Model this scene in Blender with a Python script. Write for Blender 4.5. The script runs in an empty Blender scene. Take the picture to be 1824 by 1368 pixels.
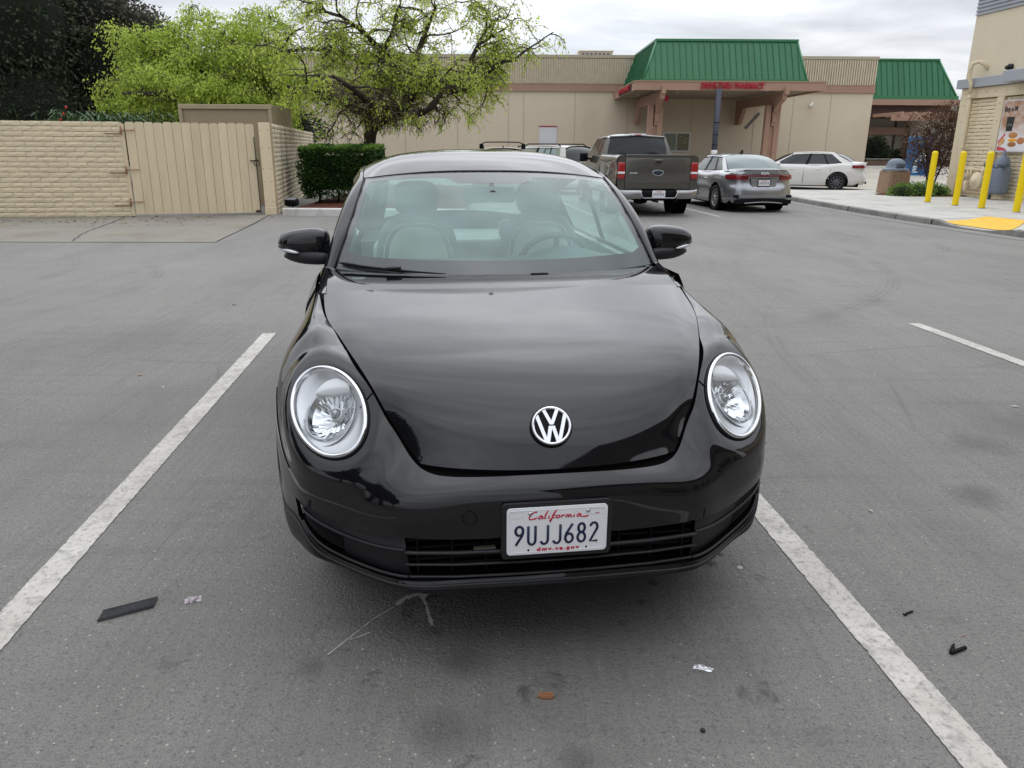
import bpy, bmesh, math, random
import numpy as np
from mathutils import Matrix, Vector

# ------------------------------------------------------------ camera, sky, light, exposure
scene = bpy.context.scene
COL = scene.collection
FPX, HCAM = 1360.0, 1.56
PITCH, ROLL = math.atan(422 / FPX), math.radians(.35)
cd = bpy.data.cameras.new('camera'); cam = bpy.data.objects.new('camera', cd); COL.objects.link(cam)
cd.sensor_width = 36; cd.lens = 36 * FPX / 1824; cd.clip_start = .05; cd.clip_end = 3000
cam.matrix_world = Matrix.Translation((0, 0, HCAM)) @ Matrix.Rotation(math.pi/2 - PITCH, 4, 'X') @ Matrix.Rotation(ROLL, 4, 'Z')
scene.camera = cam

SUN_EL, SUN_AZ = 50, 12          # degrees; azimuth clockwise from +Y
world = bpy.data.worlds.new('World'); scene.world = world; world.use_nodes = True
nt = world.node_tree; nt.nodes.clear()
def N(t, loc=None, **kw):
    n = nt.nodes.new(t)
    for k, v in kw.items(): setattr(n, k, v)
    return n
def L(a, b): nt.links.new(a, b)
def setup_world():
    out = N('ShaderNodeOutputWorld'); bg = N('ShaderNodeBackground'); bg.inputs['Strength'].default_value = .1
    sky = N('ShaderNodeTexSky'); sky.sky_type = 'NISHITA'; sky.sun_disc = False
    sky.sun_elevation = math.radians(SUN_EL); sky.sun_rotation = math.radians(SUN_AZ)
    sky.air_density = 1.0; sky.dust_density = 2.0
    tc = N('ShaderNodeTexCoord')
    sep = N('ShaderNodeSeparateXYZ'); L(tc.outputs['Generated'], sep.inputs[0])
    # project the view direction on a flat cloud deck
    zc = N('ShaderNodeMath', operation='MAXIMUM'); L(sep.outputs['Z'], zc.inputs[0]); zc.inputs[1].default_value = 0.0
    za = N('ShaderNodeMath', operation='ADD'); L(zc.outputs[0], za.inputs[0]); za.inputs[1].default_value = .28
    dx = N('ShaderNodeMath', operation='DIVIDE'); L(sep.outputs['X'], dx.inputs[0]); L(za.outputs[0], dx.inputs[1])
    dy = N('ShaderNodeMath', operation='DIVIDE'); L(sep.outputs['Y'], dy.inputs[0]); L(za.outputs[0], dy.inputs[1])
    cb = N('ShaderNodeCombineXYZ'); L(dx.outputs[0], cb.inputs[0]); L(dy.outputs[0], cb.inputs[1])
    mp = N('ShaderNodeMapping'); mp.inputs['Scale'].default_value = (.55, 1.25, 1); mp.inputs['Rotation'].default_value = (0, 0, .25)
    L(cb.outputs[0], mp.inputs[0])
    n1 = N('ShaderNodeTexNoise'); n1.inputs['Scale'].default_value = 2.3; n1.inputs['Detail'].default_value = 6; n1.inputs['Roughness'].default_value = .52
    n1.inputs['Distortion'].default_value = .5
    L(mp.outputs[0], n1.inputs['Vector'])
    r1 = N('ShaderNodeValToRGB'); L(n1.outputs['Fac'], r1.inputs[0])
    e = r1.color_ramp.elements
    e[0].position = .36; e[0].color = (3.65, 3.85, 4.2, 1)
    e[1].position = .66; e[1].color = (5.5, 5.62, 5.85, 1)
    m = e.new(.50); m.color = (4.35, 4.52, 4.85, 1)
    # overcast law: brighter towards the zenith
    g = N('ShaderNodeMath', operation='MULTIPLY_ADD'); L(zc.outputs[0], g.inputs[0]); g.inputs[1].default_value = SKYGRAD; g.inputs[2].default_value = 1.0
    # the cloud deck is brightest where the hidden sun stands behind it
    n2 = N('ShaderNodeTexNoise'); n2.inputs['Scale'].default_value = 1.15; n2.inputs['Detail'].default_value = 7; n2.inputs['Roughness'].default_value = .55; n2.inputs['Distortion'].default_value = .8
    mp2 = N('ShaderNodeMapping'); mp2.inputs['Scale'].default_value = (.8, 1.9, 1); mp2.inputs['Location'].default_value = (3.1, 1.7, 0); L(cb.outputs[0], mp2.inputs[0]); L(mp2.outputs[0], n2.inputs['Vector'])
    mr2 = N('ShaderNodeMapRange'); L(n2.outputs['Fac'], mr2.inputs[0]); mr2.inputs[1].default_value = .34; mr2.inputs[2].default_value = .66; mr2.inputs[3].default_value = .68; mr2.inputs[4].default_value = 1.10
    cl2 = N('ShaderNodeVectorMath', operation='SCALE'); L(r1.outputs[0], cl2.inputs[0]); L(mr2.outputs[0], cl2.inputs['Scale'])
    nv = N('ShaderNodeVectorMath', operation='NORMALIZE'); L(tc.outputs['Generated'], nv.inputs[0])
    dt = N('ShaderNodeVectorMath', operation='DOT_PRODUCT'); L(nv.outputs[0], dt.inputs[0])
    a_, e_ = math.radians(SUN_AZ), math.radians(SUN_EL); dt.inputs[1].default_value = (math.sin(a_)*math.cos(e_), math.cos(a_)*math.cos(e_), math.sin(e_))
    d0 = N('ShaderNodeMath', operation='MAXIMUM'); L(dt.outputs['Value'], d0.inputs[0]); d0.inputs[1].default_value = 0.0
    dp = N('ShaderNodeMath', operation='POWER'); L(d0.outputs[0], dp.inputs[0]); dp.inputs[1].default_value = 5.0
    gg = N('ShaderNodeMath', operation='MULTIPLY_ADD'); L(dp.outputs[0], gg.inputs[0]); gg.inputs[1].default_value = GLOW; L(g.outputs[0], gg.inputs[2])
    vm = N('ShaderNodeVectorMath', operation='SCALE'); L(cl2.outputs[0], vm.inputs[0]); L(gg.outputs[0], vm.inputs['Scale'])
    mx = N('ShaderNodeMixRGB'); mx.inputs[0].default_value = .93
    L(sky.outputs[0], mx.inputs[1]); L(vm.outputs[0], mx.inputs[2])
    L(mx.outputs[0], bg.inputs['Color']); L(bg.outputs[0], out.inputs['Surface'])
SKYGRAD = 1.65; GLOW = 1.7
setup_world()
sl = bpy.data.lights.new('sun', 'SUN'); sl.energy = .5; sl.angle = math.radians(150); sl.color = (1, .975, .94)
sun = bpy.data.objects.new('sun', sl); COL.objects.link(sun)
_a, _e = math.radians(SUN_AZ), math.radians(SUN_EL)
_d = Vector((math.sin(_a)*math.cos(_e), math.cos(_a)*math.cos(_e), math.sin(_e)))
sun.rotation_euler = (-_d).to_track_quat('-Z', 'Y').to_euler()
scene.view_settings.view_transform = 'Standard'; scene.view_settings.look = 'None'
scene.view_settings.exposure = 0.55; scene.view_settings.gamma = 1; scene.view_settings.use_curve_mapping = False
scene.render.engine = 'CYCLES'
scene.cycles.max_bounces = 8; scene.cycles.transparent_max_bounces = 16; scene.cycles.caustics_reflective = False; scene.cycles.caustics_refractive = False
scene.cycles.use_denoising = True

# ------------------------------------------------------------ helpers
PI = math.pi
RND = random.Random(7)
class MB:
    def __init__(s): s.v = []; s.f = []; s.sm = []
    def add(s, vs, fs, smooth=False):
        o = len(s.v); s.v += [tuple(map(float, p)) for p in vs]
        for f in fs: s.f.append(tuple(i + o for i in f)); s.sm.append(smooth)
        return s
    def box(s, x0, x1, y0, y1, z0, z1, M=None):
        vs = [(x, y, z) for z in (z0, z1) for y in (y0, y1) for x in (x0, x1)]
        if M is not None: vs = [tuple(M @ Vector(p)) for p in vs]
        return s.add(vs, [(0,2,3,1),(4,5,7,6),(0,1,5,4),(2,6,7,3),(0,4,6,2),(1,3,7,5)])
    def rbox(s, x0, x1, y0, y1, z0, z1, b=.01, M=None, seg=1):
        bm = bmesh.new()
        vs = [bm.verts.new((x, y, z)) for z in (z0, z1) for y in (y0, y1) for x in (x0, x1)]
        for f in [(0,2,3,1),(4,5,7,6),(0,1,5,4),(2,6,7,3),(0,4,6,2),(1,3,7,5)]: bm.faces.new([vs[i] for i in f])
        bmesh.ops.bevel(bm, geom=bm.edges[:], offset=b, segments=seg, affect='EDGES', profile=.5)
        if M is not None: bm.transform(M)
        return s.frombm(bm, seg > 1)
    def frombm(s, bm, smooth=False):
        bm.verts.ensure_lookup_table(); bm.verts.index_update()
        s.add([v.co[:] for v in bm.verts], [tuple(v.index for v in f.verts) for f in bm.faces], smooth); bm.free(); return s
    def tube(s, pts, r, n=8, caps=True, smooth=True, flat=1.0, up=None):
        pts = [Vector(p) for p in pts]
        rr = r if isinstance(r, (list, tuple)) else [r]*len(pts)
        o = len(s.v); prev = None; vs = []
        for i, p in enumerate(pts):
            d = (pts[min(i+1, len(pts)-1)] - pts[max(i-1, 0)]).normalized()
            if up is not None: u = Vector(up); u = (u - d*u.dot(d)).normalized()
            elif prev is None:
                u = Vector((0, 0, 1)) if abs(d.z) < .9 else Vector((1, 0, 0)); u = (u - d*u.dot(d)).normalized()
            else: u = (prev - d*prev.dot(d)).normalized()
            prev = u; w = d.cross(u)
            for k in range(n):
                a = 2*PI*k/n; vs.append(p + u*(math.cos(a)*rr[i]*flat) + w*(math.sin(a)*rr[i]))
        fs = [(i*n+k, i*n+(k+1) % n, (i+1)*n+(k+1) % n, (i+1)*n+k) for i in range(len(pts)-1) for k in range(n)]
        if caps: fs += [tuple(range(n-1, -1, -1)), tuple((len(pts)-1)*n + k for k in range(n))]
        return s.add(vs, fs, smooth)
    def cyl(s, p0, p1, r0, r1=None, n=16, smooth=True): return s.tube([p0, p1], [r0, r1 if r1 is not None else r0], n, True, smooth)
    def lathe(s, prof, n=24, M=None, sx=1, sy=1, smooth=True):
        vs = []
        for r, z in prof:
            for k in range(n):
                a = 2*PI*k/n; vs.append(Vector((r*math.cos(a)*sx, r*math.sin(a)*sy, z)))
        if M is not None: vs = [M @ v for v in vs]
        m = len(prof)
        return s.add(vs, [(i*n+k, i*n+(k+1) % n, (i+1)*n+(k+1) % n, (i+1)*n+k) for i in range(m-1) for k in range(n)], smooth)
    def prism(s, poly, a, b, axis='y', M=None, smooth=False):
        n = len(poly)
        def mk(p, t): return {'y': (p[0], t, p[1]), 'x': (t, p[0], p[1]), 'z': (p[0], p[1], t)}[axis]
        vs = [mk(p, a) for p in poly] + [mk(p, b) for p in poly]
        if M is not None: vs = [tuple(M @ Vector(p)) for p in vs]
        fs = [tuple(range(n-1, -1, -1)), tuple(range(n, 2*n))] + [(i, (i+1) % n, n+(i+1) % n, n+i) for i in range(n)]
        return s.add(vs, fs, smooth)
    def grid(s, P, smooth=True, keep=None, flip=False):
        P = np.asarray(P); a, b = P.shape[:2]; fs = []
        for i in range(a-1):
            for j in range(b-1):
                if keep is not None and not keep(i, j): continue
                f = (i*b+j, (i+1)*b+j, (i+1)*b+j+1, i*b+j+1); fs.append(f[::-1] if flip else f)
        return s.add(P.reshape(-1, 3).tolist(), fs, smooth)
    def mesh(s, name='mesh'):
        used = sorted({i for f in s.f for i in f}); mp = {i: k for k, i in enumerate(used)}
        s.v = [s.v[i] for i in used]; s.f = [tuple(mp[i] for i in f) for f in s.f]
        me = bpy.data.meshes.new(name); me.from_pydata(s.v, [], s.f); me.polygons.foreach_set('use_smooth', s.sm); me.update(); return me
    def build(s, name, mat, parent=None, clean=False, **kw):
        me = s.mesh(name)
        if clean:
            bm = bmesh.new(); bm.from_mesh(me); bmesh.ops.remove_doubles(bm, verts=bm.verts[:], dist=1e-5)
            bmesh.ops.recalc_face_normals(bm, faces=bm.faces[:]); bm.to_mesh(me); bm.free()
        me.materials.append(mat); o = bpy.data.objects.new(name, me); COL.objects.link(o)
        if parent is not None: o.parent = parent
        for k, v in kw.items(): o[k] = v
        return o
def thing(name, label, cat, loc=(0,0,0), rz=0, group=None):
    o = bpy.data.objects.new(name, None); COL.objects.link(o); o.location = loc; o.rotation_euler = (0, 0, rz)
    o.empty_display_size = .2; o['label'] = label; o['category'] = cat
    if group: o['group'] = group
    return o
def tag(o, label, cat, group=None):
    o['label'] = label; o['category'] = cat
    if group: o['group'] = group
    return o
def inst(name, me, parent=None, loc=(0,0,0), rot=(0,0,0), scale=(1,1,1), **kw):
    o = bpy.data.objects.new(name, me); COL.objects.link(o); o.parent = parent; o.location = loc; o.rotation_euler = rot; o.scale = scale
    for k, v in kw.items(): o[k] = v
    return o
def copy_tree(o, parent=None):
    c = o.copy(); COL.objects.link(c)
    if parent is not None: c.parent = parent
    for ch in [x for x in o.children]: copy_tree(ch, c)
    return c
def text_mesh(txt, size, depth, bold=0.0, shear=0.0, space=1.0, align='CENTER'):
    cu = bpy.data.curves.new('lettering', 'FONT'); cu.body = txt; cu.size = size; cu.extrude = depth/2; cu.offset = bold; cu.shear = shear
    cu.space_character = space; cu.align_x = align; cu.align_y = 'CENTER'; cu.resolution_u = 4
    o = bpy.data.objects.new('lettering', cu); COL.objects.link(o)
    dg = bpy.context.evaluated_depsgraph_get(); me = bpy.data.meshes.new_from_object(o.evaluated_get(dg))
    bpy.data.objects.remove(o); bpy.data.curves.remove(cu); return me
def spline(t, P, tt):
    # natural cubic spline through P at knots t, evaluated at tt
    t = np.asarray(t, float); P = np.asarray(P, float); n = len(t)
    if n == 2: return P[0] + (P[1]-P[0])*((tt-t[0])/(t[1]-t[0]))[:, None]
    h = np.diff(t); A = np.zeros((n, n)); B = np.zeros((n, P.shape[1])); A[0, 0] = A[-1, -1] = 1
    for i in range(1, n-1):
        A[i, i-1], A[i, i], A[i, i+1] = h[i-1], 2*(h[i-1]+h[i]), h[i]
        B[i] = 6*((P[i+1]-P[i])/h[i] - (P[i]-P[i-1])/h[i-1])
    S = np.linalg.solve(A, B); k = np.clip(np.searchsorted(t, tt, side='right')-1, 0, n-2)
    a = ((t[k+1]-tt)/h[k])[:, None]; b = ((tt-t[k])/h[k])[:, None]; hk = h[k][:, None]
    return a*P[k] + b*P[k+1] + ((a**3-a)*S[k] + (b**3-b)*S[k+1])*hk**2/6
def samples(t, n):
    return np.concatenate([np.linspace(t[i], t[i+1], n, endpoint=False) for i in range(len(t)-1)] + [[t[-1]]])
def patch(G, nu=8, nv=8):
    # G[cols][rows] control grid -> dense C2 grid; the knots stay on sample lines
    G = np.asarray(G, float)
    def knots(A):
        d = np.linalg.norm(np.diff(A, axis=0), axis=2).mean(axis=1); return np.r_[0, np.cumsum(np.maximum(d, 1e-4))]
    tu = knots(G); su = samples(tu, nu)
    D = np.stack([spline(tu, G[:, j], su) for j in range(G.shape[1])], 1)
    tv = knots(G.transpose(1, 0, 2)); sv = samples(tv, nv)
    return np.stack([spline(tv, D[i], sv) for i in range(D.shape[0])], 0)
MIR = np.array([-1., 1, 1])
def full(cols):
    # cols from the centre line (x = 0) outwards -> full width
    c = np.asarray(cols, float); return np.concatenate([c[:0:-1]*MIR, c], 0)

def rrect(w, h, r, n=5):
    out = []
    for cx, cy, a0 in ((w-r, h-r, 0), (-w+r, h-r, 90), (-w+r, -h+r, 180), (w-r, -h+r, 270)):
        for k in range(n+1): a = math.radians(a0 + 90*k/n); out.append((cx + r*math.cos(a), cy + r*math.sin(a)))
    return out
# ------------------------------------------------------------ materials
def mat(name, base=(.5,.5,.5), rough=.5, metal=0, spec=.5, coat=0, coat_rough=.03, trans=0, ior=1.45, alpha=1, emit=None):
    m = bpy.data.materials.new(name); m.use_nodes = True; b = m.node_tree.nodes['Principled BSDF']
    b.inputs['Base Color'].default_value = (*base, 1); b.inputs['Roughness'].default_value = rough; b.inputs['Metallic'].default_value = metal
    b.inputs['Specular IOR Level'].default_value = spec; b.inputs['Coat Weight'].default_value = coat; b.inputs['Coat Roughness'].default_value = coat_rough
    b.inputs['Transmission Weight'].default_value = trans; b.inputs['IOR'].default_value = ior; b.inputs['Alpha'].default_value = alpha
    if emit: b.inputs['Emission Color'].default_value = (*emit[0], 1); b.inputs['Emission Strength'].default_value = emit[1]
    return m
class NT:
    def __init__(s, m): s.t = m.node_tree; s.b = s.t.nodes['Principled BSDF']; s.tc = None
    def n(s, ty, ins=None, **kw):
        n = s.t.nodes.new(ty)
        for k, v in kw.items(): setattr(n, k, v)
        for k, v in (ins or {}).items():
            if hasattr(v, 'is_output') or isinstance(v, bpy.types.NodeSocket): s.t.links.new(v, n.inputs[k])
            else: n.inputs[k].default_value = v
        return n
    def coord(s, kind='Object'):
        if s.tc is None: s.tc = s.n('ShaderNodeTexCoord')
        return s.tc.outputs[kind]
    def map(s, scale=(1,1,1), loc=(0,0,0), rot=(0,0,0), kind='Object', vec=None):
        return s.n('ShaderNodeMapping', {'Vector': vec or s.coord(kind), 'Scale': scale, 'Location': loc, 'Rotation': rot}).outputs[0]
    def noise(s, scale, detail=4, rough=.5, vec=None, dist=0): return s.n('ShaderNodeTexNoise', {'Vector': vec or s.coord(), 'Scale': scale, 'Detail': detail, 'Roughness': rough, 'Distortion': dist}).outputs['Fac']
    def ramp(s, fac, stops):
        r = s.n('ShaderNodeValToRGB', {0: fac}); e = r.color_ramp.elements
        while len(e) > 1: e.remove(e[-1])
        for i, (p, c) in enumerate(stops):
            c = (c, c, c) if isinstance(c, (int, float)) else c
            if i == 0: e[0].position = p; e[0].color = (*c, 1)
            else: k = e.new(p); k.color = (*c, 1)
        return r.outputs[0]
    def mix(s, fac, a, b, mode='MIX'):
        n = s.n('ShaderNodeMixRGB', blend_type=mode)
        for k, v in ((0, fac), (1, a), (2, b)):
            if isinstance(v, bpy.types.NodeSocket): s.t.links.new(v, n.inputs[k])
            else: n.inputs[k].default_value = (*v, 1) if isinstance(v, tuple) and len(v) == 3 else v
        return n.outputs[0]
    def math(s, op, a, b=0.0, c=0.0): return s.n('ShaderNodeMath', {0: a, 1: b, 2: c}, operation=op).outputs[0]
    def bump(s, h, strength=.3, dist=.01): s.t.links.new(s.n('ShaderNodeBump', {'Height': h, 'Strength': strength, 'Distance': dist}).outputs[0], s.b.inputs['Normal'])
    def set(s, k, v): s.t.links.new(v, s.b.inputs[k])
def weathered(name, c1, c2, scale=2, rough=.8, bump=.2, fine=60, dirt=None, stretch=(1,1,1), spec=.3):
    m = mat(name, c1, rough, spec=spec); t = NT(m); v = t.map(stretch)
    n = t.noise(scale, 6, .6, v); f = t.noise(fine, 3, .6)
    c = t.mix(t.ramp(n, [(.3, 0.), (.7, 1.)]), c1, c2)
    c = t.mix(.35, c, t.mix(f, (0,0,0), c, 'MIX'), 'MIX') if False else t.mix(t.math('MULTIPLY', f, .35), c, tuple(x*.72 for x in c1))
    if dirt:
        d = t.noise(scale*.45, 8, .65, t.map((1.7, 1.3, .5)))
        c = t.mix(t.ramp(d, [(.52, 0.), (.72, .75)]), c, dirt)
    t.set('Base Color', c); t.bump(f, bump, .01); return m
def varied(name, base, amt=.12, **kw):
    # the same paint or block, each object a touch lighter or darker
    m = weathered(name, base, tuple(x*.86 for x in base), **kw); t = NT(m)
    r = t.n('ShaderNodeObjectInfo').outputs['Random']
    lk = t.b.inputs['Base Color'].links[0].from_socket
    hs = t.n('ShaderNodeHueSaturation', {'Color': lk, 'Value': t.math('MULTIPLY_ADD', r, amt*2, 1-amt)})
    t.set('Base Color', hs.outputs[0]); return m
def glass_mat(name, tint=(.85,.93,.9), refl=1.0, rough=.0, dirt=0.0, ior=1.5, hazecol=(.7,.72,.7)):
    m = bpy.data.materials.new(name); m.use_nodes = True; t = m.node_tree; t.nodes.clear()
    o = t.nodes.new('ShaderNodeOutputMaterial'); tr = t.nodes.new('ShaderNodeBsdfTransparent'); tr.inputs[0].default_value = (*tint, 1)
    gl = t.nodes.new('ShaderNodeBsdfGlossy'); gl.inputs['Roughness'].default_value = rough; gl.inputs[0].default_value = (refl, refl, refl, 1)
    # Schlick reflectance, the same from either side of the pane
    ge = t.nodes.new('ShaderNodeNewGeometry'); dt_ = t.nodes.new('ShaderNodeVectorMath'); dt_.operation = 'DOT_PRODUCT'
    t.links.new(ge.outputs['Normal'], dt_.inputs[0]); t.links.new(ge.outputs['Incoming'], dt_.inputs[1])
    def mth(op, a, b=None, c=None):
        n = t.nodes.new('ShaderNodeMath'); n.operation = op
        for i, v in enumerate((a, b, c)):
            if v is None: continue
            if isinstance(v, bpy.types.NodeSocket): t.links.new(v, n.inputs[i])
            else: n.inputs[i].default_value = v
        return n.outputs[0]
    f0 = ((ior-1)/(ior+1))**2*1.85; cs = mth('ABSOLUTE', dt_.outputs['Value']); pw = mth('POWER', mth('SUBTRACT', 1.0, cs), 5.0)
    fres = mth('MULTIPLY_ADD', pw, 1-f0, f0)
    mx = t.nodes.new('ShaderNodeMixShader'); t.links.new(fres, mx.inputs[0]); t.links.new(gl.outputs[0], mx.inputs[2])
    if dirt > 0:  # pale diffuse mixed into the pane: painted haze
        df = t.nodes.new('ShaderNodeBsdfDiffuse'); df.inputs[0].default_value = (*hazecol, 1)
        m2 = t.nodes.new('ShaderNodeMixShader'); tc = t.nodes.new('ShaderNodeTexCoord'); nz = t.nodes.new('ShaderNodeTexNoise'); nz.inputs['Scale'].default_value = 3.0; nz.inputs['Detail'].default_value = 5
        mp = t.nodes.new('ShaderNodeMath'); mp.operation = 'MULTIPLY'; mp.inputs[1].default_value = dirt*2
        t.links.new(tc.outputs['Object'], nz.inputs['Vector']); t.links.new(nz.outputs['Fac'], mp.inputs[0]); t.links.new(mp.outputs[0], m2.inputs[0])
        t.links.new(tr.outputs[0], m2.inputs[1]); t.links.new(df.outputs[0], m2.inputs[2]); t.links.new(m2.outputs[0], mx.inputs[1])
    else: t.links.new(tr.outputs[0], mx.inputs[1])
    t.links.new(mx.outputs[0], o.inputs[0]); return m
def leaf_mat(name, c1, c2, trans=.35, rough=.5):
    m = mat(name, c1, rough, spec=.35); t = NT(m)
    g = t.n('ShaderNodeNewGeometry').outputs['Random Per Island']
    c = t.mix(g, c1, c2); t.set('Base Color', c)
    o = [n for n in t.t.nodes if n.type == 'OUTPUT_MATERIAL'][0]
    tl = t.n('ShaderNodeBsdfTranslucent', {'Color': c}); mx = t.n('ShaderNodeMixShader', {0: trans, 1: t.b.outputs[0], 2: tl.outputs[0]})
    t.t.links.new(mx.outputs[0], o.inputs[0]); return m
M = {}
M['black_paint'] = mat('black_paint', (.004,.004,.005), .02, spec=.52, coat=.18, coat_rough=.01)
_t = NT(M['black_paint']); _d = _t.ramp(_t.noise(420, 2, .6), [(.70, 0.), (.78, 1.)]); _t.set('Base Color', _t.mix(_t.math('MULTIPLY', _d, _t.ramp(_t.noise(3, 3), [(.4, .2), (.7, 1.)])), (.006,.006,.007), (.075,.072,.066))); _t.set('Roughness', _t.ramp(_t.noise(6, 5, .7), [(.3, .02), (.8, .07)]))
M['dull_chrome'] = mat('dull_chrome', (.34,.34,.34), .30, metal=1)
M['trim'] = mat('trim', (.018,.018,.02), .42, spec=.4)
M['trim_dark'] = mat('trim_dark', (.006,.006,.007), .6, spec=.2)
M['void'] = mat('void', (.003,.003,.003), .9, spec=.05)
M['rubber'] = mat('rubber', (.02,.02,.02), .75, spec=.3)
M['chrome'] = mat('chrome', (.66,.67,.69), .06, metal=1)
M['satin'] = mat('satin', (.6,.61,.63), .3, metal=1)
M['reflector'] = mat('reflector', (.62,.64,.66), .16, metal=1)
M['reflector_lid'] = mat('reflector_lid', (.80,.82,.83), .3, metal=.25)
M['white_plate'] = mat('white_plate', (.86,.87,.89), .45, spec=.4)
M['plate_blue'] = mat('plate_blue', (.012,.018,.06), .4)
M['plate_red'] = mat('plate_red', (.55,.015,.05), .4)
M['frit'] = mat('frit', (.05,.052,.058), .12, spec=.5)
M['windscreen'] = glass_mat('windscreen', (.94,.98,.97), 1.0, .0, 0, 1.42)
M['glass_haze'] = glass_mat('glass_haze', (.78,.96,.91), 0.0, .3, .23, 1.01, (.58,.82,.77))  # bright teal haze on the glass, put into the colour as a diffuse veil
M['car_glass'] = glass_mat('car_glass', (.72,.84,.81), 1, 0, 0, 1.5)
M['lens'] = glass_mat('lens', (.97,.98,.98), 1, 0, 0, 1.3)
M['leather'] = mat('leather', (.72,.71,.62), .5)
M['leather_dark'] = mat('leather_dark', (.22,.23,.23), .55)
M['dash'] = mat('dash', (.10,.11,.11), .6)
M['piping'] = mat('piping', (.7,.7,.66), .5)
# ------------------------------------------------------------ ground
def gz(y): 
    t = min(1, max(0, (y-31)/13)); return .66*t*t*(3-2*t)
def asphalt():
    m = mat('asphalt', (.13,.13,.13), .82, spec=.35); t = NT(m); P = t.coord('Object')
    big = t.noise(.35, 5, .6); mid = t.noise(1.6, 6, .62, t.map((1, .7, 1))); fine = t.noise(55, 3, .7); spk = t.n('ShaderNodeTexVoronoi', {'Vector': P, 'Scale': 95.0}).outputs['Distance']
    c = t.mix(t.ramp(big, [(.32, 0.), (.68, 1.)]), (.148,.141,.129), (.225,.214,.196))
    c = t.mix(t.math('MULTIPLY', t.ramp(mid, [(.38, 0.), (.62, 1.)]), .5), c, (.22,.213,.20))
    # paler toward the back of the lot
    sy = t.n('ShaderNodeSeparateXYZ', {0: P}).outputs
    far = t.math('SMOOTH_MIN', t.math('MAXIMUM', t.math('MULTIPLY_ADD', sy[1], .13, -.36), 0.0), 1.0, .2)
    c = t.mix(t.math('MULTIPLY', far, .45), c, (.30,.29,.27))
    # aggregate: pale and dark grains
    c = t.mix(t.ramp(fine, [(.30, .65), (.46, 0.)]), c, (.06,.06,.062))
    c = t.mix(t.ramp(fine, [(.60, 0.), (.74, .55)]), c, (.27,.265,.255))
    g2 = t.noise(150, 3, .75); c = t.mix(t.ramp(g2, [(.55, 0.), (.70, .5)]), c, (.34,.325,.30)); c = t.mix(t.ramp(g2, [(.34, .7), (.47, 0.)]), c, (.050,.048,.045)); vs = t.n('ShaderNodeTexVoronoi', {'Vector': P, 'Scale': 75.0}); vr = t.n('ShaderNodeSeparateColor', {0: vs.outputs['Color']}).outputs[0]; c = t.mix(t.math('MULTIPLY', t.ramp(vr, [(.94, 0.), (.97, .6)]), t.ramp(vs.outputs['Distance'], [(.22, 1.), (.38, 0.)])), c, (.46,.44,.39))
    # fine rolling streaks along the stalls
    st = t.noise(1.0, 4, .65, t.map((34, 1.1, 1), rot=(0, 0, .1))); c = t.mix(t.ramp(st, [(.48, 0.), (.78, .30)]), c, (.07,.07,.07))
    st2 = t.noise(1.0, 4, .6, t.map((.6, 9, 1), rot=(0, 0, .05))); c = t.mix(t.math('MULTIPLY', t.ramp(st2, [(.52, 0.), (.8, .28)]), 1.0), c, (.09,.088,.086))
    # oil and water stains, all in one mask
    n0 = t.noise(5, 3, .6); mask = None
    for x, y, r, a in ((-.14,2.05,.09,.40), (-.19,1.75,.11,.45), (.18,1.64,.07,.4), (-.26,2.21,.035,.45), (.78,2.66,.030,.95), (.84,2.73,.018,.9), (.53,2.52,.024,.8), (.47,2.39,.022,.9), (.38,2.26,.022,.6), (2.19,3.29,.16,.40), (2.6,3.96,.18,.35), (-.62,2.02,.05,.4), (3.2,4.2,.5,.25), (-3.2,6.2,.9,.18), (.5,4.2,.9,.4)):
        d = t.n('ShaderNodeVectorMath', {0: P, 1: (x, y, 0)}, operation='DISTANCE').outputs['Value']
        d = t.math('MULTIPLY_ADD', n0, r*1.4, t.math('ADD', d, -r*.7)); v = t.n('ShaderNodeMapRange', {0: d, 1: r*1.15, 2: r*.3, 3: 0.0, 4: a}).outputs[0]
        mask = v if mask is None else t.math('MAXIMUM', mask, v)
    c = t.mix(mask, c, (.035,.034,.033))
    # oily ground plus the car's shade by the bumper, painted dark into the asphalt
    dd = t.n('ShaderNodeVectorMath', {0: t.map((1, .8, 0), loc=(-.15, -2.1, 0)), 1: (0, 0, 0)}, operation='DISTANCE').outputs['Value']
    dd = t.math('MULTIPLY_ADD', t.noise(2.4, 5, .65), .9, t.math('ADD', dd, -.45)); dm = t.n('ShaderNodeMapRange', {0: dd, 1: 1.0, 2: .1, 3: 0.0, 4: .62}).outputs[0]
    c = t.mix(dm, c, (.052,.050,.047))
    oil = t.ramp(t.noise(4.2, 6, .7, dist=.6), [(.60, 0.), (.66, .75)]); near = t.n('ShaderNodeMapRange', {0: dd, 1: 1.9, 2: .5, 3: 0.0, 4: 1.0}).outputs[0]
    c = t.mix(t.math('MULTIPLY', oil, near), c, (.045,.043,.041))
    pol = t.ramp(t.noise(.8, 5, .6, t.map((1.6, .5, 1), rot=(0, 0, .1))), [(.47, 0.), (.64, .2)]); c = t.mix(pol, c, (.095,.091,.085))
    # tyre marks: arcs, all in one mask
    mask = None; brk = t.ramp(t.noise(1.7, 3), [(.36, .15), (.62, 1.)])
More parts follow.
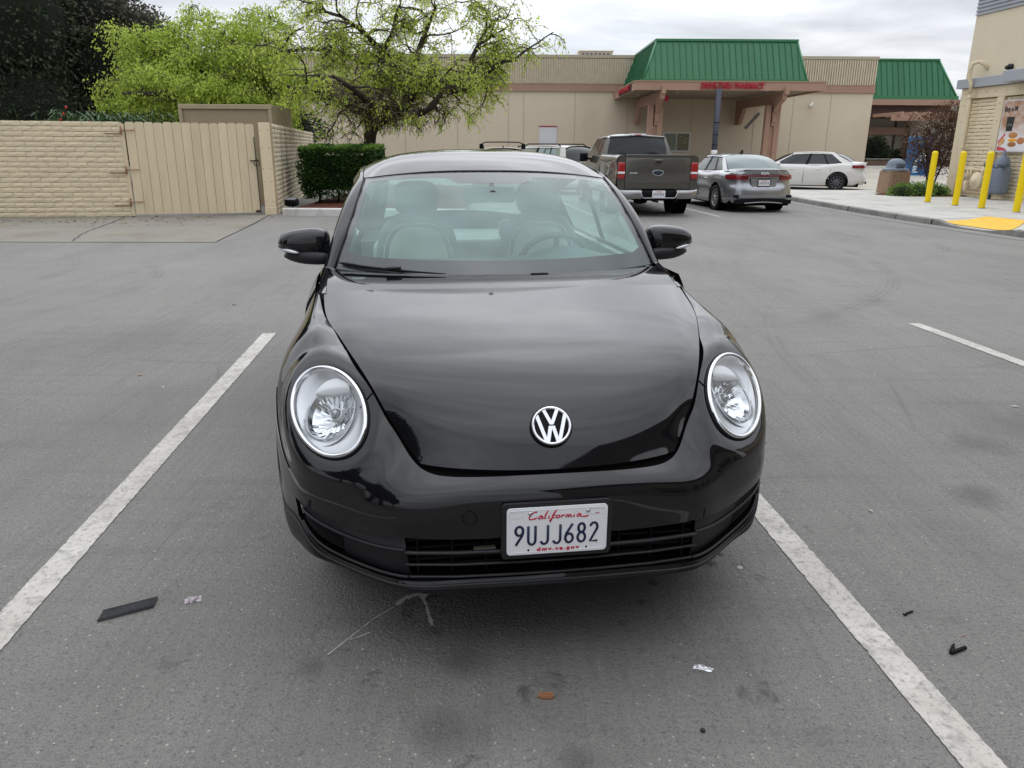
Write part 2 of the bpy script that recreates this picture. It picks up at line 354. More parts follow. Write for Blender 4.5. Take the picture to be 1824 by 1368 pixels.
    for cx, cy, r, w, a, k, lo, hi in ((-1.25,12.3,6.6,.14,.40,95,-1.25,.35), (3.2,14.6,4.35,.16,.34,80,-.95,.5), (3.0,14.6,3.4,.13,.26,90,-.9,.5), (-7.2,8.6,2.9,.13,.28,90,-.7,1.1), (-8.6,9.2,2.9,.12,.2,90,-.7,1.1), (-.2,2.6,1.62,.05,.22,190,-.75,.1), (9,5.0,6.9,.12,.28,80,2.5,3.7)):
        v = t.n('ShaderNodeVectorMath', {0: P, 1: (cx, cy, 0)}, operation='SUBTRACT').outputs['Vector']; d = t.n('ShaderNodeVectorMath', {0: v}, operation='LENGTH').outputs['Value']
        e = t.math('ABSOLUTE', t.math('SUBTRACT', d, r)); band = t.n('ShaderNodeMapRange', {0: e, 1: w, 2: w*.35, 3: 0.0, 4: a}).outputs[0]
        rib = t.math('MULTIPLY_ADD', t.math('SINE', t.math('MULTIPLY', d, k)), .35, .65)
        s_ = t.n('ShaderNodeSeparateXYZ', {0: v}).outputs; an = t.math('ARCTAN2', s_[1], s_[0])
        f = t.n('ShaderNodeMapRange', {0: t.math('ABSOLUTE', t.math('SUBTRACT', an, (lo+hi)/2)), 1: (hi-lo)/2, 2: (hi-lo)/2-.5, 3: 0.0, 4: 1.0}).outputs[0]
        q = t.math('MULTIPLY', t.math('MULTIPLY', band, rib), f); mask = q if mask is None else t.math('MAXIMUM', mask, q)
    c = t.mix(t.math('MULTIPLY', mask, brk), c, (.062,.06,.058))
    # crazing lines, sealed joints
    vc = t.n('ShaderNodeTexVoronoi', {'Vector': t.map((.33,.45,1)), 'Scale': 1.0}, feature='DISTANCE_TO_EDGE').outputs['Distance']
    c = t.mix(t.math('MULTIPLY', t.ramp(vc, [(0., 1.), (.006, 0.)]), t.math('MULTIPLY', t.ramp(t.noise(.5), [(.5, 0.), (.62, 1.)]), .35)), c, (.05,.05,.05))
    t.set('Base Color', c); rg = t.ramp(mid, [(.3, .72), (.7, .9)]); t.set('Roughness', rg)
    h = t.math('ADD', t.math('MULTIPLY', fine, 1.0), t.math('MULTIPLY', spk, .8)); t.bump(h, .8, .005)
    return m
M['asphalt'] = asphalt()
ys = [-70, -20, -5, 0, 5, 12, 20, 28] + list(np.linspace(31, 44, 14)) + [60, 120, 300, 900]
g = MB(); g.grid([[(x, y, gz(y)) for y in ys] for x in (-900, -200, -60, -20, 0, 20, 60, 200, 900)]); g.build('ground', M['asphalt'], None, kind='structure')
M['concrete'] = weathered('concrete', (.56,.55,.51), (.46,.45,.41), 1.4, .85, .25, 70, (.24,.225,.19))
M['slab'] = weathered('slab', (.27,.25,.205), (.22,.21,.185), .8, .88, .25, 70, (.16,.13,.085))
M['kerb'] = weathered('kerb', (.30,.29,.265), (.17,.165,.155), 3, .85, .3, 60, (.10,.10,.095))
M['white_kerb'] = weathered('white_kerb', (.72,.71,.68), (.55,.53,.48), 3, .75, .2, 60, (.3,.27,.22))
# concrete apron in front of the gate
ap = MB(); 
ap.add([(-14,12.6,.004),(-7.9,12.78,.004),(-4.98,12.94,.004),(-5.75,18.42,.004),(-8.65,17.62,.004),(-14,16.8,.004)], [(0,1,2,3,4,5)])
ap.build('concrete_apron', M['slab'], None, kind='structure')
jt = MB()
def crack(mb, pts, w=.012, z=.008, rnd=random.Random(3)):
    P = []
    for a, b in zip(pts[:-1], pts[1:]):
        for k in range(8): P.append((a[0]+(b[0]-a[0])*k/8 + rnd.uniform(-.02,.02), a[1]+(b[1]-a[1])*k/8 + rnd.uniform(-.02,.02)))
    P.append(pts[-1])
    mb.grid([[(x-w*rnd.uniform(.3,.6), y-w*rnd.uniform(.3,.6), z), (x+w*rnd.uniform(.3,.6), y+w*rnd.uniform(.3,.6), z)] for x, y in P], smooth=False)
crack(jt, [(-7.41,12.98),(-7.75,13.8),(-7.96,14.46),(-8.3,15.9),(-8.75,17.5)], .02); crack(jt, [(-4.99,12.96),(-5.7,18.3)], .02); crack(jt, [(-14,12.62),(-5,12.95)], .02); crack(jt, [(-10.4,15.0),(-8.2,15.2),(-5.5,15.9)], .012)
jt.build('apron_crack', mat('crack', (.05,.045,.04), .9), None, kind='structure')
# sandy drive beyond the pavement
sd = MB(); sd.grid([[(x0, y, gz(y)+.006) for y in (29.5, 31, 33, 35, 37, 39, 41, 43, 44)] for x0 in (7.5, 22, 60)]); sd.build('drive', weathered('drive', (.50,.46,.38), (.36,.34,.30), .7, .88, .2, 50, (.2,.19,.17)), None, kind='structure')
# painted stall lines
def line_mat():
    m = mat('line_paint', (.62,.60,.55), .6); t = NT(m); f = t.noise(38, 4, .7); b = t.noise(3, 5, .6)
    c = t.mix(t.ramp(b, [(.35, 0.), (.7, 1.)]), (.55,.525,.475), (.40,.375,.33)); c = t.mix(t.ramp(f, [(.33, .85), (.48, 0.)]), c, (.20,.19,.17)); c = t.mix(t.ramp(t.noise(11, 5, .7), [(.36, .6), (.5, 0.)]), c, (.24,.225,.20))
    c = t.mix(t.ramp(t.noise(120, 2), [(.62, 0.), (.70, .6)]), c, (.26,.24,.21)); t.set('Base Color', c); t.bump(f, .3, .003); return m
M['line'] = line_mat()
def stall_line(a, b, w=.117, z=.004, n=60, seed=0):
    rn = random.Random(seed); a = Vector(a); b = Vector(b); d = (b-a).normalized(); p = Vector((-d.y, d.x)); P = []
    for k in range(n+1):
        c = a + (b-a)*k/n; e1 = rn.uniform(-.002,.002) + (.007*rn.random() if rn.random() < .10 else 0); e2 = rn.uniform(-.002,.002) + (.007*rn.random() if rn.random() < .10 else 0)
        q0 = c - p*(w/2-e1); q1 = c + p*(w/2-e2); P.append([(q0.x, q0.y, z), (c.x, c.y, z), (q1.x, q1.y, z)])
    return MB().grid(P, smooth=False)
stall_line((-1.56,.6), (-2.11,6.465), seed=1, n=420).build('stall_line', M['line'], None, kind='structure')
stall_line((1.375,.2), (.84,6.6), seed=2, n=420).build('stall_line', M['line'], None, kind='structure')
stall_line((4.42,.6), (3.765,7.01), seed=3, n=360).build('stall_line', M['line'], None, kind='structure')
for x in (1.82, 4.83): stall_line((x+.10,18.6), (x-.50,24.6), .11, .004, 40, 5).build('stall_line', M['line'], None, kind='structure')
# pavement on the right with a kerb and a yellow ramp pad
KZ = .12
kl = [(8.62,29.0),(8.70,24.0),(8.80,20.5),(8.95,18.2),(9.10,16.9)]; kr = [(9.45,14.6),(9.75,13.2),(10.4,11.0),(11.5,8.0)]
pv = MB(); poly = [(8.74,29.0),(8.82,24.0),(8.92,20.5),(9.07,18.2),(9.2,16.95),(10.45,17.5),(10.8,16.3),(9.6,14.75),(9.87,13.2),(10.52,11.0),(11.6,8.0),(19,8.0),(16,29.0)]
pv.add([(x, y, KZ) for x, y in poly], [tuple(range(len(poly)))[::-1]]); pv.build('pavement', M['concrete'], None, kind='structure')
pj = MB()
for y in (11.5, 14, 16.5, 19, 21.5, 24, 26.5): pj.add([(9.1 if y > 17 else 10.8, y, KZ+.004), (16, y+.25, KZ+.004), (16, y+.265, KZ+.004), (9.1 if y > 17 else 10.8, y+.015, KZ+.004)], [(0,1,2,3)])
for x in (11.0, 12.9): pj.add([(x+.45, 10, KZ+.004), (x+.462, 10, KZ+.004), (x-.30, 28.5, KZ+.004), (x-.312, 28.5, KZ+.004)], [(0,1,2,3)])
pj.build('pavement_joint', mat('joint', (.12,.12,.11), .9), None, kind='structure')
kb = MB()
def kerbrun(mb, pts, w=.15, zz=KZ+.002):
    P = []
    for i, (x, y) in enumerate(pts): P.append([(x-.02, y, -.02), (x, y, zz-.015), (x+.02, y, zz), (x+w, y, zz), (x+w, y, -.02)])
    mb.grid(P, smooth=False)
def dens(pts, st=.9):
    out = []
    for a, b in zip(pts[:-1], pts[1:]):
        n = max(1, int(math.dist(a, b)/st)); out += [(a[0]+(b[0]-a[0])*k/n, a[1]+(b[1]-a[1])*k/n) for k in range(n)]
    return out + [pts[-1]]
kerb = None
full_k = dens(kl, 2.0)
for a, b in zip(full_k[:-1], full_k[1:]):
    k_ = MB(); f = .985; kerbrun(k_, [a, (a[0]+(b[0]-a[0])*f, a[1]+(b[1]-a[1])*f)]); k_.build('kerb', M['kerb'], None, kind='structure')
k_ = MB(); kerbrun(k_, kr); k_.build('kerb', M['kerb'], None, kind='structure')
k_ = MB(); P = []
for (x, y), z in zip([(9.10,16.9),(9.2,16.2),(9.33,15.4),(9.45,14.6)], (KZ+.002, .03, .03, KZ+.002)): P.append([(x, y, -.02), (x+.01, y, z), (x+.15, y, z), (x+.16, y, -.02)])
k_.grid(P, smooth=False); k_.build('kerb', M['kerb'], None, kind='structure')
gt = MB(); gt.grid([[(x-.42, y, .006), (x-.02, y, .006)] for x, y in kl+kr], smooth=False); gt.build('gutter', weathered('gutter', (.27,.26,.24), (.2,.195,.185), 1.5, .85, .2, 60), None, kind='structure')
def ramp_pt(a, b, dz=0):
    A0, A1, B0, B1 = (9.20,16.95), (9.60,14.75), (10.45,17.5), (10.8,16.3)
    A = [A0[k]*(1-a)+A1[k]*a for k in (0, 1)]; B = [B0[k]*(1-a)+B1[k]*a for k in (0, 1)]
    return (A[0]*(1-b)+B[0]*b, A[1]*(1-b)+B[1]*b, .03 + .088*max(b*b*.6+b*.4, abs(2*a-1)**4) + dz)
rp = MB(); rp.grid([[ramp_pt(a, b, -.001) for b in np.linspace(0, 1, 9)] for a in np.linspace(0, 1, 15)], smooth=False, flip=True); rp.build('ramp', M['concrete'], None, kind='structure')
M['yellow_pad'] = weathered('yellow_pad', (.88,.55,.08), (.74,.45,.06), 4, .7, .2, 60)
pad = thing('tactile_pad', 'yellow tactile warning pad set in the pavement ramp by the kerb', 'tactile paving', (9.85,16.0,0))
def padp(a, b, dz): x, y, z = ramp_pt(.07+.86*a, .10+1.05*b, dz); return (x-9.85, y-16.0, min(z, KZ+.004+dz))
pb = MB(); pb.grid([[padp(a, b, .010) for b in np.linspace(0, 1, 9)] for a in np.linspace(0, 1, 13)], smooth=False, flip=True); pb.build('pad_plate', M['yellow_pad'], pad)
db = MB()
for i in range(22):
    for j in range(16): x, y, z = padp((i+.5)/22, (j+.5)/16, .008); db.lathe([(.016, 0), (.011, .007), (.0005, .008)], 6, Matrix.Translation((x, y, z)))
db.build('pad_studs', M['yellow_pad'], pad, kind='stuff')
# planting bed by the gate, white painted kerb
M['mulch'] = weathered('mulch', (.13,.035,.02), (.06,.02,.014), 14, .95, 1.0, 60)
mb = MB(); 
rn = random.Random(4); P = [[(x, y, .12 + rn.uniform(-.02,.02)) for y in np.linspace(18.35, 31, 26)] for x in np.linspace(-5.3, -1.2, 16)]
mb.grid(P, smooth=False); mb.build('mulch_bed', M['mulch'], None, kind='structure')
k_ = MB(); k_.rbox(-5.36,-1.1,18.12,18.34,-.02,.17,.02); k_.build('white_kerb', M['white_kerb'], None, kind='structure')
# ------------------------------------------------------------ block wall, gate, bed
def slump_block(seed, w=.395, h=.098, d=.10):
    # painted slump block: bulged, sagging face; x along wall, face towards -y
    rn = random.Random(seed); m = MB(); nx, nz = 7, 3; P = []
    ph = rn.uniform(0, 6)
    for i in range(nx):
        r = []
        for k in range(nz):
            u, v = i/(nx-1), k/(nz-1); x = u*w; z = v*h
            b = .008*math.sin(PI*v)*1.0 + rn.uniform(-.004,.005) + .003*math.sin(ph+u*7)
            if k == 0: z += rn.uniform(-.004,.007); b = rn.uniform(0,.006)
            if k == nz-1: z += rn.uniform(-.007,.004); b = -.002 + rn.uniform(0,.003)
            if i in (0, nx-1): b *= .35
            r.append((x, -b, z))
        P.append(r)
    m.grid(P, smooth=False)
    c0 = [p for p in P[0]]; 
    top = [P[i][-1] for i in range(nx)]; bot = [P[i][0] for i in range(nx)]
    m.grid([[p, (p[0], d*.5, p[2])] for p in top], smooth=False, flip=True); m.grid([[p, (p[0], d*.5, p[2])] for p in bot], smooth=False)
    m.grid([[p, (p[0], d*.5, p[2])] for p in P[0]], smooth=False, flip=True); m.grid([[p, (p[0], d*.5, p[2])] for p in P[-1]], smooth=False)
    return m
M['cream_block'] = varied('cream_block', (.82,.70,.49), .05, scale=1.2, rough=.75, bump=.25, fine=50, dirt=(.62,.51,.34))
M['mortar'] = weathered('mortar', (.54,.45,.31), (.42,.35,.235), 3, .9, .3, 60)
BL = []
for s in range(6):
    me = slump_block(s).mesh('block'); me.materials.append(M['cream_block']); BL.append(me)
def brick_wall(root, length, rows, z0=.01, pitch=.1075, bw=.403, u0=0.0, seed=0, hide=None, zs=1.0, umin=0):
    rn = random.Random(seed)
    for r in range(rows):
        off = (0 if r % 2 else -.2)
        u = off
        while u < length - .02:
            a = max(u, umin); b = min(u + bw, length)
            if b - a > .06 and not (hide and hide(a, b, z0 + r*pitch)):
                o = inst('block', BL[rn.randrange(6)], root, (u0 + a + .004, rn.uniform(-.003,.004), z0 + r*pitch), (0, 0, 0), ((b-a-.008)/.395, 1, zs))
            u += bw
wdir = math.atan2(17.67-16.9, -8.65+13.2); WL = math.hypot(4.55, .77) + 1.2
w1 = thing('block_wall', 'cream painted block wall at the left edge, left of the wooden gate', 'wall', (-13.2-1.2*math.cos(wdir), 16.9-1.2*math.sin(wdir), 0), wdir)
MB().box(0, WL, .006, .19, 0, 2.035).build('mortar_core', M['mortar'], w1)
brick_wall(w1, WL, 19)
bs = MB(); 
# wooden gate
gdir = math.atan2(18.45-17.67, -5.75+8.65); GLN = math.hypot(2.90, .78)
M['gate_paint'] = varied('gate_paint', (.80,.67,.46), .05, scale=1.5, rough=.7, bump=.15, fine=40, dirt=(.66,.54,.36), stretch=(3,3,.5))
gate = thing('wooden_gate', 'tall tan painted wooden board gate between the two block walls', 'gate', (-8.65, 17.67, 0), gdir)
nb = 14; bw = (GLN-.30)/nb; rn = random.Random(5)
for i in range(nb):
    x0 = .10 + i*bw; b = MB(); h = 2.04 + rn.uniform(-.008,.008); g_ = .0035; e = .02
    b.prism([(x0+g_, .05), (x0+bw-g_, .05), (x0+bw-g_, h-e*1.6), (x0+bw-g_-e*1.6, h), (x0+g_+e*1.6, h), (x0+g_, h-e*1.6)], rn.uniform(-.004,.004), .03, 'y'); b.build('board', M['gate_paint'], gate)
MB().prism([(.0, .02), (.075, .02), (.075, 2.0), (.0, 2.0)], -.01, .06, 'y').build('gate_stile', M['gate_paint'], gate)
fr = MB(); fr.box(.1, GLN-.2, .035, .07, .25, .35); fr.box(.1, GLN-.2, .035, .07, 1.55, 1.65); fr.box(.10, GLN-.2, .07, .08, .1, 1.95); fr.build('gate_frame', mat('gate_back', (.14,.11,.08), .9), gate)
M['rust'] = weathered('rust', (.40,.24,.15), (.26,.14,.09), 12, .85, .4, 80); M['iron'] = mat('iron', (.05,.045,.04), .6, metal=.6)
for z in (1.86, 1.02, .32):
    hg = MB(); hg.tube([(-.32, -.03, z-.07), (-.02, -.04, z-.065), (.02, -.03, z)], .012, 6); hg.tube([(.02, -.035, z), (.30, -.03, z+.01)], .010, 6); hg.cyl((.02, -.035, z-.09), (.02, -.035, z+.09), .016, n=8); hg.build('hinge', M['rust'], gate)
lt = MB(); X = GLN-.22; lt.cyl((X+.02, -.03, .03), (X+.005, -.03, 1.75), .010, n=6); lt.tube([(X-.12, -.04, 1.22), (X+.08, -.045, 1.225)], .013, 6); lt.tube([(X+.06*math.cos(a)+.02, -.05, 1.18+.07*math.sin(a)) for a in np.linspace(0, 2*PI, 17)], .009, 6); lt.rbox(X-.09, X+.02, -.05, -.01, .06, .11, .008); lt.build('latch', M['iron'], gate)
post = thing('gate_post', 'wide tan board post with screw heads right of the wooden gate', 'post', (-5.75-.02, 18.45, 0), gdir)
MB().rbox(-.08, .17, -.045, .10, .0, 2.06, .008).build('post_board', M['gate_paint'], post); MB().rbox(-.085, .175, -.052, .11, .0, .17, .006).build('post_foot', M['gate_paint'], post)
sc = MB()
for z in (.3, .75, 1.05, 1.5, 1.9):
    for x in (-.04, .12): sc.lathe([(.010, 0), (.0005, .005)], 8, Matrix.Translation((x, -.045, z)) @ Matrix.Rotation(PI/2, 4, 'X'))
sc.build('screw', M['iron'], post, kind='stuff')
# return wall behind the post, running away
rdir = math.atan2(32-18.52, -7.95+5.60); RL = math.hypot(13.48, 2.35)
w2 = thing('block_wall', 'stained block wall running back behind the hedge from the gate post', 'wall', (-5.58, 18.58, 0), rdir)
MB().box(0, RL, .006, .19, 0, 2.03).build('mortar_core', M['mortar'], w2)
M['stained_block'] = weathered('stained_block', (.68,.60,.45), (.52,.45,.33), 1.6, .8, .3, 50, (.10,.085,.06))
bl = MB(); rn = random.Random(8)
for r in range(19):
    u = -.2 if r % 2 else 0
    while u < RL-.05:
        a = max(0, u); b = min(u+.403, RL)
        if b-a > .06:
            q = slump_block(rn.randrange(9999)); k = (b-a-.008)/.395; oy = rn.uniform(-.004,.004)
            bl.add([(a+.004+x*k, y*1.6+oy, .01+r*.1075+z) for x, y, z in q.v], q.f)
        u += .403
bl.build('blocks', M['stained_block'], w2, kind='stuff')
# tan metal shed top behind the gate
sh = thing('storage_shed', 'flat tan metal shed rising behind the wooden gate', 'shed', (-8.9, 21.5, 0), .02)
M['shed'] = weathered('shed', (.37,.30,.19), (.31,.25,.16), 2, .6, .1, 40); M['shed_trim'] = weathered('shed_trim', (.46,.38,.25), (.38,.31,.20), 2, .6, .1, 40)
MB().box(.06, 2.42, .03, 1.9, .0, 2.55).build('shed_wall', M['shed'], sh)
tr = MB(); tr.rbox(0, 2.46, -.02, .05, 2.48, 2.60, .008); tr.build('shed_fascia', M['shed_trim'], sh)
for x0, x1 in ((0, .09), (2.37, 2.46)): MB().rbox(x0, x1, -.03, .06, 0, 2.475, .006).build('shed_corner', M['shed_trim'], sh)
MB().rbox(2.44, 2.50, .07, 1.9, 0, 2.58, .01).build('shed_side', M['shed'], sh)
# flood light on the bed
fl = thing('flood_light', 'small black flood light on the mulch beside the gate post', 'light', (-5.33, 18.9, .12), -.2)
MB().rbox(-.15, .15, -.09, .09, .07, .22, .02, Matrix.Rotation(.25, 4, 'X'), 2).build('lamp_body', M['trim_dark'], fl); MB().rbox(-.12, .12, -.07, .07, .222, .235, .004, Matrix.Rotation(.25, 4, 'X')).build('lamp_glass', mat('lampglass', (.25,.27,.28), .1), fl); MB().cyl((0, 0, -.02), (0, 0, .1), .02).build('lamp_foot', M['trim_dark'], fl)
# ------------------------------------------------------------ supermarket far behind
GZ = .62
M['stucco'] = weathered('stucco', (.74,.635,.485), (.68,.58,.44), .5, .9, .2, 30, (.60,.51,.385))
M['split_block'] = weathered('split_block', (.74,.65,.50), (.62,.54,.41), 3, .95, .8, 25)
M['mauve'] = weathered('mauve', (.44,.28,.205), (.38,.24,.18), 1.2, .75, .1, 20)
M['green_roof'] = varied('green_roof', (.026,.16,.065), .06, scale=.7, rough=.42, bump=.02, fine=20, spec=.5)
M['green_trim'] = mat('green_trim', (.045,.20,.085), .4); M['soffit'] = weathered('soffit', (.36,.29,.22), (.32,.26,.2), 1, .85, .1, 20)
M['red_sign'] = mat('red_sign', (.44,.012,.03), .4); M['dark_glass'] = mat('dark_glass', (.03,.035,.035), .06, spec=.6); M['white_frame'] = mat('white_frame', (.75,.75,.73), .5)
bld = thing('supermarket', 'long beige stucco supermarket with ribbed parapet and green drive-thru roof', 'building', (0, 46, GZ))
X0, X1 = -13.2, 20.28
wall = MB(); wall.box(X0, X1, 0, 22, -.7, 3.95); wall.build('wall', M['stucco'], bld)
seams = MB()
for x in (-9.1, -6.2, -3.2, -.3, .57, 3.48, 6.46, 10.11, 13.68, 15.84, 17.94): seams.box(x-.015, x+.015, -.010, -.002, 0, 3.93)
seams.build('wall_seam', mat('seam', (.46,.39,.295), .9), bld, kind='stuff')
bd = MB(); bd.rbox(X0-.05, X1+.05, -.10, .05, 3.955, 4.13, .01); bd.rbox(X0-.03, X1+.03, -.06, .06, 4.132, 4.36, .01); bd.build('band', M['mauve'], bld)
pp = MB(); pp.box(X0, X1, .0, .35, 4.362, 5.70); pp.box(X1-.35, X1, .352, 22, 4.362, 5.70); pp.build('parapet', M['split_block'], bld)
rb = MB(); x = X0+.05; rn = random.Random(2)
while x < X1-.05: rb.box(x, x+.060, -.10+rn.uniform(-.008,.008), -.001, 4.364, 5.66); x += .135
y = .1
rb.build('parapet_rib', M['split_block'], bld, kind='stuff')
rc = MB(); rc.box(X0-.04, X1+.04, -.09, .40, 5.702, 5.86); rc.build('parapet_cap', weathered('cap', (.50,.43,.33), (.45,.39,.3), 2, .8, .1, 20), bld)
for (x0, x1, z0, z1) in ((8.55, 10.14, .72, 1.82),):
    w = MB(); w.rbox(x0, x1, -.06, .0, z0, z1, .01); wf = w.build('window_frame', M['white_frame'], bld)
    MB().box(x0+.09, (x0+x1)/2-.03, -.075, -.061, z0+.09, z1-.09).build('pane', mat('window_glass', (.22,.27,.22), .08), wf); MB().box((x0+x1)/2+.03, x1-.09, -.075, -.061, z0+.09, z1-.09).build('pane', mat('window_glass', (.16,.17,.11), .08), wf)
    it = MB(); 
    for q in range(14): u, v = rn.uniform(x0+.15, x1-.3), rn.uniform(z0+.15, z1-.25); it.box(u, u+rn.uniform(.05,.2), -.079, -.0755, v, v+rn.uniform(.03,.10))
    it.build('shelf_goods', mat('goods', (.35,.3,.2), .6), wf, kind='stuff')
dr = MB(); dr.box(1.48, 2.47, -.05, -.002, -.6, 2.05); d = dr.build('door', weathered('white_door', (.74,.75,.76), (.70,.71,.72), 1, .5, .05, 20), bld); MB().box(1.46, 2.49, -.07, -.003, 2.052, 2.11).build('door_trim', mat('redtrim', (.35,.04,.05), .6), d)
for x, z in ((16.78, 3.30),):
    c = MB(); c.cyl((x-.14, -.35, z-.10), (x+.10, -.10, z+.10), .075, n=12); c.cyl((x+.1, -.1, z+.1), (x+.1, .0, z-.05), .03, n=8); c.build('security_camera', mat('camwhite', (.7,.68,.62), .5), bld)
hv = thing('rooftop_unit', 'pale metal air conditioning unit on the supermarket roof', 'air conditioner', (4.9, 50, GZ+5.0))
MB().rbox(-1.0, 1.0, -.6, .6, .0, 1.42, .03).build('unit_case', weathered('hvac', (.5,.49,.45), (.4,.39,.36), 4, .6, .1, 30), hv); q = MB()
for i in range(7): q.box(-.85+i*.25, -.70+i*.25, -.62, -.602, .95, 1.32)
q.build('unit_grille', mat('grille_d', (.12,.11,.1), .7), hv, kind='stuff'); MB().box(-1.05, 1.05, -.65, .65, 1.422, 1.47).build('unit_lid', M['split_block'], hv)
# canopy
cnp = thing('pharmacy_canopy', 'drive-thru canopy with green metal mansard roof and mauve fascia', 'canopy', (10, 38, GZ))
cx0, cx1 = 5.62-10, 14.5-10
f = MB(); f.prism([(cx0, 0), (cx1, 0), (cx1-.12, -.0)], 0, 0, 'z') if False else None
fa = MB(); z0, z1 = 3.52, 3.88
fa.box(cx0, cx1, 0, .14, z0, z1); fa.box(cx0, cx0+.14, .142, 7.9, z0, z1); fa.box(cx1-.14, cx1, .142, 7.9, z0, z1); fa.box(cx0-.03, cx1+.03, -.03, 7.9, z1+.002, z1+.05); fa.build('fascia', M['mauve'], cnp)
MB().box(cx0+.142, cx1-.142, .142, 7.9, z0+.06, z0+.12).build('soffit', M['soffit'], cnp)
# mansard
mx0, mx1, mt0, mt1 = 6.1-10, 13.76-10, 6.80-10, 13.46-10; zb, zt = 3.98, 5.80; yf, yt = .55, 1.55
base = MB(); base.add([(mx0, yf, zb), (mx1, yf, zb), (mt1, yt, zt), (mt0, yt, zt), (mx0, 8.3, zb), (mt0, 8.3, zt), (mx1, 8.3, zb), (mt1, 8.3, zt)], [(0,1,2,3), (4,0,3,5), (1,6,7,2), (3,2,7,5)]); base.build('mansard_core', M['green_trim'], cnp)
def quad_panel(root, A, B, C, D, n, name='roof_panel', seam=.05, lift=.02, skip_ends=True):
    # A,B bottom ends; D,C top ends; vertical seams at constant bottom pitch, clipped to the trapezoid
    A, B, C, D = map(Vector, (A, B, C, D)); up = (B-A).cross(D-A).normalized(); L_ = (B-A).length; ex = (B-A).normalized()
    tl = (D-A).dot(ex)/L_; tr = (C-A).dot(ex)/L_; ey = (D-A) - ex*(D-A).dot(ex)
    for i in range(n):
        u0, u1 = i/n, (i+1)/n; g_ = .004
        def top(u): return 1.0 if tl <= u <= tr else (u/tl if u < tl else (1-u)/(1-tr))
        ks = [u0+g_*.3, u1-g_*.3]; t0, t1 = top(ks[0]), top(ks[1]); poly = [(ks[0], 0), (ks[1], 0), (ks[1], t1)]
        if u0 < tl < u1: poly.append((tl, 1))
        if u0 < tr < u1: poly.append((tr, 1))
        poly.append((ks[0], t0)); 
        P = [A + ex*(L_*u) + ey*v for u, v in poly]; m_ = MB(); k = len(P)
        m_.add([p + up*lift for p in P] + [p for p in P], [tuple(range(k))] + [(j, j+k, (j+1) % k + k, (j+1) % k) for j in range(k)])
        # standing seam along the left edge
        a = A + ex*(L_*u0); e_ = top(u0+.001)
        if e_ > .05: 
            s0, s1 = a + up*lift, a + ey*e_ + up*lift; w_ = ex*.012
            m_.add([s0-w_, s0+w_, s0+w_+up*seam, s0-w_+up*seam, s1-w_, s1+w_, s1+w_+up*seam, s1-w_+up*seam], [(0,1,2,3), (4,7,6,5), (0,4,5,1), (1,5,6,2), (2,6,7,3), (3,7,4,0)])
        m_.build(name, M['green_roof'], root)
quad_panel(cnp, (mx0, yf, zb), (mx1, yf, zb), (mt1, yt, zt), (mt0, yt, zt), 26)
quad_panel(cnp, (mx0, 8.0, zb), (mx0, yf, zb), (mt0, yt, zt), (mt0, 8.0, zt), 22)
tr = MB(); tr.tube([(mx0-.02, yf-.02, zb-.01), (mt0-.01, yt-.02, zt+.02)], .055, 6); tr.tube([(mx1+.02, yf-.02, zb-.01), (mt1+.01, yt-.02, zt+.02)], .055, 6); tr.box(mt0-.06, mt1+.06, yt-.09, yt+.05, zt+.0, zt+.10); tr.box(mx0-.06, mx1+.06, yf-.12, yf-.02, zb-.05, zb+.06); tr.box(mx0-.12, mx0-.02, yf-.02, 8.0, zb-.05, zb+.06); tr.box(mt0-.09, mt0+.05, yt+.05, 8.0, zt, zt+.09)
tr.build('roof_trim', M['green_trim'], cnp)
me = text_mesh('DRIVE-THRU PHARMACY', .36, .07, .007, .10, 1.02); me.materials.append(M['red_sign'])
wd = max(v.co.x for v in me.vertices) - min(v.co.x for v in me.vertices); inst('sign_letters', me, cnp, (10.14-10, -.045, 3.70), (PI/2, 0, 0), (2.95/wd, 1, 1))
MB().box(-.04, .0, 1.0, 5.4, 3.56, 3.84).build('side_sign', mat('sign_dark', (.05,.02,.02), .6), cnp).location = (cx0, 0, 0)
inst('side_sign_letters', me, cnp, (cx0-.06, 3.2, 3.70), (PI/2, 0, -PI/2), (3.9/wd, .8, 1))
for cx in (6.95-10, 12.66-10):
    col = MB(); 
    for dx in (-.28, .17): col.rbox(cx+dx-.13, cx+dx+.13, 1.3, 1.62, -.7, 2.95, .01)
    col.rbox(cx-.16, cx+.16, 1.38, 1.55, -.7, 2.0, .01); col.rbox(cx-.10, cx+.10, 1.22, 1.30, 2.15, 2.50, .01); col.rbox(cx-.10, cx+.10, 1.22, 1.30, 2.62, 2.90, .01); c_ = col.build('column', M['mauve'], cnp)
    arm = MB(); pr = [(.02, 3.50), (.02, 3.15), (.35, 3.05), (.8, 2.9), (1.28, 2.55), (1.28, 2.0), (1.62, 2.0), (1.62, 2.55), (2.2, 3.0), (6.4, 3.05), (6.9, 2.5), (7.2, 2.2), (7.9, 2.2), (7.9, 3.50)]
    arm.prism(pr, cx-.10, cx+.10, 'x'); arm.build('bracket', M['mauve'], c_)
    sp = MB(); sp.box(cx-.09, cx+.09, -.28, -.032, 3.36, 3.66); sp.build('rafter_end', M['mauve'], c_)
MB().box(-.16, .16, -.03, .0, 0, .26).build('column_sign', M['red_sign'], cnp).location = (7.3-10, 1.2, 3.1)
lt = MB()
for x, y in ((-3.2, 1), (-1.9, 2.4), (2.2, 1.2), (-3.6, 4), (1, 4.5)): lt.lathe([(.05, .0), (.04, -.03), (.0005, -.035)], 10, Matrix.Translation((x, y, z0+.058)))
lt.build('soffit_lamp', M['white_frame'], cnp, kind='stuff')
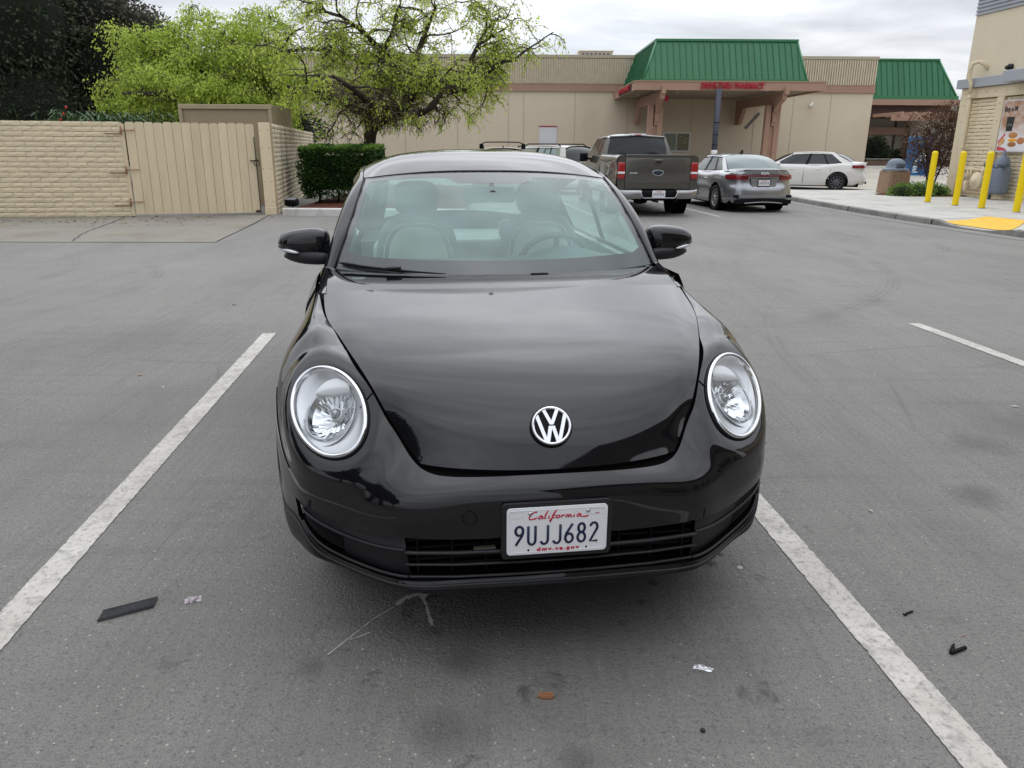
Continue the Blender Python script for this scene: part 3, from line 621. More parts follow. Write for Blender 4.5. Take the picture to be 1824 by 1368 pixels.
dk = MB(); dk.prism([(0, 0), (.14, 0), (.30, .95), (.16, .95)], 1.35, 1.41, 'y', M=Matrix.Translation((1.25, 0, 1.9)) @ Matrix.Rotation(.55, 4, 'Y')); dk.build('mirror_dish', mat('dish', (.07,.075,.07), .3), cnp)
pole = thing('steel_pole', 'dark grey steel post in front of the pharmacy canopy fascia', 'post', (9.28+.22, 37.8, .30))
MB().cyl((0, 0, -.1), (0, 0, 3.88), .135, n=16).build('post_shaft', mat('pole_paint', (.055,.06,.085), .5), pole); MB().cyl((0, 0, .9), (0, 0, 1.18), .145, n=16).build('post_label', M['white_frame'], pole); q = MB()
for z in (1.4, 1.85, 2.4, .75): q.cyl((0, 0, z), (0, 0, z+.03), .15, n=16)
q.build('post_band', M['trim_dark'], pole, kind='stuff')
# second building behind, with arcade
b2 = thing('arcade_building', 'far building with green mansard and dark arcade behind the supermarket corner', 'building', (24, 55, GZ))
MB().box(-4, 8.5, 3.0, 12, -.3, 4.3).build('wall', weathered('arc_wall', (.42,.38,.31), (.38,.34,.28), .6, .9, .1, 20), b2)
MB().box(-3.8, 5.65, -1.0, 3.0, 3.76, 4.12).build('fascia', M['mauve'], b2); MB().box(-3.8, 5.4, -.4, 3.0, 3.05, 3.755).build('beam', mat('dark_beam', (.10,.055,.045), .8), b2)
MB().box(-3.8, 4.2, 2.6, 2.98, 1.95, 2.45).build('beam', M['mauve'], b2)
MB().add([(-3.6,-.6,4.33),(5.5,-.6,4.33),(4.45,.3,6.62),(-3.6,.3,6.62),(5.5,8,4.33),(4.45,8,6.62)], [(0,1,2,3),(1,4,5,2),(3,2,5)]).build('mansard_core', M['green_trim'], b2)
quad_panel(b2, (-3.6,-.6,4.33), (5.5,-.6,4.33), (4.45,.3,6.62), (-3.6,.3,6.62), 24)
q = MB(); q.box(-3.7, 5.6, -.8, -.62, 4.12, 4.34); q.tube([(5.52,-.62,4.33),(4.46,.28,6.64)], .07, 6); q.box(-3.7, 4.5, .2, .35, 6.63, 6.74); q.build('roof_trim', M['green_trim'], b2)
q = MB(); q.box(-3.5, 3.6, 2.9, 2.98, -.2, .95); q.build('dark_hedge_wall', mat('dk', (.02,.03,.03), .8), b2)
MB().box(4.2, 4.55, 2.2, 2.98, -.3, 3.0).build('pillar', weathered('pillar', (.35,.33,.30), (.3,.28,.26), 1, .8, .1, 20), b2); MB().box(3.4, 3.5, 2.85, 2.95, .9, 3.0).build('downpipe', mat('dp', (.08,.05,.05), .7), b2)
pg = thing('pergola', 'mauve timber pergola with beam ends right of the arcade', 'pergola', (20.6, 44, .6))
MB().rbox(0, 6.5, 0, .18, 2.45, 2.72, .02, Matrix.Rotation(.0, 4, 'Y')).build('beam', M['mauve'], pg)
for i in range(9): MB().rbox(.25+i*.72, .40+i*.72, -.45, 3.0, 2.724, 2.90, .01).build('rafter', M['mauve'], pg)
for x in (4.6,): MB().rbox(x, x+.22, 0, .2, -.7, 2.448, .01).build('post', M['mauve'], pg)
pw = thing('planter_wall', 'low brown stone planter wall near the arcade', 'wall', (20.6, 46.4, .55))
MB().rbox(0, 5.5, 0, .4, -.5, .42, .03).build('planter_body', weathered('brown_stone', (.22,.15,.11), (.15,.1,.075), 5, .9, .5, 20), pw); MB().rbox(-.05, 5.55, -.06, .46, .422, .50, .02).build('planter_cap', M['kerb'], pw)
ic = thing('ice_freezer', 'tall blue machine with white mountain picture beside the pergola', 'vending machine', (19.06+.4, 38.0, .30))
MB().rbox(-.42, .42, 0, .7, .0, 1.85, .03).build('freezer_case', mat('blue_case', (.01,.12,.33), .35), ic)
q = MB(); q.add([(-.30,-.004,.75),(.28,-.004,.75),(.05,-.004,1.35),(-.05,-.004,1.2)], [(0,1,2,3)]); q.add([(-.36,-.006,.2),(-.1,-.006,.2),(-.2,-.006,.8),(-.33,-.006,.75)], [(0,1,2,3)]); q.build('picture', mat('icew', (.55,.68,.8), .5), ic)
q = MB()
for i, x in enumerate((-.22,-.08,.06,.20)): q.box(x-.04, x+.04, -.008, -.003, 1.55, 1.70)
q.build('picture_letters', M['white_frame'], ic)
# ------------------------------------------------------------ restaurant wall on the right; local u along the wall (+x), face towards -y
ang = math.atan2(-.995, .0995)
rest = thing('restaurant_building', 'cream restaurant building with framed block wall at the right edge', 'building', (14.57, 26.47, KZ), ang)
# with x along d, the outward normal (-x world) is local -y
M['cream_stucco'] = weathered('cream_stucco', (.76,.67,.50), (.70,.61,.45), .8, .9, .25, 60)
M['cream_frame'] = weathered('cream_frame', (.76,.65,.46), (.70,.59,.41), 2, .65, .1, 30); M['grey_metal'] = weathered('grey_metal', (.40,.42,.45), (.34,.36,.39), 1, .45, .05, 20, spec=.5)
UL = 22
up = MB(); up.box(.0, UL, .02, 9, 3.50, 5.46); up.build('upper_wall', M['cream_stucco'], rest)
MB().box(.02, UL, .14, 9, -.15, 3.3).build('mortar_core', M['mortar'], rest)
bt = MB(); bt.rbox(-.16, UL, -.16, 9.1, 3.32, 3.60, .01); bt.build('metal_belt', M['grey_metal'], rest)
MB().rbox(2.35, 4.5, -.50, -.165, 3.34, 3.66, .015).build('belt_box', M['grey_metal'], rest)
lv = MB()
for i in range(14): lv.box(.0, UL, -.02+i % 2*.03, .3, 5.47+i*.055, 5.47+i*.055+.050)
lv.build('louvre', M['grey_metal'], rest, kind='stuff')
MB().box(-.02, UL, .31, 9, 5.462, 6.3).build('attic', M['grey_metal'], rest)
def tboard(x0, x1, z0, z1, t=.05): 
    q = MB(); q.rbox(x0, x1, -t, .10, z0, z1, .008); return q.build('trim_board', M['cream_frame'], rest)
tboard(.0, .46, -.1, 2.99); tboard(0, UL, 2.992, 3.31); 
for u in (1.72, 5.0, 8.2): tboard(u, u+.30, -.1, 2.99)
bo = MB()
for u in (.2, .75, 1.2, 1.6, 2.1, 2.6): bo.lathe([(.022, 0), (.016, .014), (.0005, .016)], 8, Matrix.Translation((u, -.05, 3.16)) @ Matrix.Rotation(PI/2, 4, 'X'))
for z in (.6, 1.5, 2.3, 2.8): bo.lathe([(.022, 0), (.016, .014), (.0005, .016)], 8, Matrix.Translation((.23, -.05, z)) @ Matrix.Rotation(PI/2, 4, 'X')); bo.lathe([(.022, 0), (.016, .014), (.0005, .016)], 8, Matrix.Translation((1.87, -.05, z)) @ Matrix.Rotation(PI/2, 4, 'X'))
bo.build('bolt', M['mortar'], rest, kind='stuff')
sub = thing('tmp', '', ''); bpy.data.objects.remove(sub)
brick_wall(rest, 1.71, 27, z0=-.02, pitch=.111, bw=.405, u0=0, seed=3, umin=.47, zs=1.03)
brick_wall(rest, 4.98, 27, z0=-.02, pitch=.111, bw=.405, u0=0, seed=4, umin=2.03, zs=1.03, hide=lambda a, b, z: a > 4.2 and False)
rest_blocks = [o for o in rest.children if o.name.startswith('block')]
for o_ in rest_blocks: o_.location.y += .045
rb_ = MB(); rn = random.Random(12)
for r in range(27):
    for u in np.arange(5.32 + (.2 if r % 2 else 0), 12, .405): 
        q = slump_block(rn.randrange(999)); rb_.add([(u+x, y+.045, -.02+r*.111+z*1.03) for x, y, z in q.v], q.f)
rb_.build('blocks', M['cream_block'], rest, kind='stuff')
# roof drain pipe with swan neck
pi = MB(); pi.tube([(.66,-.16,-.02),(.66,-.16,1.2),(.66,-.17,2.6),(.66,-.20,3.2)], .052, 12); pi.tube([(.66,-.22,3.15),(.66,-.24,3.45),(.60,-.30,3.62),(.60,-.31,3.85),(.66,-.28,4.02),(.80,-.20,4.06),(.93,-.10,3.98),(.95,.02,3.85)], [.055,.055,.065,.07,.06,.058,.055,.05], 14); pi.rbox(.58,.74,-.26,.0,3.00,3.05,.01); pi.rbox(.58,.74,-.22,.0,1.5,1.54,.01)
dp = pi.build('drain_pipe', M['cream_frame'], rest)
sc_ = MB(); sc_.cyl((2.0,-.05,3.80),(2.0,-.16,3.78),.055,n=12); sc_.cyl((2.0,.02,3.80),(2.0,-.08,3.80),.09,n=12); sc_.build('wall_lamp', M['trim'], rest)
# poster
po = MB(); po.rbox(2.12,3.35,-.10,-.055,1.38,2.86,.008); poster = po.build('poster', mat('poster_frame', (.62,.62,.64), .35), rest)
def poster_mat():
    m = mat('poster_print', (.8,.75,.7), .35); t = NT(m); s = t.n('ShaderNodeSeparateXYZ', {0: t.coord('Object')}).outputs
    nz = t.noise(3.2, 4, .6); nz2 = t.noise(9, 4, .6)
    c = t.mix(t.ramp(nz, [(.36, 0.), (.66, 1.)]), (.66,.58,.54), (.42,.20,.10)); c = t.mix(t.ramp(s[2], [(.0, 1.), (1.0, 0.)]), c, c)
    z = t.n('ShaderNodeMapRange', {0: s[2], 1: 1.75, 2: 2.15, 3: 1.0, 4: 0.0}).outputs[0]; c = t.mix(z, c, (.78,.76,.77)); t.set('Base Color', c); return m
MB().box(2.16,3.31,-.104,-.1005,1.42,2.82).build('poster_sheet', poster_mat(), poster)
me = text_mesh('Buy a M', .20, .003, .006, 0, 1.0, 'LEFT'); me.materials.append(mat('poster_ink', (.03,.025,.03), .5)); inst('poster_words', me, poster, (2.22,-.108,2.60), (PI/2,0,0), (.82,1,1))
q = MB(); q.prism([(2.42,1.98),(2.66,1.98),(2.70,2.38),(2.38,2.38)], -.112, -.1045, 'y'); q.build('cup', mat('cup', (.02,.018,.02), .4), poster)
q = MB(); q.tube([(2.45,-.1135,2.12),(2.48,-.1135,2.20),(2.50,-.1135,2.13),(2.53,-.1135,2.20),(2.55,-.1135,2.12),(2.60,-.1135,2.17),(2.64,-.1135,2.13)], .005, 4, flat=.3, up=(0,1,0)); q.build('cup_script', M['white_frame'], poster)
q = MB(); q.prism([(2.17,1.62),(2.42,1.86),(2.42,1.93),(2.17,1.70)], -.109, -.1043, 'y'); q.prism([(2.17,1.43),(2.6,1.43),(2.5,1.49),(2.17,1.56)], -.109, -.1043, 'y'); q.build('stripe', mat('stripe', (.6,.06,.10), .5), poster)
def pblob(cx, cz, rx, rz, col, nm, d=.116):
    q = MB(); q.lathe([(1, 0), (.9, .5), (.6, .85), (.001, 1)], 18, Matrix.Translation((cx, -.1045, cz)) @ Matrix.Diagonal((rx, .007, rz, 1)) @ Matrix.Rotation(PI/2, 4, 'X')); q.build(nm, mat(nm, col, .5), poster)
pblob(2.75,1.86,.19,.085,(.50,.22,.08),'bun'); pblob(2.76,1.72,.20,.05,(.80,.38,.03),'cheese'); pblob(2.76,1.60,.18,.07,(.36,.14,.05),'muffin'); pblob(2.35,1.70,.10,.09,(.62,.36,.14),'biscuit'); pblob(2.27,1.62,.09,.06,(.66,.40,.18),'biscuit'); pblob(3.1,1.7,.16,.1,(.5,.2,.08),'bun')
# gas piping and meters
gm = thing('gas_meter', 'cream painted gas pipes and round meter on the restaurant wall behind the bollards', 'gas meter', (14.57, 26.47, KZ), ang)
gp = MB(); gp.tube([(.98,-.25,.0),(.98,-.25,.78),(1.05,-.25,.86),(1.12,-.25,.86)], .03, 10); gp.tube([(1.05,-.25,.86),(2.5,-.25,.84)], .036, 10); gp.tube([(1.10,-.25,.0),(1.10,-.25,.6),(1.18,-.25,.66),(1.3,-.25,.66)], .03, 10)
for x in (1.28, 1.42, 1.95, 2.2): gp.cyl((x,-.25,.55),(x,-.25,.93),.045,n=10)
for x in (1.15,1.32,1.5,1.75,2.05,2.3): gp.cyl((x-.03,-.25,.855),(x+.03,-.25,.855),.058,n=8)
gp.build('gas_pipe', M['cream_frame'], gm)
q = MB(); T = Matrix.Translation((1.86,-.34,.52)) @ Matrix.Rotation(PI/2, 4, 'X'); q.lathe([(.001,-.12),(.16,-.12),(.24,-.08),(.26,0),(.26,.03),(.22,.07),(.10,.10),(.08,.14),(.001,.15)], 24, T); q.build('meter_drum', M['cream_frame'], gm)
q = MB(); q.rbox(1.22,1.34,-.34,-.18,.18,.50,.04,None,2); q.cyl((1.28,-.26,.5),(1.28,-.26,.7),.03); q.build('regulator', M['cream_frame'], gm)
em = thing('utility_meter', 'grey domed utility meter by the right-hand bollard', 'meter', (14.57, 26.47, KZ), ang)
q = MB(); q.rbox(2.50,3.05,-.50,-.10,.16,.98,.12,None,4); q.lathe([(.22,.95),(.20,1.12),(.12,1.25),(.05,1.28),(.05,1.42),(.001,1.43)], 20, Matrix.Translation((2.80,-.3,0))); q.build('meter_body', mat('meter_grey', (.16,.19,.24), .45), em)
q = MB(); q.cyl((2.44,-.35,1.02),(2.44,-.55,1.02),.10,n=14); q.cyl((2.36,-.45,1.02),(3.2,-.45,1.02),.06,n=12); q.cyl((2.5,-.3,.0),(2.5,-.3,.3),.04,n=10); q.build('meter_valve', mat('meter_dark', (.09,.11,.14), .4), em)
# bollards
M['bollard'] = weathered('bollard', (.92,.68,.0), (.86,.62,.0), 4, .4, .05, 40, (.55,.42,.02), spec=.5)
def bollard(x, y, lab):
    b = thing('bollard', lab, 'bollard', (x, y, KZ), 0, 'yellow bollards guarding the meters'); m_ = MB(); m_.lathe([(.080, -.02), (.080, 1.34), (.072, 1.375), (.05, 1.40), (.0005, 1.41)], 24); m_.build('bollard_post', M['bollard'], b)
    q = MB(); q.lathe([(.095, 0.0), (.088, .012), (.0805, .013)], 24); q.build('bollard_footing', M['kerb'], b)
for x, y, l in ((11.9,22.52,'yellow steel bollard farthest left, in front of the low green bush'), (11.96,21.2,'yellow bollard second from left, in front of the wall corner board and drain pipe'), (12.1,20.22,'yellow bollard third from left, in front of the cream gas meter'), (12.22,18.98,'nearest yellow bollard at the right edge, in front of the grey meter')): bollard(x, y, l)
# litter bin
def agg():
    m = mat('aggregate', (.3,.2,.13), .9); t = NT(m); v = t.n('ShaderNodeTexVoronoi', {'Vector': t.coord(), 'Scale': 60.0}); c = t.mix(t.n('ShaderNodeSeparateColor', {0: v.outputs['Color']}).outputs[0], (.42,.29,.19), (.20,.12,.08)); t.set('Base Color', c); t.bump(v.outputs['Distance'], .8, .01); return m
tb = thing('litter_bin', 'pebbled stone litter bin with grey dome lid on the pavement', 'bin', (13.05, 27.1, KZ), .1)
q = MB(); q.prism(rrect(.40, .40, .10, 2), 0, .74, 'z'); 
for i, v in enumerate(q.v):
    if v[2] > .5: q.v[i] = (v[0]*.93, v[1]*.93, v[2])
q.build('bin_body', agg(), tb)
q = MB(); q.lathe([(.41,.742),(.42,.80),(.36,.82),(.31,.84),(.30,.95),(.25,1.06),(.14,1.13),(.0005,1.15)], 28); q.build('bin_lid', mat('lid', (.16,.19,.235), .5), tb)
q = MB(); q.rbox(-.15,.15,-.33,-.18,.85,1.0,.02,None,2); q.build('bin_flap', mat('flap', (.10,.12,.15), .5), tb)
# ------------------------------------------------------------ the black coupe in the foreground
# car axes: x to its left-hand side (picture right), y from the front bumper to the tail, z up
CX0, CY0, CPSI = .1396, 2.07, math.radians(8.2)
car = thing('compact_car', 'glossy black rounded coupe with round headlights parked facing the viewer between white lines', 'car', (CX0, CY0, 0), CPSI)
BP = M['black_paint']
def vflip(P): return np.asarray(P)*MIR
# --- hood
HC = [(.058,.632),(.085,.672),(.137,.737),(.215,.800),(.34,.864),(.53,.918),(.74,.957),(.93,.987),(1.06,1.008)]
HS = [(.400,.132,.640),(.43,.172,.671),(.461,.214,.708),(.491,.251,.749),(.542,.34,.821),(.621,.538,.887),(.676,.704,.919),(.728,.90,.942),(.757,1.15,.985)]
HT = [0, .3, .6, .84, .94, 1]
HG = [0, .03, .15, .40, .68, 1]; HY = [0, .05, .26, .60, .82, 1]
cols = []
for k, t in enumerate(HT):
    c = []
    for i, ((cy, cz), (sx, sy, sz)) in enumerate(zip(HC, HS)):
        g = HG[k]; g = g if i else [0, .15, .45, .72, .87, 1][k]
        c.append((sx*t, cy + (sy-cy)*HY[k], cz + (sz-cz)*g))
    cols.append(c)
HOOD = patch(full(cols), 8, 10)
hb = MB(); hb.grid(HOOD, flip=True)
def flange(mb, line, offs, flip=False):
    rows = [np.asarray(line)] + [np.asarray(line) + np.asarray(o) for o in offs]; mb.grid(np.stack(rows, 0), flip=flip)
def edge_flange(mb, line, inward, drop=.03):
    a = np.asarray(line); flange(mb, a, [np.asarray(inward)*.35 + np.array([0, 0, -.004]), np.asarray(inward) + np.array([0, 0, -drop])])
a, b = HOOD[:, 0], HOOD[0]; c = HOOD[-1]
edge_flange(hb, a, (0, .010, 0)); edge_flange(hb, b, (.008, .006, 0)); edge_flange(hb, c, (-.008, .006, 0))
hood = hb.build('hood', BP, car)
# the short upturned strip between hood and windscreen
cowl = []
for t in (0, .3, .6, .84, 1):
    s1, s2 = (.745, 1.13, .985), (.752, 1.42, 1.033)
    c0, c1 = (0, 1.067, 1.003), (0, 1.24, 1.034)
    q = t**2.2
    cowl.append([(s1[0]*t, c0[1] + (s1[1]-c0[1])*q, c0[2] + (s1[2]-c0[2])*q), (s2[0]*t, (c0[1]+c1[1])/2 + ((s1[1]+s2[1])/2-(c0[1]+c1[1])/2)*q, (c0[2]+c1[2])/2+.003 + ((s1[2]+s2[2])/2-(c0[2]+c1[2])/2)*q), (s2[0]*t, c1[1] + (s2[1]-c1[1])*q, c1[2] + (s2[2]-c1[2])*q)])
MB().grid(patch(full(cowl), 8, 4), flip=True).build('hood_strip', BP, car)
# --- front shell: rows from the hood edge down to the lip, columns from the centre to the wheel and the door
def o(x, y, z, dx=.006, dz=-.006): return (x + dx, y, z + dz)
SH = [
 # x=0
 [(0,.050,.620),(0,.032,.606),(0,.010,.580),(0,.001,.545),(0,-.001,.49),(0,.002,.440),(0,.004,.305),(0,-.004,.276),(0,.15,.25)],
 [(.15,.055,.618),(.15,.036,.604),(.15,.014,.578),(.15,.005,.543),(.15,.003,.49),(.15,.005,.440),(.15,.006,.304),(.15,-.001,.275),(.15,.15,.25)],
 [(.30,.082,.612),(.305,.056,.600),(.31,.030,.576),(.312,.018,.540),(.313,.013,.49),(.313,.014,.440),(.305,.010,.304),(.305,.003,.276),(.30,.15,.25)],
 [(.408,.132,.632),(.425,.098,.608),(.445,.066,.580),(.457,.048,.545),(.460,.040,.49),(.461,.041,.442),(.450,.022,.305),(.448,.016,.280),(.42,.16,.25)],
 [(.467,.212,.702),(.500,.165,.655),(.532,.125,.605),(.553,.108,.555),(.565,.101,.49),(.567,.107,.432),(.567,.112,.293),(.565,.108,.272),(.50,.24,.245)],
 [(.497,.250,.743),(.550,.210,.700),(.600,.180,.645),(.635,.165,.580),(.655,.163,.50),(.662,.175,.440),(.670,.203,.296),(.668,.200,.272),(.58,.32,.24)],
 [(.548,.34,.815),(.61,.300,.785),(.690,.255,.705),(.735,.245,.610),(.755,.243,.52),(.762,.258,.458),(.758,.262,.342),(.752,.262,.278),(.66,.37,.235)],
 [(.585,.43,.846),(.655,.400,.835),(.745,.350,.760),(.790,.325,.650),(.806,.318,.54),(.809,.326,.462),(.804,.330,.395),(.798,.335,.285),(.72,.40,.232)],
 [(.627,.54,.881),(.695,.530,.878),(.785,.480,.800),(.832,.450,.690),(.852,.435,.58),(.856,.432,.48),(.853,.430,.40),(.845,.430,.285),(.775,.46,.225)],
 [(.660,.64,.902),(.725,.640,.905),(.800,.610,.845),(.853,.570,.750),(.880,.545,.64),(.885,.530,.53),(.882,.522,.42),(.876,.515,.290),(.80,.53,.22)],
 [(.690,.74,.922),(.745,.745,.928),(.815,.730,.885),(.868,.700,.810),(.893,.665,.735),(.900,.635,.665),(.898,.600,.60),(.896,.570,.52),(.85,.565,.46)],
 [(.734,.90,.938),(.778,.91,.938),(.835,.905,.890),(.880,.895,.825),(.900,.890,.770),(.905,.888,.735),(.904,.888,.722),(.903,.888,.712),(.86,.888,.700)],
 [(.762,1.06,.960),(.793,1.07,.950),(.840,1.08,.890),(.880,1.09,.815),(.898,1.10,.745),(.903,1.13,.69),(.902,1.16,.64),(.901,1.19,.58),(.86,1.20,.52)],
 [(.785,1.22,.985),(.808,1.24,.965),(.842,1.26,.895),(.876,1.28,.80),(.890,1.29,.70),(.893,1.29,.60),(.890,1.285,.48),(.885,1.28,.33),(.84,1.28,.23)],
]
NUc, NVr = 8, 6
SHELL = patch(full(SH), NUc, NVr)
nc = len(SH)-1; CEN = nc*NUc                    # centre column index
# headlamp plane (ring), measured
LP0 = np.array([.6835,.35,.7505]); LN = np.array([.447,-.60,.664]); LN /= np.linalg.norm(LN)
E1 = np.array([.169,.784,.598]); E1 /= np.linalg.norm(E1); E2 = np.cross(LN, E1); E2 /= np.linalg.norm(E2)
LU = E1*.947 + E2*(-.32 if E2[0] < 0 else .32); LU /= np.linalg.norm(LU); LV = np.cross(LN, LU); LV /= np.linalg.norm(LV)
LP0 = LP0 + E2*(-.005 if E2[0] < 0 else .005)
LA, LB = .197, .124
def lampco(p):
    q = np.array([abs(p[0]), p[1], p[2]]) - LP0; return q @ LU, q @ LV, q @ LN
rho = np.zeros(SHELL.shape[:2])
for i in range(SHELL.shape[0]):
    for j in range(SHELL.shape[1]):
        p = SHELL[i, j]; u, v, w = lampco(p); r = math.hypot(u/LA, v/LB); rho[i, j] = r if abs(w) < .15 else 9
        if rho[i, j] < 1.7:
            k = 1 if r < 1.0 else .5 + .5*math.cos(PI*(r-1.0)/.7)
            dlt = (-.007 - w)*k; n = LN.copy()
            if p[0] < 0: n = n*MIR
            SHELL[i, j] = p + n*dlt
ROW_A, ROW_B = 5*NVr, 6*NVr
TIP = 7*NUc
# fender / bumper split: shut line leaves the hood at the headlamp and runs to the wheel arch
def is_fender(i, j):
    ci = abs(i + .5 - CEN)/NUc
    if ci < 5.85: return False
    return j < 3.9*NVr
def opening(i, j):
    ci = abs(i + .5 - CEN); return ci < TIP and ROW_A <= j < ROW_B
def lampcut(i, j): return min(rho[i, j], rho[i+1, j], rho[i, j+1], rho[i+1, j+1]) < .91
bb = MB(); bb.grid(SHELL, keep=lambda i, j: not is_fender(i, j) and not opening(i, j) and not lampcut(i, j), flip=True)
edge = SHELL[CEN-6*NUc:CEN+6*NUc+1, 0]; e2 = edge.copy(); 
bb.grid(np.stack([edge, edge + np.array([0, .006, -.01]), edge + np.array([0, .03, -.05])], 0))
bumper = bb.build('bumper', BP, car)
for s in (-1, 1):
    fb = MB(); fb.grid(SHELL, keep=lambda i, j: (i >= CEN) == (s > 0) and is_fender(i, j) and not lampcut(i, j), flip=True)
    e = SHELL[(CEN+5*NUc if s > 0 else 0):(len(SHELL) if s > 0 else CEN-5*NUc+1), 0]
    fb.grid(np.stack([e, e + np.array([-s*.004, .003, -.008]), e + np.array([-s*.012, .01, -.05])], 0))
    fb.build('fender', BP, car)
# dark liners under the shut lines and in the arches
lin = MB(); hh = HOOD.copy(); hh[:, :, 2] -= .028; hh[:, :, 0] *= 1.02; hh[:, 0, 1] -= .012; lin.grid(hh[:, ::4])
for s in (-1, 1):
    lin.lathe([(.36, -.16), (.36, -.01)], 24, Matrix.Translation((s*.77, .89, .33)) @ Matrix.Rotation(s*PI/2, 4, 'Y'))
lin.build('inner_liner', M['void'], car)
# shut line between fender and bumper
def shell_line(i0, i1, jf, off=.0012):
    pts = []
    for i in range(i0, i1+1):
        p = SHELL[i, int(jf)]; q = SHELL[min(i+1, len(SHELL)-1), int(jf)] - SHELL[max(i-1, 0), int(jf)]; r = SHELL[i, int(jf)+1] - SHELL[i, int(jf)-1] if jf > 0 else SHELL[i, 1] - SHELL[i, 0]
        n = np.cross(r, q); n /= np.linalg.norm(n); 
        if n[1] > 0 and abs(p[0]) < .8: n = -n
        pts.append(p)
    return pts
for s in (-1, 1):
    pts = [SHELL[CEN + s*int(5.9*NUc), j] for j in range(0, int(1.0*NVr))]
    pts2 = [SHELL[CEN + s*i, int(3.9*NVr)+1] for i in range(int(7.4*NUc), int(10.2*NUc))]
    MB().tube(pts, .0028, 6).build('panel_gap', M['void'], car); MB().tube(pts2, .0026, 6).build('panel_gap', M['void'], car)
# --- lower grille insert
def plan(x):                                    # bumper plan curve at grille height
    xs = np.array([0,.15,.305,.4555,.567,.666,.76,.807]); ys = np.array([.003,.0055,.012,.032,.110,.189,.260,.328]); return float(np.interp(abs(x), xs, ys))
rec = MB()
A = SHELL[CEN-TIP:CEN+TIP+1, ROW_A]; B = SHELL[CEN-TIP:CEN+TIP+1, ROW_B]
back = np.array([0, .12, 0])
def inner(P, d=.10): 
    Q = P.copy(); Q[:, 1] += d; Q[:, 0] *= .97; return Q
rec.grid(np.stack([A, inner(A, .02), inner(A)], 0)); rec.grid(np.stack([inner(A), inner(B)], 0)); rec.grid(np.stack([inner(B), inner(B, .02), B], 0))
rec.build('grille_cavity', M['void'], car)
for zf, th in ((.655, .0065), (.36, .0045), (.055, .0045)):
    pts = []
    for x in np.linspace(-.458, .458, 41):
        zb = .305 + (.44-.305)*zf; pts.append((x, plan(x) + .004, zb))
    MB().tube(pts, th*1.3, 8, flat=.75).build('grille_bar', M['trim'], car)
gm = MB()
for x in np.linspace(-.42, .42, 9): gm.box(x-.003, x+.003, .055, .075, .31, .44)
for z in (.332, .352, .392, .418): gm.box(-.45, .45, .066, .074, z-.0035, z+.0035)
gm.build('grille_mesh', M['trim_dark'], car, kind='stuff')
bk = MB()
for x, z in ((-.245, .428), (-.215, .384), (.205, .425)): bk.rbox(x-.035, x+.035, .04, .06, z-.006, z+.006, .003)
bk.build('bracket', mat('bracket', (.16,.14,.11), .6), car)
for s in (-1, 1):
    # side inset: flat plastic blade beside the grille, slatted intake outboard
    cols_ = [i for i in range(3*NUc, TIP+1)]
    At = np.array([SHELL[CEN + s*i, ROW_A] for i in cols_]); Bt = np.array([SHELL[CEN + s*i, ROW_B] for i in cols_])
    def at(fr, off): 
        P = At*(1-fr) + Bt*fr; P = P.copy(); P[:, 1] += off; P[:, 0] -= s*off*.3; return P
    m_ = MB(); k1 = int(2.0*NUc)
    P = np.stack([at(.0, .012)[:k1], at(.28, .012)[:k1], at(.34, .006)[:k1], at(.40, .014)[:k1], at(.8, .020)[:k1], at(.97, .03)[:k1]], 0)
    m_.grid(P, flip=(s < 0)); 
    P = np.stack([at(.0, .012)[k1-1:], at(.22, .018)[k1-1:], at(.30, .012)[k1-1:]], 0); m_.grid(P, flip=(s < 0))
    m_.build('side_inset', M['trim'], car)
    MB().tube([tuple(p) for p in at(.31, .006)[:-4]], .0062, 8, flat=.8).build('grille_bar', M['trim'], car)
    for q in range(6):
        fr = .40 + q*.075; Q = at(fr, .022)[int(1.9*NUc):int(3.7*NUc)]
        MB().tube([tuple(p) for p in Q], .0032, 6).build('intake_slat', M['trim_dark'], car)
    MB().tube([tuple(p) for p in at(.93, .006)[:-3]], .005, 8).build('grille_bar', M['trim'], car)
lipc = [tuple(SHELL[i, int(6.35*NVr)]) for i in range(CEN-TIP-NUc, CEN+TIP+NUc+1)]
MB().tube(lipc, .0045, 8).build('lip_edge', M['trim'], car)
# lip lower half is unpainted plastic
lp = MB(); LL = SHELL[CEN-9*NUc:CEN+9*NUc+1, int(6.3*NVr):].copy(); LL[:, :, 1] -= .002; LL[:, :, 2] -= .001; lp.grid(LL, flip=True); lp.build('lower_lip', mat('lip_plastic', (.008,.008,.009), .38, spec=.3), car)
# tow cover ring
cv = MB(); cv.tube([(-.265 + .021*math.cos(a), plan(-.265)-.0095, .507 + .021*math.sin(a)) for a in np.linspace(0, 2*PI, 33)], .0011, 5, caps=False); cv.build('tow_cover', M['trim_dark'], car)
# --- number plate
pl = MB(); PW, PH = .1525, .0765
PX, PY, PZ = -.004, -.018, .468
bkp = MB(); bkp.prism([(x+PX, z+PZ-.002) for x, z in rrect(.168, .090, .016)], .0, PY+.006, 'y'); bkp.build('plate_holder', M['trim'], car)
pl.prism([(x+PX, z+PZ) for x, z in rrect(PW, PH, .012)], PY+.004, PY, 'y'); plate = pl.build('license_plate', M['white_plate'], car)
rim = MB(); rim.tube([(x+PX, PY-.0002, z+PZ) for x, z in rrect(PW-.0075, PH-.0075, .008)+[rrect(PW-.0075, PH-.0075, .008)[0]]], .0011, 6, caps=False); rim.build('plate_rim', M['white_plate'], plate)
def arc(cx, cy, rx, ry, a0, a1, n=10): return [(cx + rx*math.cos(math.radians(a0+(a1-a0)*k/n)), cy + ry*math.sin(math.radians(a0+(a1-a0)*k/n))) for k in range(n+1)]
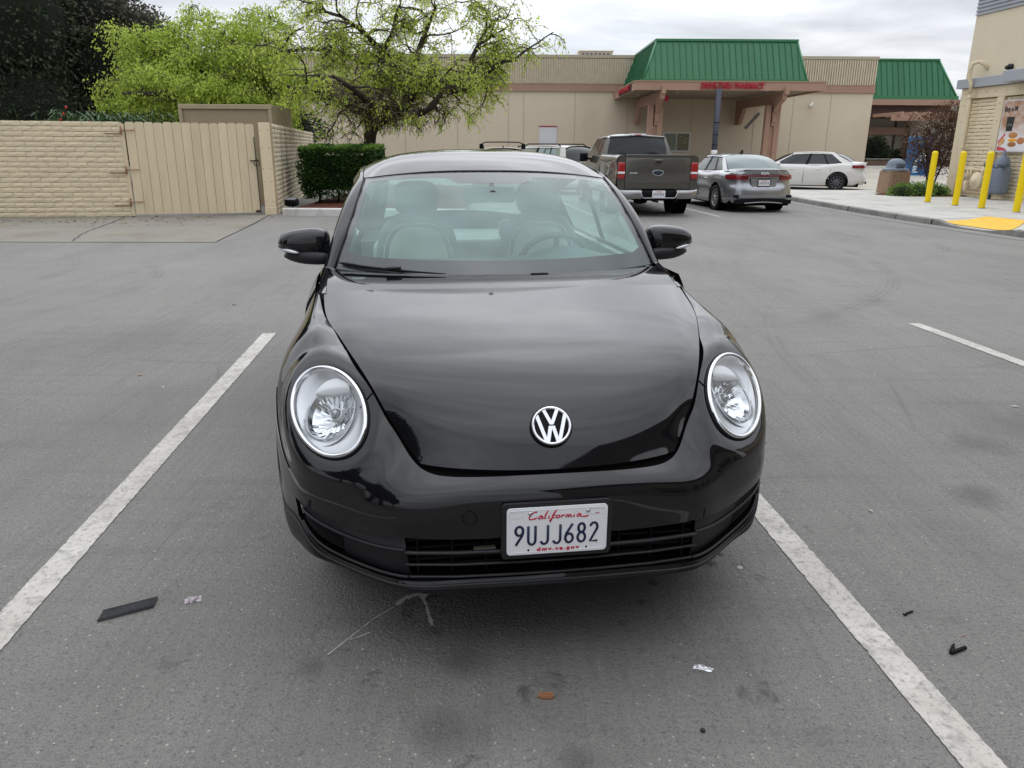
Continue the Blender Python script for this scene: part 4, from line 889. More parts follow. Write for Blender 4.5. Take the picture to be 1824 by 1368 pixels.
GL = {
 '9': [arc(.5,1.42,.42,.44,-90,270,20), [(.92,1.38),(.90,1.2),(.80,.95),(.12,.02)]],
 'U': [[(.1,1.85),(.1,.5)]+arc(.5,.46,.4,.44,180,360,12)+[(.9,.5),(.9,1.85)]],
 'J': [[(.9,1.85),(.9,.5)]+arc(.5,.44,.4,.42,0,-160,12)],
 '6': [arc(.5,.46,.42,.44,90,450,20), [(.08,.5),(.10,.68),(.20,.95),(.88,1.86)]],
 '8': [arc(.5,1.40,.36,.44,-90,270,20), arc(.5,.48,.42,.47,-90,270,20)],
 '2': [arc(.5,1.42,.4,.43,165,-20,12)+[(.80,1.15),(.1,.03),(.95,.03)]],
}
ch = MB(); cw, cg, s_ = .0275, .0405, .0275
x_ = -.1285
for q, c in enumerate('9UJJ682'):
    for st in GL[c]:
        ch.tube([(PX + x_ + px*cw*.98, PY-.0010, PZ - .0445 + pz*.0335) for px, pz in st], .0040, 8, flat=.40, up=(0, 1, 0))
    x_ += .0378 if q != 0 else .0378
ch.build('plate_number', M['plate_blue'], plate)
cal = MB()
script = [  # California, hand-written strokes
 [(.95,1.35),(.9,1.55),(.65,1.5),(.3,1.0),(.08,.45),(.12,.08),(.4,0),(.8,.2),(1.0,.35)],
 [(1.62,.62),(1.4,.68),(1.15,.35),(1.15,.05),(1.4,.1),(1.65,.6)],[(1.66,.64),(1.58,.1),(1.75,.05)],
 [(2.25,1.65),(1.98,.9),(1.85,.1),(2.0,.03)],
 [(2.42,.62),(2.3,.1),(2.42,.03)],[(2.55,1.05),(2.56,1.08)],
 [(3.25,1.7),(2.95,1.1),(2.7,.1),(2.5,-.7),(2.42,-.55),(2.6,-.1),(3.0,.25)],[(2.7,.62),(3.1,.68)],
 [(3.45,.6),(3.2,.5),(3.15,.12),(3.35,.02),(3.6,.25),(3.58,.55),(3.45,.6)],
 [(3.85,.6),(3.75,.02)],[(3.8,.3),(4.0,.55),(4.2,.55)],
 [(4.4,.6),(4.28,.02)],[(4.33,.3),(4.5,.58),(4.62,.5),(4.58,.02)],[(4.61,.3),(4.8,.58),(4.92,.5),(4.88,.05),(5.0,.1)],
 [(5.3,.6),(5.2,.08),(5.32,.03)],[(5.48,1.15),(5.49,1.18)],
 [(6.0,.58),(5.8,.62),(5.6,.35),(5.62,.05),(5.85,.1),(6.05,.58)],[(6.06,.6),(6.0,.15),(6.2,-.02),(6.6,.0),(6.95,.12)]]
for st in script:
    cal.tube([(PX-.088 + px*.0262, PY-.0006, PZ + .0385 + pz*.0158 + px*.0002) for px, pz in st], [.0019 + .0010*((i % 2)) for i in range(len(st))] if len(st) > 2 else .0020, 6, flat=.3, up=(0, 1, 0))
cal.build('plate_state', M['plate_red'], plate)
me = text_mesh('dmv.ca.gov', .0200, .0006, .0010, 0, 1.30); me.materials.append(M['plate_red'])
inst('plate_web', me, plate, (PX+.003, PY-.0008, PZ-.0615), (PI/2, 0, 0), (1.12, .8, 1))
dt = MB()
for x in (-.087, .09): dt.lathe([(.0034, 0), (.0034, .0008), (0.0001, .0010)], 12, Matrix.Translation((PX+x, PY, PZ-.0625)) @ Matrix.Rotation(PI/2, 4, 'X'))
dt.build('plate_hole', M['void'], plate)
for x in (-.083, .092):
    MB().lathe([(.0062, 0), (.0060, .002), (.0035, .0035), (.0001, .004)], 14, Matrix.Translation((PX+x, PY, PZ+.058)) @ Matrix.Rotation(PI/2, 4, 'X')).build('plate_screw', M['satin'], plate)
for x, w in ((-.123, .0205), (.121, .0205)):
    st = MB(); st.tube([(PX+x-w, PY-.0004, PZ+.045), (PX+x+w, PY-.0004, PZ+.045), (PX+x+w, PY-.0004, PZ+.063), (PX+x-w, PY-.0004, PZ+.063), (PX+x-w, PY-.0004, PZ+.045)], .0003, 4, caps=False, up=(0, 1, 0))
    st.build('sticker_frame', mat('sticker_line', (.45,.38,.4), .6), plate)
MB().box(PX+.115, PX+.127, PY-.0009, PY-.0003, PZ+.0485, PZ+.0505).build('sticker_bar', M['plate_red'], plate)
# --- badge on the hood
bn = np.array([0, -.80, .60]); bn /= np.linalg.norm(bn)
Bz = Vector(bn); Bx = Vector((1, 0, 0)); By = Bz.cross(Bx)
BM = Matrix(((Bx.x, By.x, Bz.x, 0), (Bx.y, By.y, Bz.y, .128), (Bx.z, By.z, Bz.z, .744), (0, 0, 0, 1)))
R_ = .062
bd = MB(); bd.lathe([(R_+.0035, -.012), (R_+.0035, .002), (R_, .004), (.0001, .0035)], 48, BM); badge = bd.build('badge', M['trim_dark'], car)
rg = MB(); rg.lathe([(R_-.0100, .003), (R_-.0095, .0075), (R_-.004, .0095), (R_-.0005, .0075), (R_, .003)], 56, BM); rg.build('badge_ring', M['chrome'], badge)
def bar(mb, p, q, w, z0=.0025, z1=.0082, hor=True):
    # horizontal-cut bevelled bar in badge units
    (x0, y0), (x1, y1) = p, q
    vs = []
    for z, k in ((z0, 1.0), (z1, .78)):
        for (x, y) in ((x0, y0), (x1, y1)):
            vs += [(x-w*k, y, z), (x+w*k, y, z)]
    vs = [tuple(BM @ Vector(v)) for v in vs]
    mb.add(vs, [(4,5,7,6), (0,1,5,4), (2,6,7,3), (0,4,6,2), (1,3,7,5)])
vw = MB(); w_ = .0074
def B_(p, q, dz=0): bar(vw, tuple(c*R_ for c in p), tuple(c*R_ for c in q), w_, .0025, .0082+dz)
B_((-.36,.86),(0,.045)); B_((.36,.86),(0,.045), .0002)                # the V
B_((-.72,.56),(-.30,-.87)); B_((-.26,-.87),(-.06,-.02), .0002); B_((.26,-.87),(.06,-.02), .0001); B_((.72,.56),(.30,-.87), .0003)      # the W
vw.build('badge_letters', M['chrome'], badge)
# --- headlights
M['satin_white'] = mat('satin_white', (.52,.53,.55), .30, metal=.7)
def lampM(s):
    P = LP0*(MIR if s < 0 else 1); n = LN*(MIR if s < 0 else 1); u = LU*(MIR if s < 0 else 1); v = np.cross(n, u)
    return Matrix(((u[0], v[0], n[0], P[0]), (u[1], v[1], n[1], P[1]), (u[2], v[2], n[2], P[2]), (0, 0, 0, 1)))
for s in (-1, 1):
    LM = lampM(s); a, b = LA, LB
    def ell(prof, n=64, dx=0): 
        m_ = MB(); vs = []
        for r, z in prof:
            for k in range(n):
                t = 2*PI*k/n; vs.append(LM @ Vector(((a+r)*math.cos(t)+dx, (b+r)*math.sin(t), z)))
        m_.add(vs, [(i*n+k, i*n+(k+1) % n, (i+1)*n+(k+1) % n, (i+1)*n+k) for i in range(len(prof)-1) for k in range(n)], True); return m_
    lampo = ell([(.004, -.05), (.004, -.004), (.001, .001), (-.003, -.004), (-.003, -.05)]).build('headlight', M['trim_dark'], car)
    ell([(-.002, -.008), (-.001, .004), (-.006, .0085), (-.012, .008), (-.016, .002), (-.018, -.010)]).build('chrome_ring', M['chrome'], lampo)
    # interior in the upright frame of the lamp plane: up, side
    UP = Vector((E1*.94 + E2*.34)*(MIR if s < 0 else 1)).normalized(); NN = Vector(LN*(MIR if s < 0 else 1)); SD = NN.cross(UP).normalized(); PC = Vector(LP0*(MIR if s < 0 else 1)); LUv = Vector(LU*(MIR if s < 0 else 1)); LVv = NN.cross(LUv)
    def pt(u, v, z): return PC + UP*u + SD*v + NN*z
    def outer(th, k, z):
        d = UP*math.cos(th) + SD*math.sin(th); c_, s_ = d.dot(LUv), d.dot(LVv); r = k/math.sqrt((c_/a)**2 + (s_/b)**2); return PC + d*r + NN*z
    BU, BR, BS, BO = .008, .096, .090, (.010 if SD.x*s > 0 else -.016)
    def bowl(th, k, z, du=0): return pt(BU + du + BR*k*math.cos(th), BO + BS*k*math.sin(th), z)
    TH = np.linspace(0, 2*PI, 73); m_ = MB()
    m_.grid([[tuple(x) for x in (outer(t, .92, -.008), outer(t, .86, -.016), outer(t, .86, -.016).lerp(bowl(t, 1.03, -.030), .5), bowl(t, 1.03, -.030), bowl(t, .99, -.034))] for t in TH]); m_.build('bezel', M['satin_white'], lampo)
    m_ = MB(); P = []
    for i, (k, z) in enumerate(((.99,-.032),(.90,-.046),(.75,-.058),(.58,-.068),(.40,-.075),(.22,-.079),(.10,-.080))):
        row = []
        for j, t in enumerate(TH[:-1]):
            q_ = bowl(t, k, 0) - PC; v = q_.dot(SD); f = .0022*math.sin(v*330) + (.002*math.sin(q_.dot(UP)*190+v*60) if i in (2, 3, 4) else 0)
            row.append(tuple(bowl(t, k, z + (f if 0 < i < 6 else 0))))
        row.append(row[0]); P.append(row)
    m_.grid(P, smooth=False); m_.build('reflector', M['reflector'], lampo)
    m_ = MB(); P = []       # smooth lid over the top of the bowl, cut off level
    for x in np.linspace(-1, 1, 21):
        v = x*.066; lo = BU + .062 + .006*x*x; top = BU + .062 + .056*math.sqrt(max(0, 1-x*x))
        P.append([tuple(pt(lo, BO+v, -.040)), tuple(pt(lo+.001, BO+v, -.026)), tuple(pt((lo+top)/2, BO+v, -.021)), tuple(pt(max(top, lo+.002), BO+v, -.020))])
    m_.grid(P); m_.build('reflector_lid', M['reflector_lid'], lampo)
    T = Matrix(((SD.x, UP.x, NN.x, 0), (SD.y, UP.y, NN.y, 0), (SD.z, UP.z, NN.z, 0), (0, 0, 0, 1))); T = Matrix.Translation(pt(BU+.006, BO, 0)) @ T
    m_ = MB(); m_.lathe([(.024,-.078),(.022,-.060),(.0205,-.056),(.0175,-.060)], 24, T); m_.build('bulb_collar', M['reflector_lid'], lampo)
    m_ = MB(); m_.lathe([(.015,-.078),(.0145,-.050),(.011,-.044),(.0001,-.042)], 20, T); m_.build('bulb', mat('bulb_cap', (.35,.36,.37), .25, metal=.7), lampo)
    m_ = MB(); m_.tube([tuple(bowl(t, 1.02, -.027)) for t in np.linspace(1.25, 2*PI-1.25, 41)], .0026, 8); m_.build('lamp_arc', M['satin_white'], lampo)
    m_ = MB(); TL_ = np.linspace(1.75, 2*PI-1.75, 31)
    m_.grid([[tuple(bowl(t, 1.03, -.026)), tuple(bowl(t, 1.10+.10*math.sin((t-1.75)/(2*PI-3.5)*PI), -.040)), tuple(bowl(t, 1.05+.24*math.sin((t-1.75)/(2*PI-3.5)*PI), -.024))] for t in TL_]); m_.build('signal_well', M['reflector'], lampo)
    m_ = MB(); m_.tube([tuple(bowl(t, 1.055+.24*math.sin((t-1.75)/(2*PI-3.5)*PI), -.022)) for t in TL_], .0020, 6); m_.build('lamp_arc', M['satin'], lampo)
    m_ = MB(); m_.lathe([(.014,-.03),(.014,-.018),(.009,-.012),(.0001,-.011)], 18, Matrix.Translation(UP*-.075 + SD*(.072 if s < 0 else -.072)*(1 if SD.x > 0 else -1)*-1) @ T); m_.build('side_bulb', M['lens'], lampo)
    def ell2(prof, n=64):
        m_ = MB(); vs = []
        for r, z in prof:
            for k in range(n):
                t = 2*PI*k/n; vs.append(LM @ Vector((a*r*math.cos(t), b*r*math.sin(t), z)))
        m_.add(vs, [(i*n+k, i*n+(k+1) % n, (i+1)*n+(k+1) % n, (i+1)*n+k) for i in range(len(prof)-1) for k in range(n)], True); return m_
    # domed clear lens
    prof = [(.935, .0)] + [(.92*math.cos(t), .0 + .034*math.sin(t)) for t in np.linspace(.15, PI/2-.02, 9)]
    ell2(prof).build('lens', M['lens'], lampo)
# --- windscreen, roof, pillars
WC = [(1.235,1.030),(1.36,1.150),(1.50,1.262),(1.663,1.368),(1.80,1.443)]
WE = [(.731,1.446,1.040),(.685,1.526,1.162),(.648,1.633,1.264),(.617,1.776,1.357),(.601,1.899,1.409)]
WT = [0, .33, .62, .85, 1]
def wpoint(t, i, zoff=0):
    (cy, cz), (ex, ey, ez) = WC[i], WE[i]; q = t**2.4; return (ex*t, cy + (ey-cy)*q, cz + (ez-cz)*q)
WS = patch(full([[wpoint(t, i) for i in range(5)] for t in WT]), 12, 12)
nu, nv = WS.shape[:2]
wsm = MB(); wsm.grid(WS, flip=True); windscreen = wsm.build('windshield', M['windscreen'], car)
# black printed border on the inside of the glass: whole cells of a finer grid
def inset(P, d): Q = P.copy(); Q[:, :, 1] += d*.6; Q[:, :, 2] -= d*.8; return Q
def fr_keep(i, j):
    u = abs((i+.5)/(nu-1)*2-1); v = (j+.5)/(nv-1)
    if v < .135 or v > .945 or u > .925: return True
    if u < .20 and v > .86 - max(0, u-.17)*(-.9): return True
    return False
def border():
    # smooth ribbons instead of cells
    f = MB(); W = inset(WS, .004)
    def P(u, v):      # u in -1..1, v 0..1 -> point by bilinear lookup
        a = (u+1)/2*(nu-1); b = v*(nv-1); i = min(int(a), nu-2); j = min(int(b), nv-2); a -= i; b -= j
        return W[i, j]*(1-a)*(1-b) + W[i+1, j]*a*(1-b) + W[i, j+1]*(1-a)*b + W[i+1, j+1]*a*b
    us = np.linspace(-1, 1, 81); vs_ = np.linspace(0, 1, 41)
    def low(u): return .122 + .10*max(0, abs(u)-.82)**1.0*3
    def top(u):
        a = abs(u); t = .935 - .09*max(0, a-.86)*4
        if a < .26: t -= .085*(1 - min(1, max(0, (a-.20)/.06)))**.8
        return t
    f.grid([[P(u, 0), P(u, low(u)*.5), P(u, low(u))] for u in us], flip=True)
    f.grid([[P(u, top(u)), P(u, (top(u)+1)/2), P(u, 1)] for u in us], flip=True)
    for s in (-1, 1): f.grid([[P(s*.93, v), P(s*.965, v), P(s, v)] for v in vs_], flip=(s > 0))
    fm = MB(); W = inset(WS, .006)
    fm.grid([[P(u*.93, low(u*.93)*(1-v) + top(u*.93)*v) for v in np.linspace(0, 1, 13)] for u in us], flip=True); fm.build('glass_haze', M['glass_haze'], windscreen)  # painted haze sheet, only over the clear glass inside the border
    return f
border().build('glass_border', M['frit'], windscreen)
for s in (-1, 1):
    G = [[(.748,1.13,.986),(.752,1.28,1.012),(.744,1.44,1.038)],[(.775,1.16,.982),(.785,1.32,1.004),(.786,1.51,1.034)],[(.800,1.22,.965),(.812,1.38,.985),(.815,1.57,1.0)]]
    MB().grid(patch([[tuple(np.array(p)*np.array([s,1,1])) for p in r] for r in G], 4, 4), flip=(s < 0)).build('pillar_base', BP, car)
sm = MB(); sm.lathe([(.017, 0), (.016, .003), (.0001, .004)], 20, Matrix.Translation((0, 1.660, 1.352)) @ Matrix.Rotation(-.9, 4, 'X'), sx=1.15); sm.build('sensor', M['leather_dark'], windscreen)
# roof
RF = [[(0,1.815,1.452),(0,2.02,1.513),(0,2.3,1.545),(0,2.6,1.540),(0,3.0,1.490),(0,3.30,1.405)],
      [(.22,1.825,1.449),(.225,2.03,1.508),(.23,2.3,1.540),(.23,2.6,1.535),(.225,3.0,1.485),(.215,3.31,1.40)],
      [(.42,1.855,1.435),(.425,2.05,1.490),(.43,2.3,1.518),(.43,2.6,1.513),(.42,3.0,1.465),(.40,3.33,1.375)],
      [(.55,1.885,1.420),(.545,2.07,1.463),(.545,2.3,1.486),(.545,2.6,1.482),(.535,3.0,1.435),(.51,3.36,1.34)],
      [(.605,1.912,1.412),(.61,2.09,1.436),(.615,2.3,1.452),(.615,2.6,1.448),(.60,3.0,1.40),(.575,3.40,1.30)]]
ROOF = patch(full(RF), 10, 8); rm = MB(); rm.grid(ROOF, flip=True)
rm.grid(np.stack([ROOF[:, 0], ROOF[:, 0] + np.array([0, .006, -.014])], 0)); rm.build('roof', BP, car)
MB().tube([tuple(p + np.array([0, -.001, -.006])) for p in ROOF[:, 0]], .005, 6).build('header_seal', M['rubber'], car)
for s in (-1, 1):
    sv = np.array([s, 1, 1])
    inner_e = [np.array(WE[i]) for i in range(5)] + [np.array(p) for p in RF[4][1:]]
    outer_e = [(.783,1.50,1.035),(.735,1.60,1.185),(.700,1.72,1.285),(.664,1.86,1.362),(.640,1.98,1.405),(.642,2.10,1.420),(.650,2.3,1.432),(.650,2.6,1.428),(.636,3.0,1.378),(.61,3.42,1.27)]
    low_e = [(.800,1.53,1.00),(.752,1.64,1.155),(.718,1.76,1.255),(.682,1.89,1.332),(.664,2.00,1.372),(.668,2.12,1.386),(.676,2.3,1.396),(.676,2.6,1.392),(.664,3.0,1.335),(.64,3.42,1.22)]
    G = [[tuple(inner_e[i]*sv), tuple((inner_e[i]*.45 + np.array(outer_e[i])*.55 + np.array([.004,-.002,.006]))*sv), tuple(np.array(outer_e[i])*sv), tuple(np.array(low_e[i])*sv)] for i in range(10)]
    MB().grid(patch(G, 6, 4), flip=(s < 0)).build('roof_pillar', BP, car)
    MB().tube([tuple((np.array(p) + np.array([.002,0,.001]))*sv) for p in [inner_e[i] for i in range(5)]], .0055, 6).build('glass_seal', M['rubber'], car)
    # drip line along the roof
    MB().tube([tuple(ROOF[(-1 if s > 0 else 0), j] + np.array([s*.004, 0, .0])) for j in range(ROOF.shape[1])], .0035, 6).build('roof_seal', M['trim_dark'], car)
    # side glass and posts
    def belt(y): return (.805 - max(0, y-2.8)*.09, y, 1.015 + max(0, y-2.6)*.02)
    def lowe(y):
        ys = [p[1] for p in low_e]; return tuple(np.interp(y, ys, [p[k] for p in low_e]) for k in range(3))
    ys = [1.66,1.75,1.9,2.05,2.3,2.6]
    g = MB(); g.grid([[tuple(np.array(belt(1.62 if y < 1.7 else y))*sv), tuple(np.array(lowe(y))*sv)] for y in ys], flip=(s < 0)); g.build('side_window', M['car_glass'], car)
    g = MB(); g.grid([[tuple(np.array(belt(y))*sv), tuple(np.array(lowe(y))*sv)] for y in (2.72,2.9,3.1,3.28)], flip=(s < 0)); g.build('quarter_window', M['car_glass'], car)
    for y0, y1 in ((2.6, 2.72), (3.28, 3.42)):
        g = MB(); g.grid([[tuple(np.array(belt(y))*sv*np.array([1.003,1,1])), tuple(np.array(lowe(y))*sv*np.array([1.003,1,1]))] for y in (y0, y1)], flip=(s < 0)); g.build('door_post', M['trim_dark'], car)
    # body side: door and rear quarter
    def side(y, k):
        bulge = math.exp(-((y-3.43)/.42)**2)
        return [(.805-.02*max(0,y-3.2)*3, y, 1.015-.10*max(0,y-3.5)), (.835+.04*bulge, y, .95-.12*max(0,y-3.6)), (.868+.037*bulge, y, .80), (.880+.025*bulge, y, .60), (.878+.02*bulge, y, .42), (.862, y, .27), (.80, y, .20)][k]
    st = [1.285,1.5,1.8,2.2,2.55,2.8,3.0,3.2,3.43,3.7,3.9,4.05]
    S1 = patch([[tuple(np.array(side(y, k))*sv) for k in range(7)] for y in st], 4, 5)
    def cut(i, j):
        p = (S1[i, j] + S1[i+1, j+1])/2; return math.hypot(p[1]-3.43, p[2]-.33) > .36
    ydoor = 2.78
    for nm, ck in (('door', lambda p: p[1] < ydoor), ('quarter_panel', lambda p: p[1] >= ydoor)):
        MB().grid(S1, keep=lambda i, j: cut(i, j) and ck((S1[i, j]+S1[i+1, j+1])/2), flip=(s < 0)).build(nm, BP, car)
    for y in (.89, 3.43):
        T = Matrix.Translation((s*.71, y, .335)) @ Matrix.Rotation(s*PI/2, 4, 'Y')
        ty = MB(); ty.lathe([(.235, -.10), (.30, -.105), (.325, -.09), (.335, -.05), (.335, .05), (.325, .085), (.30, .10), (.235, .095)], 40, T); wheel = ty.build('wheel', M['rubber'], car)
        rm_ = MB(); rm_.lathe([(.235, .09), (.225, .05), (.20, .03), (.06, .055), (.0001, .06)], 40, T)
        rm_.build('rim', M['satin'], wheel)
    # door mirror
    C0 = Vector((s*.885, 1.685, 1.122)); mm = MB(); P = []
    for i in range(17):
        th = -PI/2 + PI*i/16; row = []
        for k in range(32):
            ph = 2*PI*k/32
            def sp(v, e): return math.copysign(abs(v)**e, v)
            x = sp(math.sin(th), .72)*.118; r = sp(math.cos(th), .62)
            z = sp(math.sin(ph), .85)*r*(.072 if math.sin(ph) > 0 else .060); y_ = sp(math.cos(ph), .8)*r*.072
            z += -.012*(x/.118) if z > 0 else .014*(x/.118)*1.0
            if y_ > .03: y_ = .03 + (y_-.03)*.15
            row.append(tuple(C0 + Vector((s*x, y_, z))))
        row.append(row[0]); P.append(row)
    mm.grid(P, flip=(s > 0)); mirror = mm.build('door_mirror', BP, car)
    ar = MB(); ar.rbox(-.05, .05, -.035, .03, -.022, .02, .012, Matrix.Translation((s*.80, 1.655, 1.065)) @ Matrix.Rotation(-s*.28, 4, 'Y'), 2)
    lows = []
    for t in np.linspace(0, 1, 9): lows.append((s*(.775 + .20*t), 1.618 + .05*t*t, 1.060 + .010*t))
    ar.tube(lows, [.020,.024,.026,.026,.026,.025,.022,.017,.008], 12, flat=1.2); ar.build('mirror_arm', M['trim'], mirror)
    ind = MB(); pts = [(s*(.905 + .092*t), 1.612 + .038*t*t + .02*t**4, 1.088 + .018*t) for t in np.linspace(0, 1, 8)]
    ind.tube(pts, [.003,.006,.0075,.0085,.009,.009,.008,.004], 8); ind.build('mirror_indicator', mat('indicator', (.75,.76,.78), .2, metal=.4), mirror)
# wiper
wp = MB(); ws_pts = []
def wsP(u, v, off=.014):
    a = (u+1)/2*(nu-1); b = v*(nv-1); i = min(int(a), nu-2); j = min(int(b), nv-2); a -= i; b -= j
    p = WS[i, j]*(1-a)*(1-b) + WS[i+1, j]*a*(1-b) + WS[i, j+1]*(1-a)*b + WS[i+1, j+1]*a*b
    return p + np.array([0, -.6*off, .8*off])
pa = [wsP(u, v) for u, v in zip(np.linspace(-.965, -.26, 14), np.linspace(.030, -.004, 14))]
wp.tube([tuple(p) for p in pa], [.004]+[.0085]*9+[.006, .005, .004, .002], 8, flat=.8)
wiper = wp.build('wiper', M['trim_dark'], car)
q = pa[8]; MB().rbox(-.034, .034, -.009, .009, -.006, .008, .004, Matrix.Translation(tuple(q + np.array([0, -.006, .008]))) @ Matrix.Rotation(-.03, 4, 'Y'), 2).build('wiper_joint', M['trim'], wiper)
wp = MB(); pb = [wsP(u, v, .004) for u, v in zip(np.linspace(.12, .20, 4), np.linspace(.0, .0, 4))]; wp.tube([tuple(p) for p in pb], .0045, 8); wp.build('wiper', M['trim_dark'], car)
# rear: back glass, tail panel
RB = [[(0,3.30,1.405),(0,3.55,1.31),(0,3.78,1.20),(0,3.95,1.10)], [(.3,3.315,1.39),(.31,3.56,1.29),(.32,3.78,1.18),(.33,3.94,1.08)], [(.50,3.36,1.34),(.52,3.59,1.24),(.54,3.79,1.13),(.56,3.93,1.04)]]
MB().grid(patch(full(RB), 6, 6), flip=True).build('rear_window', M['car_glass'], car)
for s in (-1, 1):
    sv = np.array([s, 1, 1])
    G = [[(.50,3.36,1.34),(.575,3.40,1.30),(.64,3.42,1.22),(.765,3.42,1.03)],[(.52,3.59,1.24),(.60,3.62,1.19),(.68,3.62,1.10),(.76,3.60,1.01)],[(.54,3.79,1.13),(.62,3.80,1.08),(.70,3.80,1.01),(.755,3.78,.98)],[(.56,3.93,1.04),(.64,3.94,1.0),(.70,3.94,.97),(.75,3.90,.95)]]
    MB().grid(patch([[tuple(np.array(p)*sv) for p in r] for r in G], 5, 4), flip=(s < 0)).build('rear_pillar', BP, car)
TL = [[(0,3.95,1.10),(0,4.10,1.0),(0,4.22,.85),(0,4.27,.65),(0,4.28,.45),(0,4.24,.25)], [(.33,3.94,1.08),(.34,4.08,.98),(.35,4.19,.84),(.36,4.24,.65),(.36,4.25,.45),(.36,4.2,.25)],
      [(.56,3.93,1.04),(.58,4.03,.95),(.60,4.11,.82),(.62,4.15,.64),(.63,4.16,.45),(.62,4.12,.25)], [(.74,3.90,.96),(.77,3.94,.90),(.80,4.0,.80),(.84,4.03,.62),(.84,4.03,.43),(.82,4.02,.25)]]
MB().grid(patch(full(TL), 5, 5), flip=True).build('tailgate', BP, car)
# --- interior
it = MB(); it.box(-.79, .79, 1.2, 3.95, .18, .24); it.box(-.79, -.75, 1.3, 3.6, .24, 1.0); it.box(.75, .79, 1.3, 3.6, .24, 1.0); it.box(-.75, .75, 1.15, 1.2, .24, .9)
it.box(-.70, .70, 3.15, 3.9, .24, .96); it.build('cabin_tub', M['leather_dark'], car)
ds = MB(); D = []
for x in np.linspace(-.72, .72, 25):
    hump = .055*math.exp(-((x-.37)/.17)**2); D.append([(x, 1.30 + .28*abs(x)**2, .985), (x, 1.42 + .1*abs(x)**2, 1.01 + hump*.2), (x, 1.58, 1.035 + hump*.8), (x, 1.72, 1.04 + hump), (x, 1.80, 1.015 + hump*.8), (x, 1.82, .90), (x, 1.84, .6)])
ds.grid(D, flip=True); ds.build('dashboard', M['dash'], car)
def seat(x, y0=2.28):
    def blob(nm, m_, cx, cy, cz, w, d, h, ex=.55, tilt=-.22, n=20, piping=False, par=car, taper=0.0):
        T = Matrix.Translation((cx, cy, cz)) @ Matrix.Rotation(tilt, 4, 'X'); P = []
        def sp(v, e): return math.copysign(abs(v)**e, v)
        for i in range(13):
            th = -PI/2 + PI*i/12; row = []
            for k in range(n):
                ph = 2*PI*k/n; r = abs(math.cos(th))**.5
                xx = w*sp(math.cos(ph), ex)*r; zz = h*sp(math.sin(ph), ex)*r; xx *= 1 - taper*(zz/h*.5+.5); row.append(tuple(T @ Vector((xx, d*sp(math.sin(th), .6), zz))))
            row.append(row[0]); P.append(row)
        b_ = MB(); b_.grid(P); return b_.build(nm, m_, par)
    s = blob('front_seat', M['leather_dark'], x, y0, .86, .255, .07, .36, .6, taper=.12)
    blob('seat_panel', M['leather'], x, y0-.045, .84, .19, .045, .31, .6, par=s, taper=.1)
    T = Matrix.Translation((x, y0-.045, .84)) @ Matrix.Rotation(-.22, 4, 'X')
    pp = []
    for a in np.linspace(-.25, PI+.25, 33):
        px, pz = math.cos(a), math.sin(a); px = math.copysign(abs(px)**.6, px)*.205; pz = math.copysign(abs(pz)**.6, pz)*.32; pp.append(tuple(T @ Vector((px*(1-.1*(pz/.32*.5+.5)), -.022, pz))))
    MB().tube(pp, .005, 6).build('seat_piping', M['piping'], s)
    blob('seat_cushion', M['leather'], x, y0-.33, .52, .25, .22, .10, .5, tilt=.05, par=s)
    blob('headrest', M['leather_dark'], x, y0+.10, 1.285, .125, .05, .095, .6, tilt=-.1, par=s)
    for dx in (-.06, .06): MB().cyl((x+dx, y0+.09, 1.14), (x+dx, y0+.10, 1.22), .006).build('headrest_post', M['satin'], s)
seat(-.345); seat(.345)
rs = MB(); rs.rbox(-.62, .62, 3.0, 3.16, .45, .98, .06, None, 3); rs.build('rear_seat', M['leather'], car)
for x in (-.34, .34): MB().rbox(x-.13, x+.13, 3.06, 3.15, .97, 1.10, .04, None, 3).build('rear_headrest', M['leather_dark'], car)
sw = MB(); T = Matrix.Translation((.355, 1.93, .965)) @ Matrix.Rotation(-1.15+PI/2*0, 4, 'X')
sw.tube([tuple(T @ Vector((.185*math.cos(a), .185*math.sin(a), 0))) for a in np.linspace(0, 2*PI, 41)], .0155, 10, caps=False)
sw.rbox(-.07, .07, -.07, .07, -.03, .03, .02, T, 2)
for a in (0, PI, -PI/2): sw.tube([tuple(T @ Vector((.05*math.cos(a), .05*math.sin(a), 0))), tuple(T @ Vector((.18*math.cos(a), .18*math.sin(a), 0)))], .014, 8)
sw.build('steering_wheel', M['dash'], car)
mi = MB(); mi.rbox(-.125, .125, -.02, .02, -.035, .04, .018, Matrix.Translation((0, 1.78, 1.335)) @ Matrix.Rotation(-.15, 4, 'X'), 3); mi.cyl((0, 1.77, 1.35), (0, 1.70, 1.385), .012); mi.build('rear_view_mirror', M['dash'], car)
